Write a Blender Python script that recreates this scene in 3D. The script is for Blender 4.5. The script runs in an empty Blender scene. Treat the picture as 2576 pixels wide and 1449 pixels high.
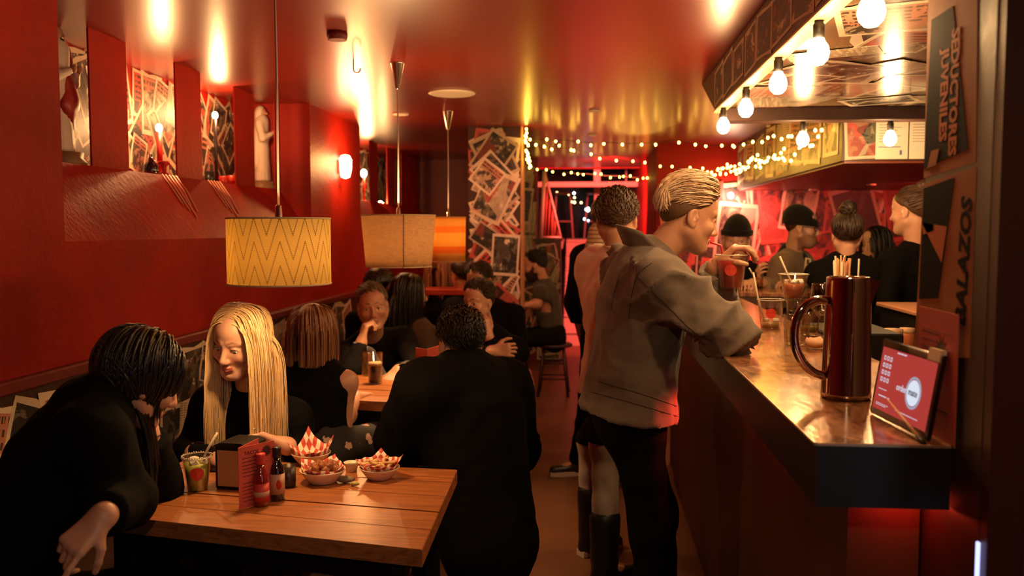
import bpy, math, random
import numpy as np
from mathutils import Vector, Matrix
random.seed(7); np.random.seed(7)
SC = bpy.context.scene
COL = SC.collection
PI = math.pi

# ------------------------------------------------------------------ camera, world, exposure
F_PX = 2200.0
CAM_H = 1.5
PITCH = math.atan(147 / F_PX)
YAW = math.atan(197 / F_PX * math.cos(PITCH))
cam_data = bpy.data.cameras.new('camera')
cam = bpy.data.objects.new('camera', cam_data)
COL.objects.link(cam)
cam.location = (0, 0, CAM_H)
cam.rotation_euler = (PI / 2 - PITCH, 0, YAW)
cam_data.sensor_width = 36.0
cam_data.lens = F_PX / 2576 * 36.0
cam_data.clip_start = 0.05
cam_data.dof.use_dof = True
cam_data.dof.focus_distance = 2.65
cam_data.dof.aperture_fstop = 3.2
SC.camera = cam

world = bpy.data.worlds.new('world')
SC.world = world
world.use_nodes = True
world.node_tree.nodes['Background'].inputs[0].default_value = (0.012, 0.009, 0.012, 1)
world.node_tree.nodes['Background'].inputs[1].default_value = 0.4
SC.view_settings.view_transform = 'Standard'
SC.view_settings.look = 'None'
SC.view_settings.gamma = 1.0
SC.view_settings.exposure = 0.0
SC.view_settings.use_curve_mapping = False
SC.cycles.use_denoising = True
SC.cycles.sample_clamp_indirect = 4.0
SC.cycles.max_bounces = 8
SC.cycles.transparent_max_bounces = 24
SC.cycles.caustics_reflective = False
SC.cycles.caustics_refractive = False

def lamp(kind, name, loc, power, color, radius=0.03, aim=None, **kw):
    d = bpy.data.lights.new(name, kind)
    d.energy = power
    d.color = color
    if kind in ('POINT', 'SPOT'):
        d.shadow_soft_size = radius
    for k, v in kw.items():
        setattr(d, k, v)
    o = bpy.data.objects.new(name, d)
    o.location = loc
    if aim is not None:
        o.rotation_euler = (Vector(aim) - Vector(loc)).to_track_quat('-Z', 'Y').to_euler()
    COL.objects.link(o)
    return o

WARM = (1.0, 0.56, 0.23)
AMBER = (1.0, 0.42, 0.12)
RED = (1.0, 0.06, 0.03)
PINK = (1.0, 0.13, 0.10)
# ceiling spots over the back of the room (red gels) and a warm downlight, then two added fills
lamp('SPOT', 'red_stair_spot', (0.25, 9.4, 2.2), 620, PINK, 0.05, (0.0, 12.2, 1.0), spot_size=1.7, spot_blend=0.6)
lamp('SPOT', 'red_bar_spot', (1.5, 7.7, 1.82), 90, PINK, 0.05, (1.35, 8.3, 1.35), spot_size=2.2, spot_blend=0.8)
lamp('SPOT', 'red_bar_spot', (2.7, 6.6, 1.84), 90, (1.0, .10, .06), 0.05, (2.6, 8.3, 1.3), spot_size=2.2, spot_blend=0.8)
lamp('SPOT', 'red_under_counter_light', (.43, 2.86, .985), 7, RED, .02, (.26, 2.86, .84), spot_size=1.5, spot_blend=1.0)
lamp('SPOT', 'aisle_downlight', (0.02, 5.9, 2.27), 80, (1.0, .36, .2), 0.04, (-.75, 6.75, 1.2), spot_size=1.3, spot_blend=0.7)

lamp('SPOT', 'rear_fill_spot', (0.15, -0.5, 2.26), 46, (1.0, .62, .32), 0.05, (.1, 1.6, .6), spot_size=1.5, spot_blend=0.8)  # unseen fill added behind the camera to lift backs and table edges

lamp('AREA', 'rear_cool_fill', (1.9, -1.3, 1.5), 7, (.72, .80, 1.0), aim=(.6, 1.6, 1.3), shape='RECTANGLE', size=.35, size_y=1.7)  # unseen cool light added for trim and jug highlights; no door is built

# ------------------------------------------------------------------ projection helpers
_th, _ps = PITCH, YAW
FWD = Vector((-math.sin(_ps) * math.cos(_th), math.cos(_ps) * math.cos(_th), -math.sin(_th)))
RGT = Vector((math.cos(_ps), math.sin(_ps), 0))
UPV = RGT.cross(FWD)
EYE = Vector((0, 0, CAM_H))

def at(px, py, X=None, Y=None, Z=None):
    """the point of a world plane (X, Y or Z given) that the photograph shows at px, py"""
    d = FWD * F_PX + RGT * (px - 1288) + UPV * (724.5 - py)
    if X is not None: t = X / d.x
    elif Y is not None: t = Y / d.y
    else: t = (Z - CAM_H) / d.z
    return EYE + d * t

# ------------------------------------------------------------------ object helpers
ORG = {}

def link(o, parent=None):
    COL.objects.link(o)
    if parent is not None:
        o.parent = parent
        ORG[o.name] = ORG.get(parent.name, Vector((0, 0, 0)))
    return o

def tag(o, label=None, cat=None, group=None, kind=None):
    if label: o['label'] = label
    if cat: o['category'] = cat
    if group: o['group'] = group
    if kind: o['kind'] = kind
    return o

def thing(name, label, cat, loc=(0, 0, 0), group=None):
    o = bpy.data.objects.new(name, None)
    o.empty_display_size = 0.05
    COL.objects.link(o)
    o.location = loc
    ORG[o.name] = Vector(loc)
    return tag(o, label, cat, group)

def copy_tree(o, parent=None):
    c = o.copy()
    COL.objects.link(c)
    c.parent = parent
    ORG[c.name] = ORG.get(o.name, Vector((0, 0, 0)))
    for ch in list(o.children):
        copy_tree(ch, c)
    return c

class MB:
    """collects shapes into one mesh"""
    def __init__(self):
        self.v = []; self.f = []; self.mi = []; self.sm = []
    def add(self, verts, faces, mi=0, smooth=False):
        n = len(self.v)
        self.v.extend([tuple(p) for p in verts])
        for f in faces:
            self.f.append([i + n for i in f]); self.mi.append(mi); self.sm.append(smooth)
        return self
    def box(self, lo, hi, mi=0, M=None):
        (a, b, c), (d, e, g) = lo, hi
        vs = [Vector(p) for p in ((a, b, c), (d, b, c), (d, e, c), (a, e, c), (a, b, g), (d, b, g), (d, e, g), (a, e, g))]
        if M is not None: vs = [M @ p for p in vs]
        return self.add(vs, [(0, 3, 2, 1), (4, 5, 6, 7), (0, 1, 5, 4), (1, 2, 6, 5), (2, 3, 7, 6), (3, 0, 4, 7)], mi)
    def bbox(self, lo, hi, r=0.004, mi=0, M=None):
        """box with chamfered edges"""
        lo = Vector(lo); hi = Vector(hi)
        c = (lo + hi) / 2; h = (hi - lo) / 2
        r = min(r, h.x * .9, h.y * .9, h.z * .9)
        idx = {}; vs = []
        for sx in (-1, 1):
            for sy in (-1, 1):
                for sz in (-1, 1):
                    for ax in range(3):
                        p = [sx * (h.x - r), sy * (h.y - r), sz * (h.z - r)]
                        p[ax] = (sx, sy, sz)[ax] * h[ax]
                        idx[(sx, sy, sz, ax)] = len(vs)
                        q = c + Vector(p)
                        vs.append(M @ q if M is not None else q)
        fs = []
        for ax in range(3):
            o1, o2 = [i for i in range(3) if i != ax]
            for s in (-1, 1):
                q = []
                for (u, w) in ((-1, -1), (1, -1), (1, 1), (-1, 1)):
                    k = [0, 0, 0]; k[ax] = s; k[o1] = u; k[o2] = w
                    q.append(idx[(*k, ax)])
                flip = (s < 0) != (ax == 1)
                fs.append(q[::-1] if flip else q)
            for u in (-1, 1):
                for w in (-1, 1):
                    k1 = [0, 0, 0]; k1[ax] = -1; k1[o1] = u; k1[o2] = w
                    k2 = list(k1); k2[ax] = 1
                    q = [idx[(*k1, o1)], idx[(*k2, o1)], idx[(*k2, o2)], idx[(*k1, o2)]]
                    fs.append(q)
        for sx in (-1, 1):
            for sy in (-1, 1):
                for sz in (-1, 1):
                    fs.append([idx[(sx, sy, sz, a)] for a in range(3)])
        # orient outwards
        out = []
        for f in fs:
            ps = [vs[i] for i in f]
            n = (ps[1] - ps[0]).cross(ps[2] - ps[0])
            cc = sum(ps, Vector()) / len(ps)
            ctr = M @ c if M is not None else c
            out.append(f if n.dot(cc - ctr) > 0 else f[::-1])
        return self.add(vs, out, mi)
    def prism(self, poly, a, b, axis=2, mi=0):
        """polygon given in the two other axes, swept from a to b along axis"""
        def mk(u, w, t):
            p = [u, w]; p.insert(axis, t); return p
        n = len(poly)
        vs = [mk(u, w, a) for u, w in poly] + [mk(u, w, b) for u, w in poly]
        fs = [list(range(n))[::-1], list(range(n, 2 * n))] + [(i, (i + 1) % n, (i + 1) % n + n, i + n) for i in range(n)]
        if axis == 1: fs = [list(f)[::-1] for f in fs]
        return self.add(vs, fs, mi)
    def lathe(self, prof, seg=24, c=(0, 0, 0), mi=0, smooth=True, closed=False, sx=1, sy=1):
        c = Vector(c); vs = []; fs = []
        for (r, z) in prof:
            for k in range(seg):
                a = 2 * PI * k / seg
                vs.append(c + Vector((r * math.cos(a) * sx, r * math.sin(a) * sy, z)))
        m = len(prof)
        for i in range(m - 1 + (1 if closed else 0)):
            j = (i + 1) % m
            for k in range(seg):
                l = (k + 1) % seg
                fs.append((i * seg + k, i * seg + l, j * seg + l, j * seg + k))
        if not closed:
            if prof[0][0] > 1e-6: fs.append(list(range(seg))[::-1])
            if prof[-1][0] > 1e-6: fs.append([(m - 1) * seg + k for k in range(seg)])
        return self.add(vs, fs, mi, smooth)
    def tube(self, pts, r, seg=8, mi=0, smooth=True, cap=True, flat=1.0):
        pts = [Vector(p) for p in pts]
        n = len(pts)
        rs = r if isinstance(r, (list, tuple)) else [r] * n
        vs = []; fs = []
        t0 = (pts[1] - pts[0]).normalized()
        ref = Vector((0, 0, 1)) if abs(t0.z) < .9 else Vector((1, 0, 0))
        u = t0.cross(ref).normalized()
        for i, p in enumerate(pts):
            t = (pts[min(i + 1, n - 1)] - pts[max(i - 1, 0)])
            t = t.normalized() if t.length > 1e-9 else t0
            u = (u - t * u.dot(t)).normalized()
            w = t.cross(u)
            for k in range(seg):
                a = 2 * PI * k / seg
                vs.append(p + (u * math.cos(a) + w * math.sin(a) * flat) * rs[i])
        for i in range(n - 1):
            for k in range(seg):
                l = (k + 1) % seg
                fs.append((i * seg + k, i * seg + l, (i + 1) * seg + l, (i + 1) * seg + k))
        if cap:
            fs.append(list(range(seg))[::-1]); fs.append([(n - 1) * seg + k for k in range(seg)])
        return self.add(vs, fs, mi, smooth)
    def ball(self, c, r, seg=12, rings=8, mi=0, sc=(1, 1, 1)):
        c = Vector(c); vs = [c + Vector((0, 0, -r * sc[2]))]; fs = []
        for i in range(1, rings):
            a = -PI / 2 + PI * i / rings
            for k in range(seg):
                b = 2 * PI * k / seg
                vs.append(c + Vector((r * math.cos(a) * math.cos(b) * sc[0], r * math.cos(a) * math.sin(b) * sc[1], r * math.sin(a) * sc[2])))
        vs.append(c + Vector((0, 0, r * sc[2])))
        for k in range(seg):
            fs.append((0, 1 + (k + 1) % seg, 1 + k))
            fs.append((len(vs) - 1, 1 + (rings - 2) * seg + k, 1 + (rings - 2) * seg + (k + 1) % seg))
        for i in range(rings - 2):
            for k in range(seg):
                l = (k + 1) % seg
                fs.append((1 + i * seg + k, 1 + i * seg + l, 1 + (i + 1) * seg + l, 1 + (i + 1) * seg + k))
        return self.add(vs, fs, mi, True)
    def mesh(self, name, org=Vector((0, 0, 0))):
        me = bpy.data.meshes.new(name)
        me.from_pydata([(x - org.x, y - org.y, z - org.z) for x, y, z in self.v], [], self.f)
        me.polygons.foreach_set('material_index', self.mi)
        me.polygons.foreach_set('use_smooth', self.sm)
        me.update()
        return me
    def build(self, name, mats, parent=None, local=False):
        org = ORG.get(parent.name, Vector((0, 0, 0))) if parent is not None and not local else Vector((0, 0, 0))
        me = self.mesh(name, org)
        for m in (mats if isinstance(mats, (list, tuple)) else [mats]):
            me.materials.append(m)
        return link(bpy.data.objects.new(name, me), parent)

def frame(origin, xd, yd):
    """matrix with columns xd, yd, xd x yd"""
    x = Vector(xd).normalized(); z = x.cross(Vector(yd)).normalized(); y = z.cross(x)
    M = Matrix((x, y, z)).transposed().to_4x4()
    M.translation = Vector(origin)
    return M

def text_mesh(s, size, M, name, mat, parent, fat=0.0, depth=0.0008, shear=0.0, sx=1.0, spacing=1.0, align='CENTER'):
    cu = bpy.data.curves.new('letters', 'FONT')
    cu.body = s; cu.size = size; cu.extrude = depth; cu.offset = fat; cu.shear = shear
    cu.align_x = align; cu.align_y = 'CENTER'; cu.space_character = spacing; cu.resolution_u = 2
    o = bpy.data.objects.new('letters', cu)
    COL.objects.link(o)
    bpy.context.view_layer.update()
    me = bpy.data.meshes.new_from_object(o.evaluated_get(bpy.context.evaluated_depsgraph_get()))
    bpy.data.objects.remove(o); bpy.data.curves.remove(cu)
    me.name = name
    org = ORG.get(parent.name, Vector((0, 0, 0))) if parent is not None else Vector((0, 0, 0))
    me.transform(Matrix.Translation(-org) @ M @ Matrix.Diagonal((sx, 1, 1, 1)))
    me.materials.clear(); me.materials.append(mat)
    return link(bpy.data.objects.new(name, me), parent)

# ------------------------------------------------------------------ materials
class X:
    """a socket with arithmetic, for short node expressions"""
    nt = None
    def __init__(s, k): s.k = k
    @staticmethod
    def op(o, *a):
        n = X.nt.nodes.new('ShaderNodeMath'); n.operation = o
        for i, q in enumerate(a):
            if isinstance(q, X): X.nt.links.new(q.k, n.inputs[i])
            else: n.inputs[i].default_value = q
        return X(n.outputs[0])
    def __add__(s, o): return X.op('ADD', s, o)
    __radd__ = __add__
    def __sub__(s, o): return X.op('SUBTRACT', s, o)
    def __rsub__(s, o): return X.op('SUBTRACT', o, s)
    def __mul__(s, o): return X.op('MULTIPLY', s, o)
    __rmul__ = __mul__
    def __truediv__(s, o): return X.op('DIVIDE', s, o)
    def __lt__(s, o): return X.op('LESS_THAN', s, o)
    def __gt__(s, o): return X.op('GREATER_THAN', s, o)
    def abs(s): return X.op('ABSOLUTE', s)
    def fract(s): return X.op('FRACT', s)
    def floor(s): return X.op('FLOOR', s)
    def max(s, o): return X.op('MAXIMUM', s, o)
    def min(s, o): return X.op('MINIMUM', s, o)

def nodes(m):
    m.use_nodes = True
    nt = m.node_tree
    X.nt = nt
    return nt, nt.nodes.get('Principled BSDF')

def mixc(a, b, f):
    n = X.nt.nodes.new('ShaderNodeMix'); n.data_type = 'RGBA'
    for key, q in ((6, a), (7, b)):
        if isinstance(q, X): X.nt.links.new(q.k, n.inputs[key])
        else: n.inputs[key].default_value = (*q[:3], 1)
    if isinstance(f, X): X.nt.links.new(f.k, n.inputs[0])
    else: n.inputs[0].default_value = f
    return X(n.outputs[2])

def coords(kind='Object'):
    n = X.nt.nodes.new('ShaderNodeTexCoord')
    return n.outputs[kind]

def xyz(sock):
    n = X.nt.nodes.new('ShaderNodeSeparateXYZ'); X.nt.links.new(sock, n.inputs[0])
    return [X(q) for q in n.outputs]

def mapping(sock, scale=(1, 1, 1), loc=(0, 0, 0), rot=(0, 0, 0)):
    n = X.nt.nodes.new('ShaderNodeMapping')
    X.nt.links.new(sock, n.inputs[0])
    n.inputs['Scale'].default_value = scale; n.inputs['Location'].default_value = loc; n.inputs['Rotation'].default_value = rot
    return n.outputs[0]

def noise(vec, scale=5, detail=3, rough=.5, w=None, dist=0):
    n = X.nt.nodes.new('ShaderNodeTexNoise')
    n.inputs['Scale'].default_value = scale; n.inputs['Detail'].default_value = detail
    n.inputs['Roughness'].default_value = rough; n.inputs['Distortion'].default_value = dist
    if vec is not None: X.nt.links.new(vec, n.inputs['Vector'])
    if w is not None:
        n.noise_dimensions = '4D'; X.nt.links.new(w.k, n.inputs['W'])
    return X(n.outputs[0])

def ramp(f, stops, const=False):
    n = X.nt.nodes.new('ShaderNodeValToRGB')
    cr = n.color_ramp
    cr.interpolation = 'CONSTANT' if const else 'LINEAR'
    while len(cr.elements) < len(stops): cr.elements.new(0.5)
    for e, (p, c) in zip(cr.elements, stops):
        e.position = p; e.color = (*c[:3], 1)
    X.nt.links.new(f.k, n.inputs[0])
    return X(n.outputs[0])

def bump(b, h, strength=.3, dist=.01):
    n = X.nt.nodes.new('ShaderNodeBump')
    n.inputs['Strength'].default_value = strength; n.inputs['Distance'].default_value = dist
    X.nt.links.new(h.k, n.inputs['Height']); X.nt.links.new(n.outputs[0], b.inputs['Normal'])

def setc(b, c, key='Base Color'):
    if isinstance(c, X): X.nt.links.new(c.k, b.inputs[key])
    else: b.inputs[key].default_value = (*c[:3], 1)

def mat(name, color, rough=.6, metal=0, spec=.5, coat=0, emit=None, es=0, trans=0, bump_s=0, bump_scale=60, var=0, sheen=0):
    m = bpy.data.materials.new(name)
    nt, b = nodes(m)
    b.inputs['Roughness'].default_value = rough
    b.inputs['Metallic'].default_value = metal
    b.inputs['Specular IOR Level'].default_value = spec
    b.inputs['Coat Weight'].default_value = coat
    b.inputs['Coat Roughness'].default_value = .08
    b.inputs['Transmission Weight'].default_value = trans
    if sheen:
        b.inputs['Sheen Weight'].default_value = sheen
    if emit:
        b.inputs['Emission Color'].default_value = (*emit, 1); b.inputs['Emission Strength'].default_value = es
    if bump_s or var:
        nz = noise(coords(), bump_scale, 4, .6)
        if var: setc(b, mixc([c * (1 - var) for c in color], [min(1, c * (1 + var)) for c in color], nz))
        else: setc(b, color)
        if bump_s: bump(b, nz, bump_s, .004)
    else:
        setc(b, color)
    return m

def emit_mat(name, color, strength):
    m = bpy.data.materials.new(name)
    m.use_nodes = True
    nt = m.node_tree
    nt.nodes.clear()
    e = nt.nodes.new('ShaderNodeEmission'); o = nt.nodes.new('ShaderNodeOutputMaterial')
    e.inputs[0].default_value = (*color, 1); e.inputs[1].default_value = strength
    nt.links.new(e.outputs[0], o.inputs[0])
    return m

def clear_mat(name, tint=(.93, .93, .92), rough=.04, ior=1.4, boost=1.0):
    m = bpy.data.materials.new(name)
    m.use_nodes = True
    nt = m.node_tree; X.nt = nt
    nt.nodes.clear()
    o = nt.nodes.new('ShaderNodeOutputMaterial'); mx = nt.nodes.new('ShaderNodeMixShader')
    t = nt.nodes.new('ShaderNodeBsdfTransparent'); g = nt.nodes.new('ShaderNodeBsdfGlossy'); fr = nt.nodes.new('ShaderNodeLayerWeight')
    t.inputs[0].default_value = (*tint, 1); g.inputs['Roughness'].default_value = rough
    f = X.op('POWER', X(fr.outputs['Facing']), 3.0) * .75 + .05
    nt.links.new(f.k, mx.inputs[0]); nt.links.new(t.outputs[0], mx.inputs[1]); nt.links.new(g.outputs[0], mx.inputs[2])
    nt.links.new(mx.outputs[0], o.inputs[0])
    return m

def plaster(name, c1, c2, rough, bs=.25, coat=0, scale=3, blot=None, spec=.5):
    m = bpy.data.materials.new(name)
    nt, b = nodes(m)
    co = coords()
    n1 = noise(co, scale, 6, .65)
    c = mixc(c1, c2, n1)
    if blot:
        c = mixc(c, blot, (noise(co, 1.3, 5, .6) - .5).max(0) * 2.2)
    setc(b, c)
    b.inputs['Roughness'].default_value = rough
    b.inputs['Coat Weight'].default_value = coat
    b.inputs['Coat Roughness'].default_value = .22
    b.inputs['Specular IOR Level'].default_value = spec
    bump(b, noise(co, 38, 5, .6) + noise(co, 6, 3) * .8, bs, .006)
    return m

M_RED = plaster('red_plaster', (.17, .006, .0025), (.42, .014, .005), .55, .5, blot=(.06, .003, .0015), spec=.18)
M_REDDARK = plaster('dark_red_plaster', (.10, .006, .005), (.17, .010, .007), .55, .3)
M_CEIL = plaster('glossy_red_ceiling_paint', (.16, .010, .004), (.20, .012, .005), .33, .03, coat=.35, scale=2)
M_FLOOR = plaster('worn_brown_floor', (.10, .040, .018), (.20, .080, .036), .42, .15, scale=2.2, blot=(.04, .016, .010))
M_BLACKPAINT = mat('black_paint', (.006, .005, .005), .55, spec=.3)
M_DARKWOOD = mat('dark_brown_wood', (.035, .012, .007), .5, bump_s=.2, bump_scale=20, var=.3)

def wood(name, c1, c2, c3, rough=.4, axis=0, coat=0.0):
    m = bpy.data.materials.new(name)
    nt, b = nodes(m)
    sc = [14, 14, 14]; sc[axis] = 0.9
    r = X.nt.nodes.new('ShaderNodeObjectInfo')
    rv = X(r.outputs['Random'])
    g = noise(mapping(coords(), sc), 4.0, 8, .72, w=rv * 37, dist=1.6)
    c = ramp(g, [(.30, c1), (.42, [q * .62 for q in c2]), (.5, c2), (.68, c3)])
    c = mixc(c, [q * .6 for q in c2], rv * .5)
    setc(b, c)
    b.inputs['Roughness'].default_value = rough
    b.inputs['Coat Weight'].default_value = coat
    b.inputs['Coat Roughness'].default_value = .2
    bump(b, g, .25, .003)
    return m
M_TABLE = wood('oiled_table_wood', (.10, .028, .008), (.40, .135, .038), (.56, .22, .068), .38, 0, .15)
M_STEP = mat('stair_paint', (.62, .40, .34), .55, bump_s=.2, bump_scale=12, var=.15)

def bar_mat():
    """copper-brown sheet top with worn swirls under a varnish"""
    m = bpy.data.materials.new('varnished_copper_bar_top')
    nt, b = nodes(m)
    co = coords()
    a = noise(mapping(co, (3, 1.6, 1)), 4.5, 8, .75, dist=2.2)
    c = ramp(a, [(.36, (.09, .030, .014)), (.48, (.30, .12, .055)), (.56, (.46, .21, .10)), (.68, (.66, .36, .19))])
    setc(b, c)
    b.inputs['Metallic'].default_value = .35
    rr = noise(co, 9, 5, .7)
    nt.links.new((rr * .34 + .06).k, b.inputs['Roughness'])
    b.inputs['Coat Weight'].default_value = .45
    b.inputs['Coat Roughness'].default_value = .10
    bump(b, noise(mapping(co, (3, 1, 1)), 12, 4, .6), .22, .005)
    return m
M_BAR = bar_mat()

# posters ----------------------------------------------------------
def poster_mat(name, paper, dark, mid, accent, style):
    m = bpy.data.materials.new(name)
    nt, b = nodes(m)
    ob = coords('Object')
    x, y, z = xyz(ob)
    rv = X(X.nt.nodes.new('ShaderNodeObjectInfo').outputs['Random'])
    w = rv * 83
    n = noise(ob, 3.2, 4, .62, w=w, dist=.8)
    pic = ramp(n, [(0, dark), (.42, dark), (.50, mid), (.60, paper)], True)
    n2 = noise(ob, 1.7, 2, .5, w=w + 9)
    pic = mixc(pic, accent, (n2 > .60) * .85)
    edge = (x.abs().max(y.abs())) > .43
    if style == 'photo':
        c = mixc(pic, paper, edge)
    elif style == 'title':
        lines = (((y * 9 + rv * 3).fract() > .42) * ((noise(mapping(ob, (22, 4, 1)), 1.0, 1, .5, w=w)) > .46))
        band = (y > (rv * .5 - .25))
        c = mixc(pic, mixc(accent, dark, lines), band)
        c = mixc(c, paper, edge)
    elif style == 'news':
        lines = ((y * 22).fract() > .5) * (noise(mapping(ob, (26, 3, 1)), 1.0, 1, .5, w=w) > .45) * ((x * 2.02 + .5).fract() > .08)
        c = mixc(paper, dark, lines * .8)
        c = mixc(c, pic, (y < (rv * .6 - .45)))
    else:
        v = X.nt.nodes.new('ShaderNodeTexVoronoi'); v.inputs['Scale'].default_value = 2.6
        X.nt.links.new(mapping(ob, (1, 1, 1)), v.inputs['Vector'])
        v.voronoi_dimensions = '4D'; X.nt.links.new(w.k, v.inputs['W'])
        hs = X.nt.nodes.new('ShaderNodeSeparateColor'); X.nt.links.new(v.outputs['Color'], hs.inputs[0])
        c = ramp(X(hs.outputs[0]), [(0, dark), (.25, accent), (.5, paper), (.72, mid), (.86, dark)], True)
        c = mixc(c, pic, .45)
        c = mixc(c, paper, edge)
    c = mixc(c, [q * .4 for q in mid], (noise(ob, 4, 4, .6, w=w + 3) - .55).max(0) * 2)
    setc(b, c)
    b.inputs['Roughness'].default_value = .5
    return m

PAPER = (.62, .50, .36)
POSTERS = [
    poster_mat('photo_print_poster', (.60, .50, .38), (.012, .010, .009), (.10, .085, .065), (.05, .04, .03), 'photo'),
    poster_mat('title_print_poster', (.58, .46, .33), (.02, .012, .010), (.26, .17, .10), (.50, .05, .04), 'title'),
    poster_mat('newsprint_poster', (.55, .45, .32), (.03, .022, .018), (.22, .16, .10), (.35, .12, .07), 'news'),
    poster_mat('colour_print_poster', (.56, .45, .32), (.02, .018, .015), (.20, .19, .11), (.45, .07, .05), 'comic'),
    poster_mat('dark_film_poster', (.40, .31, .22), (.008, .006, .006), (.05, .035, .028), (.16, .03, .02), 'photo'),
    poster_mat('faded_print_poster', (.66, .56, .42), (.05, .04, .03), (.38, .29, .19), (.48, .20, .13), 'title'),
    poster_mat('red_film_poster', (.40, .075, .055), (.012, .006, .006), (.17, .03, .022), (.50, .10, .08), 'comic'),
    poster_mat('red_photo_poster', (.30, .05, .04), (.010, .006, .006), (.13, .03, .022), (.40, .05, .04), 'photo'),
]

def poster_meshes():
    rnd = random.Random(3)
    out = []
    for mi, m in enumerate(POSTERS):
        row = []
        for k in range(5):
            pts = []
            base = [(-.5, -.5), (.5, -.5), (.5, .5), (-.5, .5)]
            for i, (u, w) in enumerate(base):
                pts.append((u + (0 if k < 3 else rnd.uniform(-.04, .04)), w + (0 if k < 3 else rnd.uniform(-.04, .04))))
                if k >= 2:
                    u2, w2 = base[(i + 1) % 4]
                    for t in (.35, .68):
                        j = .035 if k > 2 else .012
                        pts.append((u + (u2 - u) * t + rnd.uniform(-j, j), w + (w2 - w) * t + rnd.uniform(-j, j)))
            b = MB().prism(pts, -.5, .5, 2)
            me = b.mesh('poster'); me.materials.append(m)
            row.append(me)
        out.append(row)
    return out
PMESH = poster_meshes()

def poster(parent, c, xd, yd, w, h, rot=0, lift=0.0, mi=None, rnd=random, thick=.0012):
    """one sheet pasted on a wall; xd, yd span the wall, xd x yd points into the room"""
    if mi is None: mi = rnd.randrange(len(PMESH))
    M = frame(c, xd, yd)
    nrm = M.to_3x3() @ Vector((0, 0, 1))
    o = bpy.data.objects.new('poster', PMESH[mi][rnd.randrange(5)])
    M = M @ Matrix.Rotation(rot, 4, 'Z') @ Matrix.Diagonal((w, h, thick, 1))
    M.translation = Vector(c) + nrm * (lift + thick / 2)
    COL.objects.link(o)
    o.parent = parent
    o.matrix_local = Matrix.Translation(-ORG.get(parent.name, Vector((0, 0, 0)))) @ M
    return o

def collage(parent, origin, xd, yd, W, H, n, smin, smax, seed, mis=None, lift0=.0006, rot=.5, inset=True):
    """n overlapping sheets over a W x H field; every sheet lies a hair above the one before"""
    rnd = random.Random(seed)
    origin = Vector(origin); xd = Vector(xd).normalized(); yd = Vector(yd).normalized()
    cols = max(1, round(math.sqrt(n * W / H))); rows = max(1, math.ceil(n / cols))
    cells = [(i, j) for i in range(cols) for j in range(rows)]
    rnd.shuffle(cells)
    for k, (i, j) in enumerate(cells):
        w = rnd.uniform(smin, smax); h = w * rnd.choice((1.4, 1.3, .75, 1.0, 1.5))
        a = rnd.uniform(-rot, rot)
        u = (i + rnd.uniform(.2, .8)) / cols * W; v = (j + rnd.uniform(.2, .8)) / rows * H
        ew = (abs(w * math.cos(a)) + abs(h * math.sin(a))) / 2; eh = (abs(h * math.cos(a)) + abs(w * math.sin(a))) / 2
        if inset:
            if 2 * ew > W or 2 * eh > H:
                s = min(W / (2 * ew), H / (2 * eh), 1) * .98
                w *= s; h *= s; ew *= s; eh *= s
            u = min(max(u, ew), W - ew); v = min(max(v, eh), H - eh)
        poster(parent, origin + xd * u + yd * v, xd, yd, w, h, a, lift0 + k * .00022, rnd.choice(mis) if mis else None, rnd, .0012)
# ================================================================== THE ROOM
CEIL = 2.29
XW, XN = -1.76, -1.965            # left wall plane, plane of the niche piers
def struct(name, mb, m, label=None):
    o = mb.build(name, m)
    return tag(o, label, None, None, 'structure')

fl = struct('floor', MB().box((-2.6, -1.6, -.1), (4.2, 14.0, 0)), M_FLOOR, 'worn brown concrete floor of the aisle')
ce = struct('ceiling', MB().box((-2.6, -1.6, CEIL), (4.2, 11.3, CEIL + .1)), M_CEIL, 'low glossy dark red ceiling')

# left wall with its two recesses and seven niches
N1 = [(2.90, 3.325), (3.605, 4.045), (4.316, 4.74), (5.017, 5.36)]
N2 = [(6.80, at(931, 450, X=XN).y), (at(950, 450, X=XN).y, at(974, 450, X=XN).y), (at(992, 450, X=XN).y, at(1010, 450, X=XN).y)]
wl = MB()
wl.box((-2.4, -1.6, 0), (XW, 2.80, CEIL))
wl.box((-2.4, 2.80, 0), (XW, 5.42, 1.46))
wl.prism([(-2.4, 1.46), (XW, 1.46), (XN, 1.752), (-2.4, 1.752)], 2.80, 5.42, 1)
wl.box((-2.4, 5.42, 0), (XW, 6.62, CEIL))
wl.box((-2.4, 6.62, 0), (XW, 9.87, 1.46))
wl.prism([(-2.4, 1.46), (XW, 1.46), (XN, 1.752), (-2.4, 1.752)], 6.62, 9.87, 1)
for ns, a, e in ((N1, 2.80, 5.42), (N2, 6.62, 9.87)):
    ys = [a] + [q for n in ns for q in n] + [e]
    for i in range(0, len(ys), 2):
        if ys[i + 1] - ys[i] > .001:
            wl.box((XN - .008, ys[i], 1.752), (XN, ys[i + 1], CEIL))
    wl.box((-2.45, a - .1, 1.70), (-2.225, e + .1, CEIL))
left = struct('wall_left', wl, M_RED, 'rough red plaster wall with sloped recesses and niches')
rnd = random.Random(40); k = 0
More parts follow.
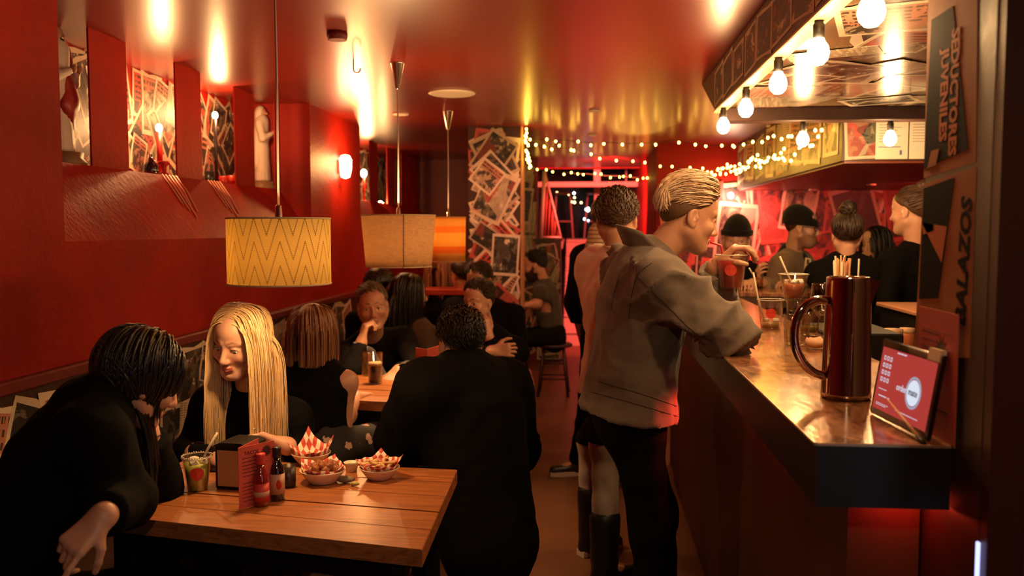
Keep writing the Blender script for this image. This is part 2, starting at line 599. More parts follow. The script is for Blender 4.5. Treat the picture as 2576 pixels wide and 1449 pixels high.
for (a, e) in ((3.0, 5.40), (6.75, 9.8)):
    y = a
    while y < e:
        for row in range(3):
            w = rnd.uniform(.13, .24); h = w * rnd.choice((1.3, .8, 1.5)); ang = rnd.uniform(-.8, .8)
            hz = (abs(h * math.cos(ang)) + abs(w * math.sin(ang))) / 2; hy = (abs(w * math.cos(ang)) + abs(h * math.sin(ang))) / 2
            q = min(1, .25 / hz); w *= q; h *= q; hz *= q; hy *= q
            zz = min(max(1.84 + row * .18 + rnd.uniform(-.05, .05), 1.756 + hz), CEIL - hz - .002)
            dark = y < 3.75 or y > 5.1
            poster(left, (-2.225, min(max(y + rnd.uniform(-.06, .06), a + hy - .12), e - hy), zz), (0, 1, 0), (0, 0, 1), w, h, ang, .0008 + (k % 14) * .0005, rnd.choice([4, 4, 0]) if dark else rnd.choice([1, 2, 3, 5, 5, 3]), rnd); k += 1
        y += rnd.uniform(.10, .15)
text_mesh('LA MASC', .040, frame(at(212, 120, X=-2.21), (0, .94, -.34), (0, .34, .94)), 'lettering', mat('tan_letters', (.30, .15, .08), .7), left, .0008, .0005)
# dark ledge under the red plaster and the pasted backrest of the bench below it
lg = struct('trim_1', MB().bbox((XW - .01, -1.5, 1.005), (XW + .035, 9.85, 1.045), .006), M_REDDARK, 'narrow dark red ledge running along the left wall')
bk = struct('trim_2', MB().box((XW - .02, -1.5, .44), (XW + .02, 9.85, 1.004)), M_DARKWOOD, 'pasted backrest boards under the ledge of the left wall')
rnd = random.Random(12); k = 0
y = .75
while y < 6.2:
    for row in range(2):
        w = rnd.uniform(.20, .34); h = w * rnd.choice((1.3, .8, 1.1)); ang = rnd.uniform(-.5, .5)
        hz = (abs(h * math.cos(ang)) + abs(w * math.sin(ang))) / 2
        if hz > .2: w *= .2 / hz; h *= .2 / hz; hz = .2
        zz = min(max((.87, .60)[row] + rnd.uniform(-.05, .06), .45 + hz), 1.0 - hz)
        poster(bk, (XW + .02, y + rnd.uniform(-.05, .05), zz), (0, 1, 0), (0, 0, 1), w, h, ang, .0008 + (k % 9) * .0004, rnd.choice([0, 1, 2, 2, 3, 5]), rnd); k += 1
    y += rnd.uniform(.15, .22)
bench = thing('wall_bench', 'long dark wooden bench along the foot of the left wall', 'bench', (XW + .24, 3.0, 0))
MB().bbox((XW + .025, .4, .415), (XW + .46, 5.7, .455), .008).build('seat', M_DARKWOOD, bench)
MB().box((XW + .025, .42, 0), (XW + .40, 5.68, .414)).build('front_panel', M_BLACKPAINT, bench)

# far wall on the left, with its sheets, and the low pasted wall beside the stairs
YF = 9.87
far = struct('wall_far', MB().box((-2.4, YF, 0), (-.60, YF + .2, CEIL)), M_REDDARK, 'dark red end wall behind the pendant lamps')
collage(far, (-.95, YF, .02), (1, 0, 0), (0, 0, 1), .35, CEIL - .04, 12, .22, .36, 5, [0, 2, 3, 4])
low = struct('wall_stair', MB().box((-.60, YF, 0), (-.33, YF + .2, 1.37)).box((-.62, YF - .004, 1.37), (-.31, YF + .21, 1.40)), M_DARKWOOD, 'low pasted wall beside the stairs')
collage(low, (-.60, YF, .02), (1, 0, 0), (0, 0, 1), .27, 1.34, 9, .2, .27, 6, [0, 2, 3, 4])
pil = struct('wall_pillar', MB().box((-.94, 6.73, 0), (-.535, 6.93, CEIL)), M_DARKWOOD, 'pillar pasted all over with film posters')
collage(pil, (-.94, 6.73, .02), (1, 0, 0), (0, 0, 1), .405, CEIL - .03, 58, .19, .30, 77, [0, 0, 1, 3, 3, 5, 0, 4, 6], rot=.9)
struct('trim_3', MB().bbox((-.536, 6.722, 0), (-.519, 6.94, CEIL), .003), wood('orange_edge_strip', (.30, .13, .05), (.42, .20, .08), (.5, .25, .1), .5, 2), 'orange wooden corner strip on the pasted pillar')

# back wall on the right, stair opening, upper deck
YB = 8.35
back = struct('wall_back', MB().box((.62, YB, 0), (4.2, YB + .2, CEIL)), M_RED, 'back wall pasted with red posters behind the far counter')
collage(back, (.64, YB, .55), (1, 0, 0), (0, 0, 1), 3.3, 1.40, 120, .22, .40, 21, [6, 4, 7, 6, 3, 6], rot=.3)
struct('wall_stairwell', MB().box((.62, YB + .2, 0), (.80, 13.9, 2.9)), M_RED, 'red wall on the right of the stairs')
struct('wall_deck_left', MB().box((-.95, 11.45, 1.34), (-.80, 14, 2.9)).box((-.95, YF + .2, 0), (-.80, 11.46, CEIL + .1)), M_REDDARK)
struct('floor_deck', MB().box((-.8, 12.75, 1.22), (.62, 14.0, 1.36)), M_STEP, 'upper floor at the head of the stairs')
st = thing('staircase', 'pale painted wooden stairs lit red, climbing at the back', 'stairs', (.1, 11.3, 0))
for i in range(7):
    z0 = .194 * i; y0 = 11.28 + .215 * i
    MB().bbox((-.34, y0 - .02, z0 + .155), (.615, y0 + .24, z0 + .194), .006).build('tread', M_STEP, st)
    MB().box((-.34, y0, z0), (.615, y0 + .018, z0 + .155)).build('riser', M_STEP, st)
MB().box((-.375, 11.25, 0), (-.342, 12.8, .3)).prism([(11.25, .3), (12.8, 1.4), (12.8, .3)], -.375, -.342, 0).build('stringer', M_BLACKPAINT, st)
struct('wall_outside', MB().box((-2.5, 14.0, 1.0), (3.5, 14.1, 3.2)).box((-2.5, 11.3, 2.9), (3.5, 14.1, 3.0)), mat('night_dark', (.004, .003, .004), .9), 'dark night beyond the opening over the stairs')
struct('trim_4', MB().bbox((-.8, 11.62, 2.06), (.62, 11.74, 2.13), .006), M_STEP, 'pale cross beam over the stair opening')
struct('wall_lintel', MB().box((-2.4, 11.30, CEIL - .012), (.8, 11.40, 2.9)), M_RED)
struct('trim_5', MB().bbox((.04, 11.63, 2.13), (.13, 11.73, 2.40), .004).bbox((.05, 12.6, 1.36), (.14, 12.7, 2.5), .004).bbox((.50, 12.9, 1.36), (.53, 12.93, 2.6), .003), M_STEP, 'red lit posts and window bars over the stairs')
# deck bar stools and the folded easel that catch the red light
M_STOOLRED = mat('pale_metal_stool', (.55, .28, .24), .45)
def deck_stool(x, y, label):
    t = thing('bar_stool', label, 'stool', (x, y, 1.36), 'tall stools upside on the deck')
    MB().bbox((x - .12, y - .12, 2.02), (x + .12, y + .12, 2.045), .006).build('seat', M_STOOLRED, t)
    for sx in (-1, 1):
        for sy in (-1, 1):
            MB().tube([(x + sx * .10, y + sy * .10, 2.02), (x + sx * .15, y + sy * .15, 1.36)], .012, 6).build('leg', M_STOOLRED, t)
    b = MB()
    for z, r in ((1.62, .128),):
        for (p, q) in (((-1, -1), (1, -1)), ((1, -1), (1, 1)), ((1, 1), (-1, 1)), ((-1, 1), (-1, -1))):
            b.tube([(x + p[0] * r, y + p[1] * r, z), (x + q[0] * r, y + q[1] * r, z)], .009, 6)
    b.build('footrest', M_STOOLRED, t)
deck_stool(-.40, 12.98, 'tall red lit stool nearer the easel at the head of the stairs')
deck_stool(.06, 13.05, 'tall red lit stool farther right at the head of the stairs')
t = thing('easel', 'red lit folding easel frame standing at the left of the stairs', 'easel', (-.56, 10.0, 1.40))
pA, pB, pC = Vector((-.52, 9.97, 2.16)), Vector((-.56, 9.97, 1.40)), Vector((-.33, 9.97, 1.40))
MB().tube([pA, pB], .026, 6).build('post', M_STEP, t)
MB().tube([pA, pC], .012, 6).build('brace', M_STEP, t)
MB().tube([pB + Vector((0, 0, .012)), pC + Vector((0, 0, .012))], .012, 6).build('bottom_rail', M_STEP, t)
M_REDPANEL = mat('red_stained_panel', (.40, .06, .04), .6, var=.6, bump_s=.2, bump_scale=14)
for k in range(5):
    f = .18 + k * .16
    MB().tube([pB.lerp(pC, f) + Vector((0, .01, .015)), pA.lerp(pC, f) + Vector((0, .01, -.02))], .012, 5).build('slat', M_REDPANEL, t)
# far lights of the street seen through the opening
M_FARLAMP = emit_mat('far_lamp_glow', (1, .62, .25), 9); M_FARWHITE = emit_mat('far_white_glow', (.75, .85, 1), 9)
for i, (px, py, r, m) in enumerate([(1401, 485, 3, 0), (1411, 487, 2.5, 0), (1431, 489, 2.5, 0), (1444, 486, 3, 1), (1445, 497, 2.5, 0), (1437, 508, 3, 0), (1445, 509, 3, 0), (1462, 510, 2.5, 0), (1478, 527, 6, 1), (1471, 551, 3, 1), (1480, 556, 3, 1)]):
    p = at(px, py, Y=13.85)
    b = MB().ball(p, r * 13.9 / F_PX, 10, 6)
    tag(b.build('street_lamp', M_FARWHITE if m else M_FARLAMP), 'large white glow beyond the stools outside in the dark' if i == 8 else 'tiny lamp glowing in the night beyond the stair opening', 'lamp', None if i == 8 else 'far lights beyond the stair opening')

# right side shell
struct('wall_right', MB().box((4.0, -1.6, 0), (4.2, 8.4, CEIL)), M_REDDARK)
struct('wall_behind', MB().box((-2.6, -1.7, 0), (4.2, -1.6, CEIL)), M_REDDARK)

# ------------------------------------------------------------------ soffit over the counter
XC, ZC = .60, 2.075
M_CANOPYWOOD = mat('dark_canopy_board', (.06, .025, .013), .5, var=.4, bump_s=.15, bump_scale=15)
can = thing('counter_canopy', 'pasted canopy box hung over the counter with bulbs along its rim', 'canopy', (1.2, 2.6, ZC))
MB().prism([(-.4, ZC), (4.36, ZC), (4.9, CEIL - .002), (-.4, CEIL - .002)], XC, XC + .03, 0).build('fascia', M_CANOPYWOOD, can)
soff = MB().box((XC + .03, -.4, ZC + .012), (3.4, 4.36, ZC + .03)).build('soffit_board', mat('varnished_canopy_underside', (.16, .10, .05), .2, coat=.7), can)
MB().bbox((XC - .012, -.4, ZC - .012), (XC + .042, 4.37, ZC), .003).build('rim', mat('pale_rim_strip', (.55, .40, .24), .45), can)
MB().bbox((XC + .03, 4.34, ZC - .055), (3.4, 4.44, ZC + .012), .004).build('end_beam', M_DARKWOOD, can)
def gloss_posters():
    out = []
    for m in POSTERS:
        c = m.copy(); c.name = 'varnished_' + m.name
        b = c.node_tree.nodes.get('Principled BSDF')
        b.inputs['Roughness'].default_value = .22
        b.inputs['Coat Weight'].default_value = .8; b.inputs['Coat Roughness'].default_value = .10
        out.append(c)
    return out
GP = gloss_posters()
PM_PLAIN = PMESH
PMESH = [[(lambda me: (me.materials.clear(), me.materials.append(GP[i]), me)[2])(q.copy()) for q in row] for i, row in enumerate(PM_PLAIN)]
# underside sheets: x to the right, y towards the viewer, facing down
rnd = random.Random(9)
k = 0
for i in range(7):
    for j in range(10):
        w = rnd.uniform(.22, .42); h = w * rnd.choice((1.4, .7, 1.2)); ang = rnd.uniform(-.7, .7)
        hx = (abs(w * math.cos(ang)) + abs(h * math.sin(ang))) / 2; hy = (abs(h * math.cos(ang)) + abs(w * math.sin(ang))) / 2
        xx = max(XC + .04 + i * .26 + rnd.uniform(0, .2), XC + .035 + hx); yy = min(1.3 + j * .31 + rnd.uniform(0, .25), 4.33 - hy)
        poster(can, (xx, yy, ZC + .012), (1, 0, 0), (0, -1, 0), w, h, ang, .0006 + (k % 12) * .0006, rnd.choice([0, 2, 5, 2, 3, 1]), rnd); k += 1
PMESH = PM_PLAIN
rnd = random.Random(19)
for j in range(13):
    w = rnd.uniform(.2, .34); h = rnd.uniform(.14, .19); yy = 1.0 + j * .27
    poster(can, (XC, yy, (ZC + CEIL) / 2), (0, -1, 0), (0, 0, 1), w, h, rnd.uniform(-.1, .1), .0006 + (j % 3) * .0006, 4, rnd)

# hanging sheet-covered bulkhead at the far end of the bar
bh = thing('bulkhead', 'hanging box over the far counter with pasted sides and menu sheets', 'bulkhead', (2.4, 6.6, 1.87))
BX, BY0, BY1, BZ = 1.35, 4.9, 8.29, 1.87
MB().box((BX, BY0, BZ), (3.9, BY1, CEIL - .002)).build('box', M_CANOPYWOOD, bh)
MB().box((BX + .02, BY0 + .02, BZ - .012), (3.88, BY1 - .01, BZ)).build('underside_panel', plaster('brown_red_soffit', (.16, .035, .02), (.22, .06, .03), .4, .1), bh)
rnd = random.Random(31)
for j in range(16):
    w = rnd.uniform(.3, .42); h = rnd.uniform(.28, .38)
    poster(bh, (BX, BY0 + .22 + (j % 8) * .42, BZ + .21), (0, -1, 0), (0, 0, 1), w, h, rnd.uniform(-.12, .12), .0006 + (j % 5) * .0006, rnd.choice([2, 5, 2, 3]), rnd)
poster(bh, (1.48, BY0, BZ + .13), (1, 0, 0), (0, 0, 1), .24, .24, .05, .001, 3)
poster(bh, (1.44, BY0, BZ + .34), (1, 0, 0), (0, 0, 1), .2, .14, -.1, .0016, 2)
M_SHEET = mat('white_menu_sheet', (.78, .70, .58), .6)
M_INK = mat('dark_ink', (.03, .03, .05), .7)
M_BLUEINK = mat('blue_ink', (.10, .14, .30), .7)
for i, x0 in enumerate((1.525, 1.70, 1.875, 2.05)):
    MB().bbox((x0, BY0 - .004, BZ + .008), (x0 + .168, BY0 - .0005, BZ + .238), .0008).build('menu_sheet', M_SHEET, bh)
    ink = MB().box((x0 + .01, BY0 - .0052, BZ + .222), (x0 + .158, BY0 - .004, BZ + .230))
    for r in range(7):
        ink.box((x0 + .015, BY0 - .0052, BZ + .10 + r * .015), (x0 + .05 + random.uniform(.02, .09), BY0 - .004, BZ + .102 + r * .015))
    tag(ink.build('printed_lines', M_INK, bh), None, None, None, 'stuff')
    if i == 0:
        MB().box((x0 + .012, BY0 - .0055, BZ + .07), (x0 + .13, BY0 - .004, BZ + .074)).box((x0 + .125, BY0 - .0055, BZ + .03), (x0 + .137, BY0 - .004, BZ + .055)).build('blue_stripe', M_BLUEINK, bh)

# downlights, speaker grilles, detector, hook
M_WHITEDISC = mat('off_white_disc', (.72, .58, .42), .5)
M_DOWN = emit_mat('downlight_glow', (1, .66, .34), 14)
def disc(name, label, cat, p, r, m, glow=False, th=.012, grp=None):
    t = thing(name, label, cat, p, grp)
    z = p[2]
    MB().lathe([(r * .98, z), (r, z - th * .5), (r * .9, z - th), (r * .72, z - th)], 28, (p[0], p[1], 0)).build('trim_ring', m, t)
    MB().lathe([(r * .72, z - th * .9), (0.0, z - th * .9)], 24, (p[0], p[1], 0)).build('diffuser' if glow else 'grille', M_DOWN if glow else m, t)
c = at(1137, 233, Z=CEIL); disc('ceiling_speaker', 'large pale round speaker grille on the red ceiling', 'speaker', (c.x, c.y, CEIL), .137, M_WHITEDISC)
c = at(1008, 285, Z=CEIL); disc('ceiling_plate', 'small pale round plate on the ceiling between the pendant lamps', 'ceiling plate', (c.x, c.y, CEIL), .056, M_WHITEDISC)
c = at(848, 82, Z=CEIL); disc('smoke_detector', 'dark red painted smoke detector near the front of the ceiling', 'detector', (c.x, c.y, CEIL), .042, M_REDDARK, th=.03)
for px, py, r, z, lb in ((1495, 277, .036, CEIL, 'round downlight above the aisle nearest the camera'), (1940, 315, .036, CEIL, 'round downlight in the ceiling just left of the menu sheets'),
                      (1490, 338, .036, CEIL, 'round downlight over the fairy lights at the left'), (1830, 370, .04, CEIL, 'round downlight over the fairy lights at the right'),
                      (2192, 463, .036, BZ - .012, 'round downlight under the bulkhead above the drinking woman'), (2045, 476, .036, BZ - .012, 'faint downlight under the bulkhead above the man in glasses')):
    c = at(px, py, Z=z); disc('downlight', lb, 'downlight', (c.x, c.y, z), r, M_WHITEDISC, True)
c = at(889, 150, Z=CEIL)
pts = [c, c + Vector((0, 0, -.03))] + [c + Vector((.016 - .016 * math.cos(a), 0, -.045 - .016 * math.sin(a))) for a in [i * .5 for i in range(8)]]
tag(MB().tube(pts, .0035, 6).build('ceiling_hook', M_REDDARK), 'small dark hook screwed in the ceiling left of the middle pendant', 'hook')

# wall sconce on the plain pier
M_SCONCE = emit_mat('sconce_glow', (1, .70, .34), 26)
c = at(853, 420, X=XW)
sc = thing('wall_sconce', 'bright half round sconce glowing on the red pier', 'sconce', (XW, c.y, c.z))
MB().lathe([(.008, c.z - .080), (.030, c.z - .07), (.042, c.z - .02), (.044, c.z + .05), (.030, c.z + .078), (.008, c.z + .084)], 20, (XW + .045, c.y, 0)).build('glass', M_SCONCE, sc)
MB().bbox((XW + .0005, c.y - .03, c.z - .05), (XW + .02, c.y + .03, c.z + .05), .004).build('wall_plate', M_WHITEDISC, sc)
lamp('POINT', 'sconce_light', (XW + .14, c.y - .02, c.z + .03), 16, AMBER, .03)

# ------------------------------------------------------------------ the counter
BXE, BXI, BYN, BYF, BZT, CX0 = .404, .835, 1.585, 5.195, 1.12, .645
bar = thing('bar_counter', 'long counter with varnished copper brown top and dark fascia', 'counter', (.62, 2.9, 0))
NX, NY = CX0 - .002, 1.768
outline = lambda d: [(BXE + d, BYN + d), (NX - d, BYN + d), (NX - d, NY + d), (BXI - d, NY + d), (BXI - d, BYF), (BXE + d, BYF)]
MB().prism(outline(0), BZT - .005, BZT, 2).build('counter_top', M_BAR, bar)
MB().bbox((BXE - .003, BYN - .003, BZT - .0062), (BXE + .004, BYF, BZT - .0005), .001).bbox((BXE - .003, BYN - .003, BZT - .0062), (NX, BYN + .004, BZT - .0005), .001).build('metal_edging', mat('worn_brass_edging', (.75, .5, .32), .3, .8), bar)
M_FASCIA = mat('black_counter_fascia', (.010, .007, .006), .45, spec=.4)
MB().prism(outline(.004), BZT - .118, BZT - .0055, 2).build('fascia', M_FASCIA, bar)
M_BARPANEL = plaster('rusty_brown_bar_panel', (.055, .022, .010), (.12, .048, .020), .45, .1, blot=(.02, .008, .005))
MB().prism([(BXE + .10, BYN + .14), (NX - .004, BYN + .14), (NX - .004, NY + .004), (BXI - .02, NY + .004), (BXI - .02, BYF), (BXE + .10, BYF)], 0, BZT - .1185, 2).build('front_panel', M_BARPANEL, bar)
led = tag(MB().bbox((.54, BYN + .085, BZT - .132), (.66, BYN + .110, BZT - .1187), .002).build('led_strip', emit_mat('red_led_glow', (1, .05, .02), 26)), 'short red light strip under the near end of the counter', 'light strip')
tag(MB().bbox((BXE + .03, 2.18, BZT - .132), (BXE + .055, 2.9, BZT - .1187), .002).build('led_strip', emit_mat('red_led_glow_long', (1, .05, .03), 3.5)), 'long red light strip under the counter by the standing man', 'light strip')

# far counter, raised, with the guests behind it
FZ = 1.12
farc = thing('far_counter', 'far counter across the end of the bar where the guests lean', 'counter', (1.5, 5.4, 0))
MB().bbox((.404, 5.20, FZ - .014), (2.7, 5.66, FZ + .012), .004).build('counter_top', M_BAR, farc)
MB().box((.41, 5.204, FZ - .075), (2.69, 5.65, FZ - .0145)).build('fascia', mat('brown_black_fascia', (.05, .02, .012), .5), farc)
MB().box((.52, 5.32, 0), (2.6, 5.62, FZ - .0755)).build('front_panel', M_BARPANEL, farc)
inner = thing('side_counter', 'orange lit serving counter at the right behind the steel jug', 'counter', (1.95, 4.3, 0))
MB().bbox((1.50, 3.93, 1.10), (2.6, 4.74, FZ), .004).build('counter_top', mat('warm_steel', (.62, .30, .17), .35, .25), inner)
MB().box((1.52, 3.96, 0), (2.58, 4.72, 1.0995)).build('cabinet', M_BLACKPAINT, inner)
inner = thing('work_bench', 'low dark work bench holding jars behind the near counter', 'counter', (1.3, 3.4, 0))
MB().bbox((.86, 3.05, .985), (1.49, 3.90, 1.02), .004).build('work_top', mat('dark_steel', (.20, .10, .07), .4, .5), inner)
MB().box((.88, 3.08, 0), (1.48, 3.88, .9845)).build('cabinet', M_BLACKPAINT, inner)

# poster column at the right
CX, CY0, CY1 = .645, 1.485, 1.765
colm = struct('wall_column', MB().box((CX, CY0, 0), (1.5, CY1, CEIL)), M_DARKWOOD, 'pasted column where the near counter ends')
M_COLRED = mat('dark_maroon_paint', (.055, .010, .008), .5, bump_s=.1, bump_scale=30)
struct('trim_6', MB().box((CX + .001, CY0 - .03, 0), (1.5, CY0 - .0005, CEIL)), M_COLRED, 'dark maroon board facing the camera at the right')
struct('trim_7', MB().bbox((.700, CY0 - .075, 0), (.722, CY0 - .031, CEIL), .004), mat('violet_light_tinted_trim', (.20, .12, .17), .5), 'narrow door trim tinted violet like the light on it, at the right edge')  # violet cast of the light is put into the trim's own colour
struct('wall_front_right', MB().box((.722, 1.2, 0), (1.5, 1.452, CEIL)), M_BLACKPAINT)
M_TANPAPER = mat('orange_tan_paper', (.40, .17, .08), .8, spec=.12, var=.25, bump_scale=20)
M_BLACKPRINT = mat('black_print', (.010, .006, .005), .85, spec=.08)
M_ORPRINT = mat('orange_print', (.55, .18, .08), .8, spec=.12)
def colface(px, py): return at(px, py, X=CX)
def cpanel(name, corners, m, lift, parent=colm):
    ps = [colface(*c) for c in corners]
    vs = [p + Vector((-lift, 0, 0)) for p in ps] + [p + Vector((-lift - .0008, 0, 0)) for p in ps]
    return MB().add(vs, [(0, 3, 2, 1), (4, 5, 6, 7), (0, 4, 7, 3), (1, 2, 6, 5), (0, 1, 5, 4), (2, 3, 7, 6)]).build(name, m, parent)
cpanel('poster', [(2338, -60), (2462, -140), (2456, 408), (2325, 448)], M_TANPAPER, .0002)
cpanel('poster', [(2346, 50), (2400, 15), (2438, 375), (2326, 425)], M_BLACKPRINT, .0011)
cpanel('poster', [(2325, 462), (2458, 420), (2440, 900), (2300, 900)], M_TANPAPER, .0002)
cpanel('poster', [(2326, 474), (2404, 446), (2362, 750), (2314, 752)], M_BLACKPRINT, .0011)
cpanel('poster', [(2326, 590), (2385, 570), (2372, 660), (2322, 560)], M_ORPRINT, .0020)
cpanel('poster', [(2346, 380), (2366, 374), (2358, 415), (2336, 424)], M_TANPAPER, .0020)
def coltext(s, c, size, down, fat, m, sx=1, lift=.0022, shear=0, tilt=0, sp=1):
    p = colface(*c) + Vector((-lift, 0, 0))
    xd = Vector((0, math.sin(tilt), -math.cos(tilt))) if down else Vector((0, math.sin(tilt), math.cos(tilt)))
    yd = Vector((0, -math.cos(tilt), -math.sin(tilt))) if down else Vector((0, math.cos(tilt), -math.sin(tilt)))
    return text_mesh(s, size, frame(p, xd, yd), 'lettering', m, colm, fat, .0002, shear, sx, sp)
coltext('SEDUCTORES', (2402, 232), .046, True, .0018, M_ORPRINT, .80, tilt=0.0)
coltext('JUVENILES', (2377, 240), .046, True, .0018, M_ORPRINT, .80, tilt=0.0)
coltext('BALAZOS', (2428, 660), .058, False, .0022, M_BLACKPRINT, .88, shear=.15, tilt=-.05)
coltext('E', (2392, 868), .058, False, .0022, M_BLACKPRINT, 1)
MB().lathe([(.012, 0), (.012, .001), (0, .001)], 14).build('print_dot', M_BLACKPRINT, colm).matrix_local = frame(colface(2395, 806) + Vector((-.0018, 0, 0)), (0, 1, 0), (0, 0, -1))
tag(MB().bbox((CX - .006, CY0 - .012, .905), (CX - .001, CY0 - .004, .985), .001).build('light_gleam_strip', emit_mat('cold_blue_glow', (.45, .5, 1), 2.0)), 'slim bluish gleam of light, made as a glowing sliver, on the column below the counter end', 'light gleam')  # glowing sliver imitates a gleam of outside light; no lamp is mounted here

# ------------------------------------------------------------------ bulbs and fairy lights
M_BULB = emit_mat('warm_bulb_glow', (1, .62, .26), 85)
M_SOCKET = mat('black_socket', (.02, .014, .01), .5)
def bulb(p, label, power=14):
    p = Vector(p)
    t = thing('hanging_bulb', label, 'bulb', p, 'bare bulbs along the canopy rim')
    MB().lathe([(.0, -.034), (.014, -.031), (.026, -.018), (.030, 0), (.026, .018), (.017, .032), (.013, .042)], 16, p).build('bulb', M_BULB, t)
    MB().lathe([(.0145, .040), (.0155, .075), (.012, .080), (.012, .0855)], 14, p).build('socket', M_SOCKET, t)
    lamp('POINT', 'bulb_light', p + Vector((0, 0, -.04)), power, WARM, .03)
zb = ZC - .0125 - .0855
for i, y in enumerate((2.02, 2.47, 2.98, 3.58, 4.17)):
    bulb((XC + .012, y, zb), ('nearest and largest bare bulb on the canopy rim', 'second bare bulb from the near end of the canopy rim', 'middle bare bulb of the row on the canopy rim', 'fourth bare bulb along the canopy rim', 'last bare bulb at the far corner of the canopy')[i])
for px, lb in ((2020, 'bare bulb under the end beam left of the menu sheets'), (2240, 'bare bulb under the end beam in front of the menu sheets')):
    c = at(px, 318, Y=4.39)
    bulb((c.x, 4.39, ZC - .0555 - .0855), lb)

M_FAIRY = emit_mat('fairy_light_glow', (1, .52, .06), 42)
M_WIRE = mat('thin_green_wire', (.05, .05, .01), .6)
FB = MB().ball((0, 0, 0), .0085, 8, 6, sc=(1, 1, 1.25)).mesh('fairy_bulb'); FB.materials.append(M_FAIRY)
def strand(pts, n, label, jit=.03, seed=0, back=0):
    rnd = random.Random(seed)
    t = thing('fairy_lights', label, 'fairy lights', pts[0])
    P = [Vector(p) for p in pts]
    L = [0]
    for a, b in zip(P, P[1:]): L.append(L[-1] + (b - a).length)
    def pos(s):
        for i in range(len(P) - 1):
            if s <= L[i + 1] + 1e-9:
                f = (s - L[i]) / max(1e-9, L[i + 1] - L[i]); return P[i].lerp(P[i + 1], f) + Vector((0, 0, -.06 * (L[i + 1] - L[i]) * 4 * f * (1 - f) * .5))
        return P[-1]
    wire = [pos(L[-1] * i / 60) for i in range(61)]
    MB().tube(wire, .0022, 4).build('wire', M_WIRE, t)
    for i in range(n):
        p = pos(L[-1] * (i + .5 + rnd.uniform(-.35, .35)) / n) + Vector((rnd.uniform(-.01, .01), rnd.uniform(-.02, .02), rnd.uniform(-jit, jit * .6)))
        o = bpy.data.objects.new('fairy_bulb', FB); COL.objects.link(o); o.parent = t
        o.location = p - Vector(pts[0])
    return t
def sp(l): return [at(x, y, Y=d) for x, y, d in l]
strand(sp([(1322, 345, 6.70), (1420, 352, 6.9), (1530, 358, 6.9), (1700, 352, 6.9), (1830, 366, 6.6), (1930, 345, 6.0), (2000, 330, 5.4), (2088, 312, 5.0)]), 26, 'highest string of yellow fairy lights from the pillar across to the menu sheets', .02, 1)
strand(sp([(1325, 348, 6.68), (1440, 372, 7.4), (1540, 395, 7.8), (1640, 415, 8.1), (1760, 425, 8.2), (1830, 418, 7.4), (1900, 392, 6.3), (1960, 380, 5.6), (2040, 335, 5.05)]), 34, 'middle string of fairy lights sagging below the red ceiling', .03, 2)
strand(sp([(1345, 425, 9.75), (1400, 430, 9.8), (1480, 437, 9.9), (1560, 442, 9.9), (1650, 445, 9.5), (1740, 432, 8.28), (1820, 436, 7.9)]), 36, 'lowest string of fairy lights along the cross beam of the stairs', .03, 3)
strand(sp([(1800, 430, 8.2), (1840, 420, 7.6), (1890, 405, 6.6), (1930, 392, 6.0), (2010, 376, 5.3), (2060, 350, 4.95)]), 40, 'dense string of fairy lights along the side of the bulkhead', .045, 4)
strand(sp([(1322, 325, 6.70), (1325, 360, 6.70), (1328, 395, 6.71), (1334, 428, 6.72)]), 22, 'bunch of fairy lights down the corner of the pasted pillar', .02, 5)
lamp('POINT', 'fairy_glow_light', (.4, 7.6, 2.05), 3.5, (1, .5, .08), .3)
lamp('POINT', 'fairy_glow_light', (1.15, 6.2, 2.0), 3, (1, .5, .08), .2)
M_WBULB = emit_mat('pale_bulb_glow', (1, .8, .55), 40)
c = at(1838, 492, Y=8.28)
t = thing('globe_bulb', 'small white globe bulb low on the red back wall', 'bulb', c)
MB().ball(c, .028, 12, 8).build('bulb', M_WBULB, t); MB().tube([c, (c.x, YB, c.z)], .012, 6).build('socket', M_SOCKET, t)
lamp('POINT', 'globe_light', c + Vector((0, -.06, 0)), 10, (1, .55, .35), .03)

# ------------------------------------------------------------------ candles, lanterns and statues in the niches
M_FLAME = emit_mat('candle_bulb_glow', (1, .74, .38), 60)
M_REDWAX = mat('red_wax', (.42, .015, .012), .4)
M_BLACKWAX = mat('black_wax', (.012, .010, .012), .35)
def candle(px, py, Xp, base, r, m, label, power=3.0, fr=.016):
    c = at(px, py, X=Xp)
    t = thing('electric_candle', label, 'candle', (Xp, c.y, base))
    MB().ball((Xp, c.y, c.z), fr, 12, 8, sc=(1, 1, 1.3)).build('flame_bulb', M_FLAME, t)
    zt = c.z - fr * 1.2
    MB().lathe([(r * .9, base + .006), (r, zt), (r * .5, zt + .004), (0, zt + .004)], 14, (Xp, c.y, 0)).build('stem', m, t)
    MB().lathe([(r * 2.6, base + .0005), (r * 2.4, base + .008), (r, base + .014), (0, base + .014)], 16, (Xp, c.y, 0)).build('foot', m, t)
    lamp('POINT', 'candle_light', (Xp + .035, c.y - .015, c.z + .01), power, (1, .50, .18), .015)
    return t
candle(400, 322, -2.08, 1.7525, .014, M_REDWAX, 'red candle with glowing bulb in the second niche', 10)
candle(541, 290, -2.10, 1.7525, .010, M_BLACKWAX, 'tall black candle with glowing bulb in the third niche', 10)
candle(915, 436, -2.06, 1.7525, .012, M_REDWAX, 'very bright candle in the first niche of the far recess', 22, .028)
candle(957, 512, -2.03, 1.7525, .014, M_BLACKWAX, 'low candle in the second niche of the far recess', 10, .020)
c = at(380, 415, X=-2.05)
t = thing('lantern', 'small black glass lantern beside the red candle', 'lantern', (-2.05, c.y, 1.7525))
MB().lathe([(.03, 1.7525), (.036, 1.765), (.034, 1.80), (.022, 1.815), (.014, 1.835), (0, 1.84)], 16, (-2.05, c.y, 0)).build('body', mat('black_glass', (.01, .01, .012), .08, coat=1), t)
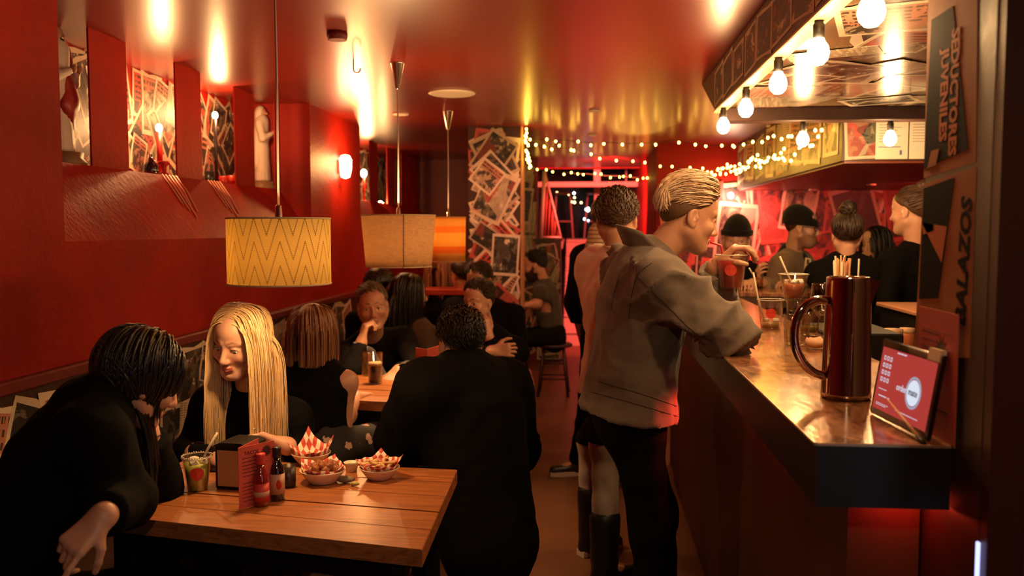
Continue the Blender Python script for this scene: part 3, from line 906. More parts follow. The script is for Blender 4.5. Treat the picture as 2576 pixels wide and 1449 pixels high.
MB().tube([(-2.05, c.y - .012, 1.835), (-2.05, c.y - .006, 1.855), (-2.05, c.y + .006, 1.855), (-2.05, c.y + .012, 1.835)], .003, 6).build('ring', M_BLACKWAX, t)
c = at(412, 400, X=-2.03)
t = thing('candle_holder', 'red wax covered holder below the red candle', 'candle holder', (-2.03, c.y, 1.7525))
MB().lathe([(.032, 1.7525), (.030, 1.765), (.012, 1.775), (.012, 1.80), (.026, 1.815), (.028, 1.825), (.0, 1.825)], 14, (-2.03, c.y, 0)).build('cup', M_REDWAX, t)
for k in range(3): MB().tube([(-2.03 + .026 * math.cos(k * 2), c.y + .026 * math.sin(k * 2), 1.822), (-2.03 + .03 * math.cos(k * 2), c.y + .03 * math.sin(k * 2), 1.80), (-2.03 + .031 * math.cos(k * 2), c.y + .031 * math.sin(k * 2), 1.785)], .004, 5).build('drip', M_REDWAX, t)
for i, (px, m, lb, h) in enumerate(((527, M_BLACKWAX, 'short dark jar at the left of the black candle', .06), (563, M_REDWAX, 'squat red votive right of the black candle', .045), (583, M_REDWAX, 'red votive at the right side of the third niche', .055))):
    c = at(px, 440, X=-2.04)
    t = thing('votive_jar', lb, 'votive', (-2.04, c.y, 1.7525))
    MB().lathe([(.022, 1.7525), (.026, 1.76), (.026, 1.7525 + h), (.022, 1.7525 + h), (.020, 1.765), (0, 1.765)], 14, (-2.04, c.y, 0)).build('jar', m, t)
    MB().lathe([(.018, 1.7655), (.018, 1.7525 + h * .6), (0, 1.7525 + h * .62)], 12, (-2.04, c.y, 0)).build('wax', mat('pale_wax', (.5, .3, .18), .5), t)
# wax runs on the sloped sill
for i, (px, lb) in enumerate(((428, 'pale wax runs down the sill below the red candle'), (540, 'pale wax runs down the sill below the black candle'))):
    b = MB()
    for k in range(5):
        y0 = at(px, 455, X=XN).y + (k - 2) * .035
        b.tube([(XN - .005, y0, 1.7535), (XN + .05, y0 - .01, 1.684), (XN + .10 + .02 * (k % 3), y0 - .01 - .01 * k, 1.613 - .028 * (k % 3))], [.006, .005, .003], 5)
    tag(b.build('wax_drips', mat('pale_drip_wax', (.62, .25, .16), .4)), lb, 'wax', None, 'stuff')

# ------------------------------------------------------------------ pendant lamps
M_CORD = mat('pale_cord', (.55, .42, .36), .5)
M_CHROME = mat('brushed_chrome', (.62, .55, .48), .22, 1)
def shade_mat(name, color, fn=None, mixf=.5):
    m = bpy.data.materials.new(name)
    m.use_nodes = True
    nt = m.node_tree; X.nt = nt
    nt.nodes.clear()
    o = nt.nodes.new('ShaderNodeOutputMaterial'); mx = nt.nodes.new('ShaderNodeMixShader')
    d = nt.nodes.new('ShaderNodeBsdfDiffuse'); t = nt.nodes.new('ShaderNodeBsdfTranslucent')
    mx.inputs[0].default_value = mixf
    c = fn(color) if fn else color
    for n in (d, t): setc(n, c, 'Color')
    nt.links.new(d.outputs[0], mx.inputs[1]); nt.links.new(t.outputs[0], mx.inputs[2]); nt.links.new(mx.outputs[0], o.inputs[0])
    return m
def zigzag(color):
    x, y, z = xyz(coords('Object'))
    a = X.op('ARCTAN2', y, x) / (2 * PI) * 13.0
    tri = ((a.fract() - .5).abs() * 2)
    q = (tri * 20).floor() / 20
    v = z / .19 + q * .60
    f = ((v / .345 + 20.1).fract() - .5).abs()
    f2 = ((v / .345 + 20.45).fract() - .5).abs()
    big = (f < .062)
    sel = ((a * .5).fract() > .5)
    return mixc(color, (.10, .055, .02), big * .85)
def linen(color):
    n = noise(mapping(coords('Object'), (9, 9, 30)), 3, 6, .7, dist=2.0)
    return mixc(color, [c * .38 for c in color], (n - .42).max(0) * 3)
def banded(color):
    x, y, z = xyz(coords('Object'))
    b = (z / .045).floor()
    n = X.op('SINE', b * 2.3)
    return mixc(color, (.75, .26, .05), n.max(0) * .8)
def pendant(px, Y, zc, rt, rb, h, m, label, power, seam=False, drop=.10):
    c = at(px, 600, Y=Y); x = c.x
    t = thing('pendant_lamp', label, 'pendant lamp', (x, Y, zc))
    z0, z1 = zc - h / 2, zc + h / 2
    prof = [(rb, z0 - zc), (rb + (rt - rb) * .5, 0), (rt, z1 - zc), (rt - .003, z1 - zc), (rb + (rt - rb) * .5 - .003, 0), (rb - .003, z0 - zc)]
    o = MB().lathe(prof, 64, (0, 0, 0), closed=True).build('lamp_shade', m, t, local=True)
    rim = mat('pale_shade_rim', (.6, .45, .25), .6)
    for zz, rr, nm in ((z0, rb, 'bottom_rim'), (z1, rt, 'top_rim')):
        MB().lathe([(rr - .004, zz - .002), (rr + .0015, zz - .002), (rr + .0015, zz + .003), (rr - .004, zz + .003)], 48, (x, Y, 0), closed=True).build(nm, rim, t)
    sp = MB()
    for k in range(3):
        a = k * 2 * PI / 3 + .4
        sp.tube([(x, Y, z1 - .012), (x + (rt - .004) * math.cos(a), Y + (rt - .004) * math.sin(a), z1 - .001)], .002, 5)
    sp.build('spider', M_CHROME, t)
    MB().lathe([(.010, z1 - drop + .028), (.016, z1 - drop + .034), (.016, z1 - .01), (.011, z1 + .0), (.009, z1 + .035), (.004, z1 + .04), (.0, z1 + .04)], 14, (x, Y, 0)).build('lamp_holder', M_CHROME, t)
    MB().ball((x, Y, z1 - drop), .022, 14, 10).build('bulb', emit_mat('lamp_bulb_glow', (1, .6, .26), 6), t)
    MB().tube([(x, Y, z1 + .035), (x + .002, Y, (z1 + CEIL) / 2), (x, Y, CEIL - .10)], .0032, 6).build('cord', M_CORD, t)
    MB().lathe([(.006, CEIL - .125), (.010, CEIL - .12), (.034, CEIL - .004), (.036, CEIL - .0005), (0, CEIL - .0005)], 20, (x, Y, 0)).build('ceiling_cup', M_CHROME, t)
    if seam:
        a = -PI / 2 + .35
        MB().tube([(x + (rb + .001) * math.cos(a), Y + (rb + .001) * math.sin(a), z0), (x + (rt + .001) * math.cos(a), Y + (rt + .001) * math.sin(a), z1)], .006, 5, flat=.3).build('seam', mat('brown_seam', (.16, .09, .05), .7), t)
    lamp('POINT', 'pendant_light', (x, Y, z1 - drop), power, WARM, .034)
    return t
pendant(702, 2.44, 1.438, .145, .145, .186, shade_mat('yellow_zigzag_shade', (.80, .64, .27), zigzag, .5), 'yellow drum pendant with brown zigzag lines over the near table', 34)
pendant(1003, 4.15, 1.445, .178, .158, .245, shade_mat('natural_linen_shade', (.50, .35, .21), linen, .45), 'large linen pendant with a dark seam over the second table', 100, True, .058)
pendant(1128, 5.86, 1.433, .118, .114, .300, shade_mat('orange_banded_shade', (.88, .60, .20), banded, .5), 'small orange banded pendant farthest from the camera', 18, False, .08)
# ================================================================== TABLES, STOOLS AND WHAT STANDS ON THEM
TZ = .76
M_BLACKMETAL = mat('black_metal', (.012, .011, .011), .38, .6)
def table(FL, FR, BR, BL, n, name, label, zt=TZ, th=.042):
    c = [(FL[i] + FR[i] + BR[i] + BL[i]) / 4 for i in (0, 1)]
    t = thing(name, label, 'table', (c[0], c[1], 0))
    FL, FR, BR, BL = [Vector((*p, 0)) for p in (FL, FR, BR, BL)]
    g = .0022
    for k in range(n):
        d = (BL - FL).length
        a, b = k / n + (g / d if k else 0), (k + 1) / n - (g / d if k < n - 1 else 0)
        q = [FL.lerp(BL, a), FR.lerp(BR, a), FR.lerp(BR, b), FL.lerp(BL, b)]
        dz = (0, -.0008, .0004, -.0004, 0, .0003)[k % 6]
        up = MB()
        ctr = sum(q, Vector()) / 4
        lo = [(p.x, p.y, zt - th) for p in q]; mid = [(p.x, p.y, zt - .002 + dz) for p in q]
        ins = [p + (ctr - p).normalized() * .003 for p in q]; hi = [(p.x, p.y, zt + dz) for p in ins]
        up.add(lo + mid + hi, [(3, 2, 1, 0)] + [(i, (i + 1) % 4, (i + 1) % 4 + 4, i + 4) for i in range(4)] + [(i + 4, (i + 1) % 4 + 4, (i + 1) % 4 + 8, i + 8) for i in range(4)] + [(8, 9, 10, 11)])
        up.build('plank', M_TABLE, t)
    C = Vector((c[0], c[1], 0))
    fr = MB()
    for a, b in ((FL, FR), (FR, BR), (BR, BL), (BL, FL)):
        a2, b2 = a.lerp(C, .14), b.lerp(C, .14)
        dv = (b2 - a2); M = frame((a2.x, a2.y, zt - th - .03), dv, Vector((0, 0, 1)).cross(dv))
        fr.box((0, -.012, -.028), (dv.length, .012, .0295), 0, M)
    fr.build('under_frame', M_BLACKMETAL, t)
    for p in (FL, FR, BR, BL):
        q = p.lerp(C, .16)
        MB().bbox((q.x - .02, q.y - .02, 0), (q.x + .02, q.y + .02, zt - th - .001), .003).build('leg', M_BLACKMETAL, t)
    return t
table((-1.30, 2.135), (-.384, 1.955), (-.405, 2.632), (-1.30, 2.69), 5, 'wooden_table', 'plank table in the foreground with food baskets and sauce bottles')
table((-1.40, 3.755), (-.690, 3.622), (-.705, 4.29), (-1.40, 4.36), 5, 'wooden_table', 'plank table in the middle with the dark beer and napkin box')
table((-1.42, 5.66), (-.90, 5.62), (-.90, 6.05), (-1.42, 6.08), 5, 'wooden_table', 'plank table at the back behind the long haired guests')

def stool(x, y, h, label, m=None, r=.16, wood_seat=True):
    m = m or M_BLACKMETAL
    t = thing('stool', label, 'stool', (x, y, 0), 'stools at the tables')
    MB().lathe([(r * .9, h - .03), (r, h - .022), (r, h - .006), (r * .94, h), (0, h)], 28, (x, y, 0)).build('seat', M_DARKWOOD, t)
    for k in range(4):
        a = PI / 4 + k * PI / 2
        MB().tube([(x + r * .72 * math.cos(a), y + r * .72 * math.sin(a), h - .03), (x + r * 1.12 * math.cos(a), y + r * 1.12 * math.sin(a), .0)], .013, 8).build('leg', m, t)
    for z, nm in ((.16, 'footrest'), (.30, 'brace')):
        rr = r * (1.12 - .40 * z / h)
        b = MB()
        P = [(x + rr * math.cos(PI / 4 + k * PI / 2), y + rr * math.sin(PI / 4 + k * PI / 2), z) for k in range(4)]
        for k in range(4): b.tube([P[k], P[(k + 1) % 4]], .008, 6)
        b.build(nm, m, t)
    return t

M_CLEAR = clear_mat('clear_plastic', (.95, .94, .92), .05, 1.45, 1.6)
M_GLASS = clear_mat('clear_glass', (.92, .91, .88), .02, 1.5, 1.6)
M_STRAW = mat('cream_straw', (.72, .60, .42), .45)
M_REDPRINT = mat('red_cup_print', (.60, .05, .03), .5)
M_LIMEDRINK = mat('lime_drink', (.62, .62, .10), .4)
M_REDDRINK = mat('red_drink', (.50, .030, .020), .15)
M_ICE = mat('ice', (.75, .72, .62), .15)
def lathe_obj(prof, p, name, m, parent, seg=28, closed=False, sx=1, sy=1):
    return MB().lathe(prof, seg, p, closed=closed, sx=sx, sy=sy).build(name, m, parent)
def straw(parent, a, b, c=None, r=.0032, m=None, name='straw'):
    pts = [a, b] + ([c] if c is not None else [])
    P = [Vector(q) for q in pts]
    if c is not None:
        P = [P[0], P[0].lerp(P[1], .95), P[1], P[1].lerp(P[2], .05), P[2]]
    return MB().tube(P, r, 8).build(name, m or M_STRAW, parent)
def curved_disc(parent, c, R, ang, zc, rad, m, name='cup_print', n=16, slope=0):
    """a round print bent on the wall of a cup"""
    vs = []; fs = []
    for s in (.0013, .0019):
        for i in range(n):
            a = 2 * PI * i / n
            u, w = rad * math.cos(a), rad * math.sin(a)
            rr = R + slope * w + s
            vs.append((c[0] + rr * math.cos(ang + u / R), c[1] + rr * math.sin(ang + u / R), zc + w))
        vs.append((c[0] + (R + .0019) * math.cos(ang), c[1] + (R + .0019) * math.sin(ang), zc))
    for i in range(n):
        fs.append((n + 1 + i, n + 1 + (i + 1) % n, 2 * n + 1)); fs.append((i, (i + 1) % n, n + 1 + (i + 1) % n, n + 1 + i))
    return MB().add(vs, fs).build(name, m, parent)
def plastic_cup(p, rt, rb, h, label, drink=None, level=.7, print_ang=None, ice=0, group='plastic cups', cat='cup'):
    p = Vector(p)
    t = thing('plastic_cup', label, cat, p, group)
    w = .0012
    lathe_obj([(rb, 0), (rb + (rt - rb), h - .004), (rt + .0035, h - .003), (rt + .0035, h), (rt - .001, h), (rt - w, h - .005), (rb - w, .003), (0, .003)], p, 'cup_wall', M_CLEAR, t)
    MB().tube([p + Vector(((rt + .002) * math.cos(a), (rt + .002) * math.sin(a), h - .0015)) for a in [i * 2 * PI / 28 for i in range(29)]], .0016, 5, cap=False).build('rim', mat('pale_cup_rim', (.8, .75, .65), .15), t)
    if drink:
        r1 = rb + (rt - rb) * level - w * 2
        lathe_obj([(0, .0035), (rb - w * 2, .0035), (r1, h * level), (0, h * level)], p, 'drink', drink, t)
        for k in range(ice):
            a = k * 2.4; rr = r1 * .55
            M = Matrix.Translation(p + Vector((rr * math.cos(a), rr * math.sin(a), h * level + .002))) @ Matrix.Rotation(k * 1.1, 4, 'Z') @ Matrix.Rotation(.6 + k, 4, 'X')
            MB().bbox((-.011, -.011, -.011), (.011, .011, .011), .003, 0, M).build('ice_cube', M_ICE, t)
    if print_ang is not None:
        zc = h * .55; R = rb + (rt - rb) * .55
        curved_disc(t, p, R, print_ang, p.z + zc, .019, M_REDPRINT, slope=(rt - rb) / h)
    return t
# --- foreground table
def tp(px, py, z=TZ): return at(px, py, Z=z + .0006)
c = tp(497, 1232)
cup = plastic_cup(c, .040, .027, .098, 'plastic cup of lime drink with a bent straw on the foreground table', M_LIMEDRINK, .8, -1.15, 3)
straw(cup, c + Vector((-.01, .01, .012)), c + Vector((.028, -.004, .108)), c + Vector((.062, .0, .166)), .0034)
MB().ball(c + Vector((.006, -.012, .080)), .016, 10, 6, sc=(1, .4, 1)).build('lime_wedge', mat('lime_flesh', (.50, .52, .12), .4), cup)
b = MB()
for k in range(40):
    a = k * 2 * PI / 40
    b.ball(c + Vector((.0405 * math.cos(a), .0405 * math.sin(a), .098 + .001 * (k % 3))), .0024, 5, 4)
tag(b.build('salt_rim', mat('chilli_salt', (.5, .38, .28), .9), cup), None, None, None, 'stuff')

def napkin_box(p, ang, label, w=.105, d=.10, h=.135):
    t = thing('napkin_dispenser', label, 'napkin dispenser', p, 'napkin boxes')
    t.rotation_euler.z = ang
    L = dict(local=True)
    MB().bbox((-w / 2, -d / 2, 0), (w / 2, d / 2, h * .90), .004).build('case', M_BLACKPAINT, t, **L)
    MB().prism([(-w / 2 - .002, h * .901), (w / 2 + .002, h * .901), (w / 2 + .002, h * .94), (w * .3, h * 1.0), (-w * .3, h * 1.0), (-w / 2 - .002, h * .94)], -d / 2 - .002, d / 2 + .002, 1).build('lid', M_BLACKPAINT, t, **L)
    for s in (-1, 1):
        MB().bbox((-w / 2 + .009, s * (d / 2 + .0008) - .0008, .010), (w / 2 - .009, s * (d / 2 + .0008) + .0008, h * .84), .0006).build('side_panel', M_KRAFT, t, **L)
        MB().bbox((s * (w / 2 + .0008) - .0008, -d / 2 + .010, .010), (s * (w / 2 + .0008) + .0008, d / 2 - .010, h * .84), .0006).build('side_panel', M_KRAFT, t, **L)
    return t
M_KRAFT = mat('kraft_panel', (.46, .27, .15), .55, bump_s=.05, bump_scale=80)
c = tp(590, 1240); napkin_box(c + Vector((-.012, .075, 0)), -.12, 'black napkin box with tan panels behind the red menu card')

M_MENU = mat('red_menu_card', (.55, .085, .062), .55, var=.06, bump_scale=40)
M_MENUINK = mat('menu_ink', (.05, .010, .010), .6)
def starburst(M, r, name, m, parent, n=14):
    vs = []; fs = []
    for s in (0, .0006):
        for i in range(2 * n):
            a = PI * i / n
            rr = r * (1 if i % 2 == 0 else .62)
            vs.append(M @ Vector((rr * math.cos(a), rr * math.sin(a), s)))
    fs = [list(range(2 * n))[::-1], list(range(2 * n, 4 * n))] + [(i, (i + 1) % (2 * n), (i + 1) % (2 * n) + 2 * n, i + 2 * n) for i in range(2 * n)]
    return MB().add(vs, fs).build(name, m, parent)
def leaf(parent, o, xd, w, h, name, lines=True, title=None, burst=None, flip=False):
    """one standing leaf of a menu card: foot along xd from o"""
    xd = Vector(xd).normalized(); o = Vector(o)
    M = frame(o, xd, (0, 0, 1))            # z of the frame looks to the viewer side
    MB().box((0, 0, -.0007), (w, h, .0007), 0, M).build(name, M_MENU, parent)
    b = MB()
    rnd = random.Random(int(w * 1e5))
    if lines:
        for k in range(13):
            y = h * (.80 - k * .058)
            if k in (6,): continue
            b.box((w * .10, y, .0007), (w * (.10 + rnd.uniform(.3, .75)), y + h * .010, .0010), 0, M)
        b.box((w * .10, h * .825, .0007), (w * .9, h * .829, .0010), 0, M)
        tag(b.build('printed_lines', M_MENUINK, parent), None, None, None, 'stuff')
    if title: text_mesh(title, h * .085, M @ Matrix.Translation((w * .36, h * .88, .0009)), 'lettering', M_MENUINK, parent, .0002, .0003)
    if burst: starburst(M @ Matrix.Translation((w * burst[0], h * burst[1], .0008)), burst[2], 'starburst_print', M_MENUINK, parent)
s0 = tp(602, 1282)
t = thing('menu_card', 'folded red menu card standing open on the foreground table', 'menu card', s0, 'menu cards')
leaf(t, s0, (.56, .83, 0), .112, .165, 'front_leaf', True, 'TACOS', (.78, .86, .017))
leaf(t, s0 + Vector((.0, .002, 0)), (.10, .99, 0), .112, .165, 'back_leaf', False)

def bottle(p, prof, label, m, parts, cat='bottle'):
    t = thing('sauce_bottle', label, cat, p, 'sauce bottles')
    lathe_obj(prof, p, 'body', m, t, 24)
    for nm, pr, mm in parts: lathe_obj(pr, p, nm, mm, t, 24, closed=nm.endswith('label'))
    return t
M_SAUCERED = mat('red_sauce_glass', (.22, .012, .008), .10, coat=1)
M_SAUCEDARK = mat('dark_sauce_glass', (.018, .007, .005), .08, coat=1)
M_CAPRED = mat('red_cap', (.60, .05, .045), .35)
M_CAPBLACK = mat('black_cap', (.012, .010, .010), .35)
M_LABELRED = mat('red_sauce_label', (.50, .035, .025), .5)
M_LABELTAN = mat('tan_sauce_label', (.50, .28, .16), .5)
c = tp(658, 1270)
bt = bottle(c, [(.019, 0), (.0205, .004), (.0205, .070), (.016, .088), (.0095, .098), (.009, .118), (0, .118)], 'red capped hot sauce bottle beside the menu card', M_SAUCERED,
            [('cap', [(.011, .112), (.0125, .116), (.0125, .138), (.0115, .141), (0, .141)], M_CAPRED), ('paper_label', [(.0207, .012), (.0212, .012), (.0212, .062), (.0207, .062)], M_LABELRED)])
MB().lathe([(.0214, .026), (.0216, .026), (.0216, .040), (.0214, .040)], 24, c, closed=True).build('label_band', M_LABELTAN, bt)
c = tp(698, 1256)
bt = bottle(c, [(.0185, 0), (.020, .004), (.020, .078), (.0155, .096), (.0092, .106), (.0088, .122), (0, .122)], 'dark sauce bottle with a black cap and tan label', M_SAUCEDARK,
            [('cap', [(.0105, .117), (.012, .120), (.012, .143), (.011, .146), (0, .146)], M_CAPBLACK), ('paper_label', [(.0202, .018), (.0207, .018), (.0207, .074), (.0202, .074)], M_LABELTAN)])
MB().ball(c + Vector((.010, -.018, .046)), .010, 10, 6, sc=(1, .3, 1.4)).build('label_emblem', M_LABELRED, bt)
c = tp(727, 1224)
t = thing('dip_cup', 'small dark dip cup between the dark bottle and the food bowl', 'cup', c)
lathe_obj([(.017, 0), (.0195, .003), (.0205, .062), (.0195, .062), (.0175, .012), (0, .012)], c, 'cup_body', mat('dark_tin', (.05, .035, .025), .35, .6), t)
lathe_obj([(.0175, .013), (.0188, .044), (0, .046)], c, 'dip', mat('green_dip', (.10, .09, .02), .5), t)

M_BOWL = mat('cream_paper_bowl', (.74, .56, .38), .55)
def checker(name):
    m = bpy.data.materials.new(name)
    nt, b = nodes(m)
    n = X.nt.nodes.new('ShaderNodeTexCoord')
    ch = X.nt.nodes.new('ShaderNodeTexChecker')
    ch.inputs['Scale'].default_value = 9
    ch.inputs[1].default_value = (.80, .68, .52, 1); ch.inputs[2].default_value = (.50, .055, .030, 1)
    X.nt.links.new(n.outputs['UV'], ch.inputs[0]); X.nt.links.new(ch.outputs[0], b.inputs['Base Color'])
    b.inputs['Roughness'].default_value = .5
    return m
M_CHECK = checker('red_checked_paper')
def bowl(p, R, h, label, sx=1.0):
    t = thing('food_bowl', label, 'bowl', p, 'paper food bowls')
    lathe_obj([(R * .55, 0), (R * .62, .002), (R * .93, h * .8), (R, h - .002), (R, h), (R * .96, h), (R * .88, h * .72), (R * .56, .006), (0, .006)], p, 'bowl_body', M_BOWL, t, 36, sx=sx)
    return t
def liner(p, R, h, ang, label, lift, seed=1, size=1.9, sx=1.0):
    """square sheet of paper pressed in a bowl, corners standing up"""
    n = 17; vs = []; fs = []; uv = []
    rnd = random.Random(seed)
    ph = [rnd.uniform(0, 6) for _ in range(4)]
    ca, sa = math.cos(ang), math.sin(ang)
    for i in range(n):
        for j in range(n):
            u, w = (i / (n - 1) - .5) * size * R, (j / (n - 1) - .5) * size * R
            r = math.hypot(u, w)
            a = math.atan2(w, u)
            rr = min(r, R * .90 + max(0, r - R * .9) * .55)
            z = .010 + (h * .9) * (min(r, R) / R) ** 2.2 + max(0, r - R * .86) * lift * (1 + .55 * math.sin(a + ang) + .3 * math.sin(3 * a + ph[0])) + .003 * math.sin(7 * a + ph[1]) * min(1, r / R)
            x, y = rr * math.cos(a) * sx, rr * math.sin(a)
            vs.append((p.x + ca * x - sa * y, p.y + sa * x + ca * y, p.z + z)); uv.append((i / (n - 1), j / (n - 1)))
    for i in range(n - 1):
        for j in range(n - 1):
            fs.append((i * n + j, (i + 1) * n + j, (i + 1) * n + j + 1, i * n + j + 1))
    b = MB().add(vs, fs, 0, True)
    o = b.build('paper_liner', M_CHECK)
    l = o.data.uv_layers.new(name='UVMap')
    for pl in o.data.polygons:
        for li in pl.loop_indices: l.data[li].uv = uv[o.data.loops[li].vertex_index]
    md = o.modifiers.new('thickness', 'SOLIDIFY'); md.thickness = .0012
    return tag(o, label, 'paper', 'checked paper liners')
def lump(seed, r, m, name, sq=(1, 1, .8)):
    rnd = random.Random(seed)
    b = MB().ball((0, 0, 0), r, 12, 8, sc=sq)
    b.v = [tuple(Vector(v) * (1 + .16 * math.sin(v[0] * 420 + seed) * math.cos(v[1] * 380 + seed * 2) + .10 * math.sin(v[2] * 500))) for v in b.v]
    me = b.mesh(name); me.materials.append(m)
    return me
M_FRIED = mat('glazed_fried_chicken', (.28, .085, .025), .38, bump_s=.6, bump_scale=160, var=.45)
M_PALECHIP = mat('pale_fried_chip', (.62, .40, .14), .5, bump_s=.3, bump_scale=120, var=.3)
M_ONION = mat('pickled_onion', (.55, .16, .17), .4)
b1 = tp(812, 1212) + Vector((0, .0, 0))
bowl(b1, .064, .038, 'cream bowl of glazed chicken bites on the foreground table', 1.05)
liner(b1, .062, .036, .55, 'checked paper lining the bowl of chicken bites', .55, 4, 1.95)
LM = [lump(k, .0135, M_FRIED, 'chicken_bite') for k in range(4)]
for k in range(15):
    a = k * 2.4; r = .0115 * math.sqrt(k)
    o = bpy.data.objects.new('chicken_bite', LM[k % 4]); COL.objects.link(o)
    o.location = b1 + Vector((r * math.cos(a) + .004, r * math.sin(a) - .006, .037 + .014 * (1 - r / .05) + .003 * (k % 3)))
    o.rotation_euler = (k, k * 2.1, k * .7)
    tag(o, 'glazed brown chicken bite piled in the left bowl on checked paper', 'food', 'chicken bites in the left bowl')
b2 = tp(955, 1202)
bowl(b2, .060, .034, 'cream bowl of pale fried snack at the right of the foreground table')
liner(b2, .058, .034, .95, 'checked paper with a tall corner lining the right bowl', .70, 9, 2.05)
for k in range(18):
    a = k * 2.4; r = .0105 * math.sqrt(k)
    b = MB(); L = .016 + .006 * (k % 3)
    pts = [Vector((L * (q / 5 - .5) * 2, .006 * math.sin(q * 1.1 + k), .006 * math.sin(q * .9))) for q in range(6)]
    b.tube(pts, [.003, .006, .007, .007, .006, .003], 6, flat=.5)
    o = b.build('fried_chip' if k % 4 else 'onion_strip', M_PALECHIP if k % 4 else M_ONION)
    o.location = b2 + Vector((r * math.cos(a), r * math.sin(a), .036 + .012 * (1 - r / .05) + .003 * (k % 2)))
    o.rotation_euler = (.4 * math.sin(k), .4 * math.cos(k * 2), k * 1.3)
    tag(o, 'pale curled fried chip heaped in the right bowl' if k % 4 else 'pink onion strip among the pale chips in the right bowl', 'food', 'fried chips in the right bowl' if k % 4 else 'onion strips in the right bowl')
b3 = tp(775, 1172) + Vector((.0, .03, 0))
bowl(b3, .062, .036, 'pale bowl half hidden behind the bowl of chicken bites')
liner(b3, .060, .036, 1.2, 'checked paper with a raised corner in the hidden bowl behind', 1.1, 15, 2.0)
c = tp(884, 1185)
t = thing('sauce_pot', 'small white pot of green sauce between the two bowls', 'pot', c)
lathe_obj([(.016, 0), (.022, .026), (.024, .028), (.021, .027), (.015, .004), (0, .004)], c, 'pot_body', mat('white_plastic', (.75, .66, .5), .4), t)
lathe_obj([(.0155, .005), (.0195, .020), (0, .021)], c, 'sauce', mat('green_sauce', (.20, .22, .07), .4), t)
c = tp(893, 1222)
tag(MB().ball((0, 0, .006), .014, 12, 6, sc=(1, .55, .42)).build('lime_piece', mat('lime_rind', (.35, .33, .06), .4)), 'squeezed lime piece lying between the bowls', 'lime').location = c
c = tp(868, 1214)
b = MB().ball((0, 0, .010), .022, 12, 8, sc=(1.2, .7, .45)); b.v = [tuple(Vector(v) * (1 + .2 * math.sin(v[0] * 300) * math.cos(v[1] * 260))) for v in b.v]
tag(b.build('crumpled_napkin', mat('grey_crumpled_paper', (.20, .15, .11), .7)), 'crumpled grey napkin on the table below the sauce pot', 'napkin').location = c
c = tp(548, 1180)
t = thing('phone', 'black phone lying at the back edge of the foreground table', 'phone', c)
MB().bbox((c.x - .05, c.y - .035, TZ + .0005), (c.x + .05, c.y + .035, TZ + .0085), .003).build('case', M_BLACKPAINT, t)
MB().bbox((c.x - .047, c.y - .032, TZ + .0086), (c.x + .047, c.y + .032, TZ + .0092), .0002).build('screen', mat('black_phone_glass', (.004, .004, .005), .04, coat=1), t)

# --- middle table
c = tp(944, 965)
t = thing('beer_glass', 'tall glass of dark beer with pale foam on the middle table', 'glass', c)
lathe_obj([(.030, 0), (.032, .002), (.038, .150), (.0365, .150), (.0305, .008), (0, .008)], c, 'glass_wall', M_GLASS, t)
lathe_obj([(0, .0085), (.0300, .0085), (.0335, .088), (0, .088)], c, 'beer', mat('dark_beer', (.018, .006, .003), .1), t)
lathe_obj([(0, .0885), (.0335, .0885), (.0340, .104), (0, .106)], c, 'foam', mat('beer_foam', (.62, .45, .26), .8), t)
c = tp(1027, 982); napkin_box(c + Vector((0, .045, 0)), .03, 'black napkin box with tan panel beside the beer', .085, .09, .125)
s0 = tp(1072, 983) + Vector((.0, .02, 0))
t = thing('menu_card', 'narrow red menu card behind the napkin box on the middle table', 'menu card', s0, 'menu cards')
leaf(t, s0, (.25, .97, 0), .15, .190, 'front_leaf', False)
leaf(t, s0 + Vector((-.004, -.002, 0)), (-.75, .66, 0), .075, .190, 'back_leaf', True)
c = tp(925, 945)
t = thing('water_glass', 'clear glass left of the dark beer on the middle table', 'glass', c)
lathe_obj([(.028, 0), (.030, .002), (.036, .125), (.0348, .125), (.0288, .006), (0, .006)], c, 'glass_wall', M_GLASS, t)

# --- the near counter
def bp(px, py, z=BZT): return at(px, py, Z=z + .0006)
c = bp(2127, 999)
jug = thing('steel_jug', 'tall polished steel jug with a loop handle at the near end of the counter', 'jug', c)
M_STEEL = mat('polished_dark_steel', (.60, .52, .47), .055, 1)
sc_ = 1.0
JH = (999 - 712) / F_PX * c.y * 1.035
R0, R1 = .0545, .047
lathe_obj([(R0 - .004, 0), (R0, .003), (R0, .012), (R0 - .001, .016), (R1 + .001, JH - .02), (R1, JH - .002), (R1 - .0005, JH), (R1 - .004, JH - .001), (R1 - .003, JH - .02), (R0 - .005, .02), (0, .012)], c, 'body', M_STEEL, jug, 64)
MB().lathe([(R1 - .005, JH - .016), (R1 - .005, JH - .012), (R1 * .5, JH - .006), (0, JH - .005)], 40, c).build('lid', mat('black_lid', (.015, .012, .012), .2), jug)
hx = Vector((-1, -.12, 0)).normalized()
hp = [c + hx * r + Vector((0, 0, z * JH)) for r, z in ((R1 - .003, .80), (R1 + .022, .808), (R1 + .050, .76), (R1 + .068, .66), (R1 + .074, .53), (R1 + .068, .40), (R1 + .050, .28), (R1 + .026, .205), (R0 - .006, .18))]
def smooth_pts(P, n=6):
    out = []
    for i in range(len(P) - 1):
        p0, p1, p2, p3 = P[max(i - 1, 0)], P[i], P[i + 1], P[min(i + 2, len(P) - 1)]
        for k in range(n):
            u = k / n
            out.append(.5 * ((2 * p1) + (p2 - p0) * u + (2 * p0 - 5 * p1 + 4 * p2 - p3) * u * u + (3 * p1 - p0 - 3 * p2 + p3) * u ** 3))
    out.append(P[-1]); return out
MB().tube(smooth_pts(hp), .0078, 12, flat=1.35).build('handle', M_STEEL, jug)
sx_ = -hx
zt = JH - .003
q = [c + sx_ * (R1 - .006) + Vector((0, dy, z)) for dy in (-.022, .022) for z in (zt, zt - .070)]
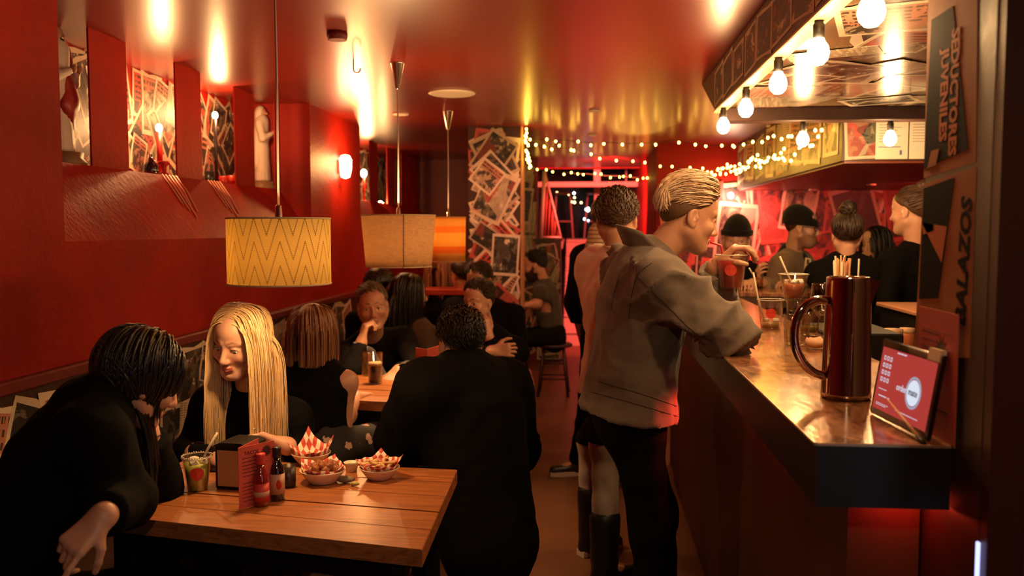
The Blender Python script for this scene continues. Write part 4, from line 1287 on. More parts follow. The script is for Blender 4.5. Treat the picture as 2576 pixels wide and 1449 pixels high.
tip = c + sx_ * (R1 + .027) + Vector((0, 0, zt - .006)); tipl = c + sx_ * (R1 + .002) + Vector((0, 0, zt - .074))
MB().add([q[0], q[2], tip, tipl, q[1], q[3]], [(0, 2, 3), (0, 3, 4), (1, 3, 2), (1, 5, 3), (0, 1, 2)], 0, False).build('spout', M_STEEL, jug)

# glasses
def tumbler(p, rt, rb, h, label, drink=None, grp='tumblers on the counter'):
    t = thing('tumbler', label, 'glass', p, grp)
    lathe_obj([(rb * .96, 0), (rb, .003), (rt, h), (rt - .002, h), (rb - .002, .012), (0, .012)], p, 'glass_wall', M_GLASS, t)
    b = MB()
    for k in range(14):
        a = k * 2 * PI / 14
        b.tube([Vector(p) + Vector((rb * 1.005 * math.cos(a), rb * 1.005 * math.sin(a), .004)), Vector(p) + Vector(((rb + (rt - rb) * .5) * 1.004 * math.cos(a), (rb + (rt - rb) * .5) * 1.004 * math.sin(a), h * .5))], .0016, 4)
    tag(b.build('cut_ribs', M_GLASS, t), None, None, None, 'stuff')
    if drink: lathe_obj([(0, .013), (rb - .0025, .013), (rb + (rt - rb) * .4 - .0025, h * .4), (0, h * .4)], p, 'drink', drink, t)
    return t
c = bp(2003, 868)
tumbler(c, .044, .036, .100, 'lowest tumbler of the glass stack behind the jug handle')
tumbler(c + Vector((0, 0, .1005)), .036, .031, .052, 'short tumbler set on the lowest glass of the stack')
pc = plastic_cup(c + Vector((-.012, .004, .153)), .046, .029, .082, 'plastic cup with orange drink and straw topping the glass stack', mat('orange_pink_drink', (.62, .18, .08), .2), .6, None, 3)
straw(pc, c + Vector((0, 0, .160)), c + Vector((-.06, -.006, .292)))
c = bp(1938, 826)
pc = plastic_cup(c, .050, .037, .112, 'empty plastic cup with red print and straw left of the glass stack', mat('pale_melt', (.55, .36, .16), .2), .22, -1.75, 2)
straw(pc, c + Vector((-.02, .0, .02)), c + Vector((-.046, .01, .112)), c + Vector((-.066, .014, .215)), .0036)
MB().tube([c + Vector((-.068, .014, .208)), c + Vector((-.082, .014, .232))], .003, 6).build('straw_tip', M_STRAW, pc)
c = bp(2036, 844)
tumbler(c, .036, .030, .088, 'small tumbler of pale drink behind the glass stack', mat('green_gold_drink', (.28, .20, .05), .15))
c = bp(2066, 862)
t = thing('wine_glass', 'round wine glass just left of the jug rim', 'glass', c)
lathe_obj([(.034, 0), (.034, .002), (.006, .006), (.0042, .012), (.0042, .078), (.014, .088), (.036, .114), (.041, .146), (.038, .178), (.033, .200), (.0322, .200), (.037, .178), (.040, .146), (.035, .116), (.010, .092), (0, .091)], c, 'glass_wall', M_GLASS, t, 32)
def straw_glass(px, Y, n, label, r, h, L, seed):
    c = at(px, 700, Y=Y); c = Vector((c.x, c.y, BZT + .0006))
    t = thing('straw_glass', label, 'glass', c, 'glasses of straws behind the jug')
    lathe_obj([(r * .85, 0), (r * .86, .003), (r, h), (r - .0015, h), (r * .82, .006), (0, .006)], c, 'glass_wall', M_GLASS, t)
    rnd = random.Random(seed)
    for k in range(n):
        a = k * 2.4; q = r * .62 * math.sqrt((k + .5) / n); o = Vector((q * math.cos(a), q * math.sin(a), 0))
        MB().tube([c + o * .7 + Vector((0, 0, .008)), c + o * 1.35 + Vector((rnd.uniform(-.006, .006), 0, L * rnd.uniform(.93, 1.03)))], .0036, 7).build('straw', (M_STRAW, mat('tan_straw', (.62, .36, .14), .5), mat('rose_straw', (.55, .2, .14), .5))[k % 3], t)
    return t
MB().bbox((.872, 3.28, 1.0206), (1.14, 3.66, BZT), .006).build('crate', M_BLACKPAINT)
tag(bpy.data.objects['crate'], 'low black crate on the work bench under the straw glasses', 'crate')
straw_glass(2116, 3.4, 16, 'tall glass packed with straws behind the steel jug', .040, .16, .275, 2)
straw_glass(2152, 3.52, 2, 'glass with two straws right of the packed straw glass', .036, .20, .27, 3)
c = bp(2052, 878)
b = MB().ball((0, 0, .016), .034, 12, 8, sc=(1, .8, .5)); b.v = [tuple(Vector(v) * (1 + .22 * math.sin(v[0] * 190) * math.cos(v[1] * 160))) for v in b.v]
tag(b.build('crumpled_napkin', mat('peach_crumpled_paper', (.62, .36, .22), .7)), 'crumpled peach napkin seen through the jug handle', 'napkin').location = c + Vector((0, 0, .004))
# red menu against the column, tablet and paper stick
s0 = Vector((.636, 1.750, BZT + .0006))
t = thing('menu_card', 'dark red menu card standing on the counter behind the tablet', 'menu card', s0, 'menu cards')
leaf(t, s0, (0, -1, 0), .182, .232, 'front_leaf', True, None, (.62, .66, .034))

BL_, BR_ = Vector((.578, 1.845, BZT + .0012)), Vector((.600, 1.60, BZT + .0012))
bv = (BR_ - BL_); bw = bv.length; bx = bv.normalized()
nb = Vector((-bx.y, bx.x, 0))
TH = .150; LEAN = .16
upd = (Vector((0, 0, 1)) * math.cos(LEAN) + nb * math.sin(LEAN)).normalized()
M = frame(BL_, bx, upd)
M.translation = BL_ + Vector((0, 0, .004))
t = thing('tablet', 'black tablet with a maroon order screen leaning beside the column', 'tablet', BL_)
MB().bbox((-.004, -.002, -.008), (bw + .004, TH + .004, 0), .003, 0, M).build('case', mat('glossy_black_case', (.006, .006, .007), .2, coat=.6), t)
M_SCREEN = emit_mat('lit_maroon_screen', (.42, .045, .035), 1.0)
M_SCRLIGHT = emit_mat('lit_pale_print', (.75, .72, .85), .85)
M_SCRPALE = emit_mat('lit_lilac_disc', (.42, .46, .60), .8)
MB().box((.008, .012, .0003), (bw - .010, TH - .012, .0009), 0, M).build('screen', M_SCREEN, t)
sw, sh = bw - .018, TH - .024
def scr(u, w): return (.008 + u * sw, .012 + w * sh)
b = MB()
for i in range(3):
    for j in range(4):
        u, w = scr(.06 + i * .062, .80 - j * .115)
        s_ = .0086
        for (x0, y0, x1, y1) in ((0, 0, s_, .0016), (0, s_ - .0016, s_, s_), (0, 0, .0016, s_), (s_ - .0016, 0, s_, s_)):
            b.box((u + x0, w + y0, .0010), (u + x1, w + y1, .0014), 0, M)
b.build('keypad_print', M_SCRLIGHT, t)
u, w = scr(.70, .46)
rr = .0150 * bw / .15
MB().lathe([(rr * 1.25, 0), (rr * 1.25, .0004), (rr * 1.08, .0004), (rr * 1.08, 0)], 28, closed=True).build('logo_ring', M_SCRPALE, t).matrix_local = Matrix.Translation(-ORG[t.name]) @ M @ Matrix.Translation((u, w, .0010)) @ Matrix.Translation(ORG[t.name])
MB().lathe([(rr, 0), (rr, .0005), (0, .0005)], 28).build('logo_disc', emit_mat('lit_white_disc', (.80, .85, 1.0), .9), t).matrix_local = Matrix.Translation(-ORG[t.name]) @ M @ Matrix.Translation((u, w, .0010)) @ Matrix.Translation(ORG[t.name])
text_mesh('mate', rr * .75, M @ Matrix.Translation((u, w, .0018)), 'lettering', mat('screen_dark_letters', (.05, .02, .03), .5), t, .0002, .0002)
text_mesh('order', rr * .75, M @ Matrix.Translation((u - rr * 1.95, w, .0018)), 'lettering', M_SCRLIGHT, t, .0002, .0002)
b = MB()
for (u0, w0, L, hh) in ((.06, .33, .16, .010), (.08, .22, .22, .016), (.06, .10, .24, .008), (.06, .075, .2, .008), (.45, .10, .4, .01), (.30, .955, .05, .02), (.36, .955, .05, .02), (.42, .955, .05, .02)):
    x0, y0 = scr(u0, w0)
    b.box((x0, y0, .0010), (x0 + L * sw, y0 + hh * sh, .0014), 0, M)
b.build('printed_lines', M_SCRLIGHT, t)
MB().box((bw * .80, TH - .010, -.009), (bw * .98, TH + .012, .002), 0, M).build('tape', mat('cream_tape', (.75, .55, .38), .5), t)
a, e = M @ Vector((.075, .042, .006)), M @ Vector((bw * .93, .002, .008))
t = thing('paint_stick', 'flat tan wooden stick with black tip leaning across the tablet', 'stick', e)
MB().tube([a, a.lerp(e, .45), e], [.0018, .0026, .0042], 8, flat=.5).build('shaft', mat('tan_wood_stick', (.60, .32, .14), .5), t)
MB().tube([e, e + (e - a).normalized() * .030], [.0046, .0050], 8, flat=.6).build('tip', M_BLACKPAINT, t)

# jars behind the counter and the guests' drinks
for i, (px, py, r, h, col, lb) in enumerate(((2212, 838, .036, .10, (.30, .16, .09), 'brown lidded jar on the work bench right of the jug'), (2232, 842, .030, .085, (.55, .16, .05), 'orange jar on the work bench by the column'), (2240, 862, .05, .045, (.12, .06, .04), 'low dark tub in front of the orange jar'))):
    c = Vector(((1.16, 3.45, 1.0206), (1.27, 3.62, 1.0206), (1.17, 3.22, 1.0206))[i])
    t = thing('jar', lb, 'jar', c, 'jars on the work bench')
    lathe_obj([(r * .9, 0), (r, .004), (r, h * .72), (r * .92, h * .78), (0, h * .78)], c, 'jar_body', mat('jar_tone', col, .3), t)
    lathe_obj([(r * .95, h * .785), (r * .98, h * .80), (r * .95, h), (0, h)], c, 'lid', mat('peach_lid', (.62, .38, .22), .4), t)
# ================================================================== FIGURES: bodies grown from blended distance fields
class Sdf:
    def __init__(s): s.p = []
    def _add(s, lo, hi, fn, k, sub=False):
        s.p.append((np.array(lo, float), np.array(hi, float), fn, k, sub)); return s
    def cone(s, a, b, ra, rb, k=.02, sub=False):
        a = np.array(a, float); b = np.array(b, float); ba = b - a; L2 = float(ba @ ba) + 1e-12
        def fn(x, y, z):
            px, py, pz = x - a[0], y - a[1], z - a[2]
            h = np.clip((px * ba[0] + py * ba[1] + pz * ba[2]) / L2, 0, 1)
            return np.sqrt((px - h * ba[0]) ** 2 + (py - h * ba[1]) ** 2 + (pz - h * ba[2]) ** 2) - (ra + (rb - ra) * h)
        m = max(ra, rb)
        return s._add(np.minimum(a, b) - m, np.maximum(a, b) + m, fn, k, sub)
    def flat(s, a, b, ra, rb, w, sd=.65, k=.03, sub=False):
        """tapered bar, full width along w, flattened across"""
        a = np.array(a, float); b = np.array(b, float); u = b - a; L = float(np.linalg.norm(u)); u = u / L
        w = np.array(w, float); w = w - u * (w @ u); w /= np.linalg.norm(w); d = np.cross(u, w)
        def fn(x, y, z):
            px, py, pz = x - a[0], y - a[1], z - a[2]
            pu = px * u[0] + py * u[1] + pz * u[2]; pw = px * w[0] + py * w[1] + pz * w[2]; pd = (px * d[0] + py * d[1] + pz * d[2]) / sd
            h = np.clip(pu / L, 0, 1)
            return (np.sqrt((pu - h * L) ** 2 + pw * pw + pd * pd) - (ra + (rb - ra) * h)) * (sd * .5 + .5)
        m = max(ra, rb)
        return s._add(np.minimum(a, b) - m, np.maximum(a, b) + m, fn, k, sub)
    def ell(s, c, r, R=None, k=.02, sub=False):
        c = np.array(c, float); r = np.array(r, float); R = np.eye(3) if R is None else np.array(R, float)
        def fn(x, y, z):
            px, py, pz = x - c[0], y - c[1], z - c[2]
            q = [(px * R[0, i] + py * R[1, i] + pz * R[2, i]) for i in range(3)]
            k0 = np.sqrt(sum((q[i] / r[i]) ** 2 for i in range(3)))
            k1 = np.sqrt(sum((q[i] / (r[i] ** 2)) ** 2 for i in range(3))) + 1e-9
            return k0 * (k0 - 1) / k1
        e = np.sqrt(((R * r) ** 2).sum(1))
        return s._add(c - e, c + e, fn, k, sub)
    def cut(s, p, n, box_lo, box_hi):
        """removes what lies beyond a plane, inside a box"""
        p = np.array(p, float); n = np.array(n, float); n /= np.linalg.norm(n)
        def fn(x, y, z): return -((x - p[0]) * n[0] + (y - p[1]) * n[1] + (z - p[2]) * n[2])
        return s._add(box_lo, box_hi, fn, 0.0, 'cut')
    def mesh(s, h, zones=()):
        pos = [q for q in s.p if not q[4]]
        lo = np.min([q[0] for q in pos], 0) - .03; hi = np.max([q[1] for q in pos], 0) + .03
        ax = []
        for i in range(3):
            z = sorted([(max(lo[i], a[i]), min(hi[i], b[i]), f) for a, b, f in zones])
            t = lo[i]; out = [t]
            while t < hi[i]:
                st = h
                for a, b, f in z:
                    if a - h * 1.0 <= t < b: st = min(st, f if t >= a - f else h * .6)
                t += st; out.append(t)
            ax.append(np.array(out))
        D = np.full([len(q) for q in ax], .2, np.float32)
        for (a, b, fn, k, sub) in s.p:
            m = k + max(.02, h * 2.2)
            i = [(int(np.searchsorted(ax[j], a[j] - m)), int(np.searchsorted(ax[j], b[j] + m))) for j in range(3)]
            if any(q[1] - q[0] < 1 for q in i): continue
            sl = tuple(slice(q[0], q[1]) for q in i)
            x = ax[0][sl[0]][:, None, None]; y = ax[1][sl[1]][None, :, None]; z = ax[2][sl[2]][None, None, :]
            d = fn(x, y, z)
            A = D[sl]
            if sub == 'cut':
                D[sl] = np.maximum(A, -d)
            elif sub:
                hh = np.maximum(k - np.abs(A + d), 0) / max(k, 1e-6)
                D[sl] = np.maximum(A, -d) + hh * hh * k * .25
            else:
                hh = np.maximum(k - np.abs(A - d), 0) / max(k, 1e-6)
                D[sl] = np.minimum(A, d) - hh * hh * k * .25
        return nets(D, ax)

def nets(D, ax):
    """surface nets on a rectilinear grid"""
    n = D.shape
    ins = D < 0
    cells = []; pts = []; quads = []
    st = (n[1] * n[2], n[2], 1)
    for a in range(3):
        s0 = [slice(None)] * 3; s1 = [slice(None)] * 3
        s0[a] = slice(0, -1); s1[a] = slice(1, None)
        cr = ins[tuple(s0)] != ins[tuple(s1)]
        b, c = [q for q in range(3) if q != a]
        idx = np.nonzero(cr)
        ok = (idx[b] > 0) & (idx[b] < n[b] - 1) & (idx[c] > 0) & (idx[c] < n[c] - 1)
        idx = [q[ok] for q in idx]
        j = list(idx); j[a] = idx[a] + 1
        d0 = D[tuple(idx)]; d1 = D[tuple(j)]
        t = d0 / (d0 - d1)
        P = np.stack([ax[q][idx[q]] for q in range(3)], 1).astype(float)
        P[:, a] += t * (ax[a][idx[a] + 1] - ax[a][idx[a]])
        base = idx[0] * st[0] + idx[1] * st[1] + idx[2] * st[2]
        q4 = np.stack([base - st[b] - st[c], base - st[c], base, base - st[b]], 1)
        flip = (d0 < 0) if a != 1 else (d0 >= 0)
        q4 = np.where(flip[:, None], q4, q4[:, ::-1])
        quads.append(q4)
        for kk in range(4):
            cells.append(q4[:, kk]); pts.append(P)
    quads = np.concatenate(quads); cells = np.concatenate(cells); pts = np.concatenate(pts)
    u, inv = np.unique(cells, return_inverse=True)
    cnt = np.bincount(inv)
    V = np.stack([np.bincount(inv, pts[:, q]) / cnt for q in range(3)], 1)
    Fq = np.searchsorted(u, quads)
    return V, Fq

def normals(V, Fq):
    a, b, c, d = [V[Fq[:, i]] for i in range(4)]
    fnv = np.cross(c - a, d - b)
    N = np.zeros_like(V)
    for i in range(4): np.add.at(N, Fq[:, i], fnv)
    return N / (np.linalg.norm(N, axis=1, keepdims=True) + 1e-12)

def relax(V, Fq, it=1, f=.5):
    for _ in range(it):
        S = np.zeros_like(V); n = np.zeros(len(V))
        for i in range(4):
            for j in (1, 3):
                np.add.at(S, Fq[:, i], V[Fq[:, (i + j) % 4]]); np.add.at(n, Fq[:, i], 1)
        V = V * (1 - f) + f * S / n[:, None]
    return V

def wob(V, fr, seed):
    r = np.random.RandomState(seed)
    o = np.zeros(len(V))
    for k in range(5):
        d = r.normal(size=3); d /= np.linalg.norm(d)
        o += np.sin(V @ d * fr * r.uniform(.7, 1.5) + r.uniform(0, 6.3) + 1.4 * np.sin(V @ r.normal(size=3) * fr * .35))
    return o / 5

def np_mesh(name, V, Fq, m, parent, colors=None):
    org = np.array(ORG.get(parent.name, Vector((0, 0, 0)))) if parent is not None else np.zeros(3)
    me = bpy.data.meshes.new(name)
    k = Fq.shape[1]
    me.vertices.add(len(V)); me.vertices.foreach_set('co', (V - org).astype(np.float32).ravel())
    me.loops.add(len(Fq) * k); me.loops.foreach_set('vertex_index', Fq.astype(np.int32).ravel())
    me.polygons.add(len(Fq)); me.polygons.foreach_set('loop_start', np.arange(0, len(Fq) * k, k, dtype=np.int32))
    me.update(calc_edges=True)
    me.validate()
    me.polygons.foreach_set('use_smooth', np.ones(len(me.polygons), bool))
    if colors is not None:
        ca = me.color_attributes.new('Col', 'FLOAT_COLOR', 'POINT')
        ca.data.foreach_set('color', np.concatenate([colors, np.ones((len(V), 1))], 1).astype(np.float32).ravel())
    me.materials.append(m)
    return link(bpy.data.objects.new(name, me), parent)

def skin_material():
    m = bpy.data.materials.new('skin')
    nt, b = nodes(m)
    n = X.nt.nodes.new('ShaderNodeVertexColor'); n.layer_name = 'Col'
    c = X(n.outputs[0])
    co = coords()
    setc(b, mixc(c, mixc(c, (.30, .08, .05), .35), noise(co, 40, 4, .6) * .35))
    b.inputs['Roughness'].default_value = .46
    b.inputs['Subsurface Weight'].default_value = .08
    b.inputs['Subsurface Radius'].default_value = (.010, .004, .002)
    bump(b, noise(co, 260, 3, .6), .06, .002)
    return m
M_SKIN = skin_material()

def cloth(name, c, rough=.85, fold=.3, weave=350, sheen=.15, var=.25, worn=None):
    m = bpy.data.materials.new(name)
    nt, b = nodes(m)
    co = coords()
    nz = noise(co, 7, 5, .6)
    col = mixc([q * (1 - var) for q in c], [min(1, q * (1 + var)) for q in c], nz)
    if worn: col = mixc(col, worn, (noise(co, 3.2, 5, .65) - .48).max(0) * 2.2)
    setc(b, col)
    b.inputs['Roughness'].default_value = rough
    b.inputs['Specular IOR Level'].default_value = .25 if max(c) > .02 else .08
    b.inputs['Sheen Weight'].default_value = sheen
    b.inputs['Sheen Roughness'].default_value = .5
    bump(b, noise(co, weave, 2, .5) * .12 + noise(co, 14, 4, .6) * fold * 3, .35, .006)
    return m

def hair_material(name, c1, c2, rough=.38):
    m = bpy.data.materials.new(name)
    nt, b = nodes(m)
    n = X.nt.nodes.new('ShaderNodeVertexColor'); n.layer_name = 'Col'
    s = X.nt.nodes.new('ShaderNodeSeparateColor'); X.nt.links.new(n.outputs[0], s.inputs[0])
    setc(b, mixc(c1, c2, X(s.outputs[0])))
    b.inputs['Roughness'].default_value = rough
    b.inputs['Specular IOR Level'].default_value = .4
    bump(b, noise(mapping(coords(), (1, 1, .35)), 420, 2, .6), .5, .003)
    return m

class Pose: pass

def nv(v): v = np.array(v, float); return v / (np.linalg.norm(v) + 1e-12)

def head_frame(fwd, up):
    f = nv(fwd); u = np.array(up, float); u = nv(u - f * (u @ f)); r = np.cross(f, u)
    return np.stack([r, f, u], 1)           # columns: the person's right, forward, up

def head_prims(S, c, R, sc, female=False, ear=True, beard=0.0, jaw=1.0, lipf=1.0):
    W = lambda p: np.array(c) + R @ (np.array(p, float) * sc)
    C = lambda a, b, ra, rb, k, sub=False: S.cone(W(a), W(b), ra * sc, rb * sc, k * sc, sub)
    E = lambda p, r, k, sub=False: S.ell(W(p), np.array(r) * sc, R, k * sc, sub)
    E((0, -.014, .034), (.0755, .096, .088), .02)
    E((0, .030, -.030), (.060 * (0.95 if female else 1), .062, .080), .035)
    E((0, .045, .055), (.055, .042, .045), .03)
    E((0, .068, -.098 * jaw), (.021 if female else .026, .021, .019), .03)
    for s in (-1, 1):
        C((s * .055, -.002, -.048), (s * .022, .062, -.094 * jaw), .018 if female else .022, .016, .03)
        E((s * .043, .060, -.026), (.022, .022, .020), .022)
        C((s * .012, .0875, .026), (s * .046, .070, .027), .0055 if female else .0085, .005 if female else .0075, .014)
        E((s * .0315, .0975, .002), (.0165, .013, .0105), .012, True)
        # eyelids
        for (a, b) in (((.016, .0815, .002), (.025, .0862, .0095)), ((.025, .0862, .0095), (.037, .0845, .0095)), ((.037, .0845, .0095), (.046, .0745, .002))):
            C((s * a[0], a[1], a[2]), (s * b[0], b[1], b[2]), .0034, .0034, .004)
        for (a, b) in (((.017, .0810, -.001), (.026, .0835, -.0075)), ((.026, .0835, -.0075), (.037, .0815, -.0072)), ((.037, .0815, -.0072), (.0455, .0735, .000))):
            C((s * a[0], a[1], a[2]), (s * b[0], b[1], b[2]), .0027, .0027, .004)
        E((s * .0095, .098, -.0385), (.0075, .0085, .0065), .008)
        E((s * .006, .104, -.0445), (.003, .004, .003), .003, True)
        if ear:
            E((s * .0775, -.012, -.004), (.009, .020, .031), .008)
            E((s * .0870, -.007, .004), (.0075, .011, .017), .003, True)
            E((s * .0830, .004, -.004), (.004, .006, .008), .003)
            E((s * .0800, -.004, -.030), (.006, .009, .010), .006)
    C((0, .0905, .010), (0, .1090, -.028), .0072, .0100, .012)
    E((0, .1085, -.0335), (.0105, .0100, .0088), .010)
    # mouth
    C((-.021, .0835, -.0640), (-.004, .0955, -.0600), .0035, .0050, .006); C((.021, .0835, -.0640), (.004, .0955, -.0600), .0035, .0050, .006)
    C((-.019, .0830, -.0695), (0, .0920, -.0725), .0036, .0054 * lipf, .006); C((.019, .0830, -.0695), (0, .0920, -.0725), .0036, .0054 * lipf, .006)
    C((-.020, .0900, -.0668), (0, .1010, -.0664), .0012, .0016, .002, True); C((.020, .0900, -.0668), (0, .1010, -.0664), .0012, .0016, .002, True)
    E((0, .088, -.083), (.016, .006, .004), .008, True)
    if beard:
        E((0, .050, -.085), (.053, .052, .040 + beard), .02)

def face_paint(V, c, R, sc, base, lips=(.42, .10, .08), brow=(.05, .025, .012), beard=None, brows=1.0, flush=.0):
    P = (V - np.array(c)) @ R / sc
    col = np.tile(np.array(base, float), (len(V), 1))
    def seg(a, b, r, cc, soft=.003, both=True, op=1.0):
        nonlocal col
        for s in ((-1, 1) if both else (1,)):
            A = np.array([a[0] * s, a[1], a[2]]); B = np.array([b[0] * s, b[1], b[2]]); ba = B - A
            h = np.clip(((P - A) @ ba) / (ba @ ba + 1e-12), 0, 1)
            d = np.linalg.norm(P - A - h[:, None] * ba, axis=1) - r
            w = np.clip(.5 - d / soft, 0, 1)[:, None] * op
            col = col * (1 - w) + np.array(cc) * w
    seg((.043, .072, -.030), (.035, .085, -.038), .014, np.array(base) * (1.02, .74, .70), .03, op=.6)
    seg((.0, .110, -.034), (.0, .108, -.034), .006, np.array(base) * (1.0, .78, .75), .02, op=.6)
    if beard is not None:
        jawm = (P[:, 2] < -.040 + .055 * np.clip((-P[:, 1] + .06) / .06, 0, 1)) & (P[:, 1] > -.012) & (P[:, 2] > -.15) & (np.abs(P[:, 0]) < .075)
        w = (jawm.astype(float) * np.clip((-.038 - P[:, 2] + np.clip((.06 - P[:, 1]) * .9, 0, .055)) / .012, 0, 1))[:, None] * beard[1]
        col = col * (1 - w) + np.array(beard[0]) * w
    seg((.018, .0860, -.0625), (.004, .0960, -.0605), .0048, lips, .0030)
    seg((.016, .0850, -.0705), (.0, .0940, -.0735), .0058, lips, .0030)
    seg((.015, .0945, .0305), (.030, .0900, .0345), .0036, brow, .004, op=brows); seg((.030, .0900, .0345), (.047, .0730, .0275), .0026, brow, .004, op=brows)
    seg((.017, .0840, .004), (.025, .0885, .0085), .0016, np.array(brow) * .6, .002, op=.8); seg((.025, .0885, .0085), (.037, .0870, .0085), .0016, np.array(brow) * .6, .002, op=.8); seg((.037, .087, .0085), (.046, .0765, .002), .0016, np.array(brow) * .6, .002, op=.8)
    return col

def hand_prims(S, w, fd, pn, side=1, curls=(.35, .5, .4), sc=1.0, thumb=.5, spread=.06, lens=None):
    """w wrist, fd towards the fingers, pn where the palm looks; thumb on the side lat"""
    w = np.array(w, float); fd = nv(fd); pn = np.array(pn, float); pn = nv(pn - fd * (pn @ fd)); lat = np.cross(fd, pn) * side
    kn = []
    for i in range(4):
        o = (1.5 - i) * .0205
        kn.append(w + (fd * (.088 - .004 * abs(i - 1.2)) + lat * o) * sc)
        S.cone(w + lat * o * .55 * sc, kn[i], .016 * sc, .0115 * sc, .014)
    L = [(.043, .026, .021), (.047, .030, .023), (.044, .028, .022), (.034, .021, .019)]
    for i in range(4):
        p = kn[i]; a = 0.0
        base = nv(fd + lat * (1.5 - i) * spread)
        cu = curls[i] if isinstance(curls[0], (tuple, list)) else curls
        for j in range(3):
            a += cu[j]
            d = base * math.cos(a) + pn * math.sin(a)
            q = p + d * L[i][j] * sc
            r0 = (.0092, .0084, .0076)[j] * sc * (.9 if i == 3 else 1)
            S.cone(p, q, r0, (.0084, .0077, .0066)[j] * sc, .004 if j == 0 else .003)
            p = q
    b = w + (fd * .022 + lat * .022 + pn * .004) * sc
    d1 = nv(lat * .75 + fd * .65 + pn * thumb * .6); d2 = nv(lat * .35 + fd * .85 + pn * thumb * 1.1); d3 = nv(lat * .05 + fd * .85 + pn * thumb * 1.6)
    p1 = b + d1 * .042 * sc; p2 = p1 + d2 * .033 * sc; p3 = p2 + d3 * .026 * sc
    S.cone(b, p1, .015 * sc, .0115 * sc, .012); S.cone(p1, p2, .0108 * sc, .0098 * sc, .004); S.cone(p2, p3, .0096 * sc, .0078 * sc, .003)
    return w + (fd * .06) * sc

EYEM = {}
def eye_mesh(iris):
    if iris in EYEM: return EYEM[iris]
    b = MB(); r = .0122
    rings = [(0, 1)] + [(.16, 1), (.42, 1), (.44, 1), (.8, 1), (1.3, 1), (1.9, 1), (2.6, 1), (PI, 1)]
    vs = []; fs = []; mi = []
    seg = 16
    angs = [.001, .17, .42, .46, .8, 1.2, 1.7, 2.3, 3.0]
    for a in angs:
        for k in range(seg):
            t = 2 * PI * k / seg
            rr = r * (1.04 if a < .43 else 1)
            vs.append((rr * math.sin(a) * math.cos(t), rr * math.cos(a), rr * math.sin(a) * math.sin(t)))
    for i in range(len(angs) - 1):
        for k in range(seg):
            l = (k + 1) % seg
            b_ = (i * seg + k, (i + 1) * seg + k, (i + 1) * seg + l, i * seg + l)
            fs.append(b_[::-1] if False else b_); mi.append(0 if i < 1 else 1 if i < 2 else 2)
    me = bpy.data.meshes.new('eye'); me.from_pydata(vs, [], fs)
    for m in (M_PUPIL, mat('iris', iris, .15), M_SCLERA): me.materials.append(m)
    me.polygons.foreach_set('material_index', mi); me.polygons.foreach_set('use_smooth', [True] * len(fs)); me.update()
    EYEM[iris] = me
    return me
M_PUPIL = mat('pupil', (.004, .004, .004), .08)
M_SCLERA = mat('sclera', (.62, .55, .48), .2)
def eyes(root, c, R, sc, look=(0, 1, 0), iris=(.10, .07, .04)):
    lk = nv(look); u = nv(np.array([0, 0, 1.]) - lk * lk[2]); rr = np.cross(lk, u)
    L = np.stack([rr, lk, u], 1)
    RL = R @ L
    for s in (-1, 1):
        p = np.array(c) + R @ (np.array([s * .0315, .0742, .001]) * sc)
        o = bpy.data.objects.new('eye', eye_mesh(iris)); COL.objects.link(o); o.parent = root
        M = Matrix(RL.tolist()).to_4x4() @ Matrix.Scale(sc, 4)
        M.translation = Vector(p) - ORG[root.name]
        o.matrix_local = M

# ---- hair ---------------------------------------------------------
SCALP_C = np.array([0, -.014, .034]); SCALP_R = np.array([.0775, .098, .0905])
def hairline(y, style):
    front = dict(crop=.50, high=.55, long=.60, back=.56).get(style, .52)
    return np.where(y > 0, -.16 + (front + .16) * np.clip(y, 0, 1) ** 1.1, np.maximum(-.16 + 1.0 * y, -.78))
def scalp_pts(n, seed, style, zmin=None):
    r = np.random.RandomState(seed)
    out = []
    while len(out) < n:
        v = r.normal(size=(n * 3, 3)); v /= np.linalg.norm(v, axis=1, keepdims=True)
        ok = v[:, 2] > hairline(v[:, 1], style)
        if zmin is not None: ok &= v[:, 2] > zmin
        out += list(v[ok])
    return np.array(out[:n])
def cap_mesh(c, R, sc, style, th, seg=96, rings=64, zmin=None, edge=.08, fn=None):
    vs = []; fs = []; ok = {}
    for i in range(rings + 1):
        a = PI * i / rings
        for k in range(seg):
            b = 2 * PI * k / seg
            v = np.array([math.sin(a) * math.cos(b), math.sin(a) * math.sin(b), math.cos(a)])
            hl = float(hairline(np.array(v[1]), style))
            m = v[2] - hl
            t = th * min(1, max(0, m / edge)) ** .6 if m > 0 else 0
            if fn is not None: t = t * fn(v)
            p = SCALP_C + v * (SCALP_R * .985 + t)
            vs.append(np.array(c) + R @ (p * sc)); ok[i * seg + k] = m > -.04 and (zmin is None or v[2] > zmin)
    for i in range(rings):
        for k in range(seg):
            l = (k + 1) % seg
            q = (i * seg + k, (i + 1) * seg + k, (i + 1) * seg + l, i * seg + l)
            if all(ok[j] for j in q): fs.append(q)
    return np.array(vs), np.array(fs, int).reshape(-1, 4)
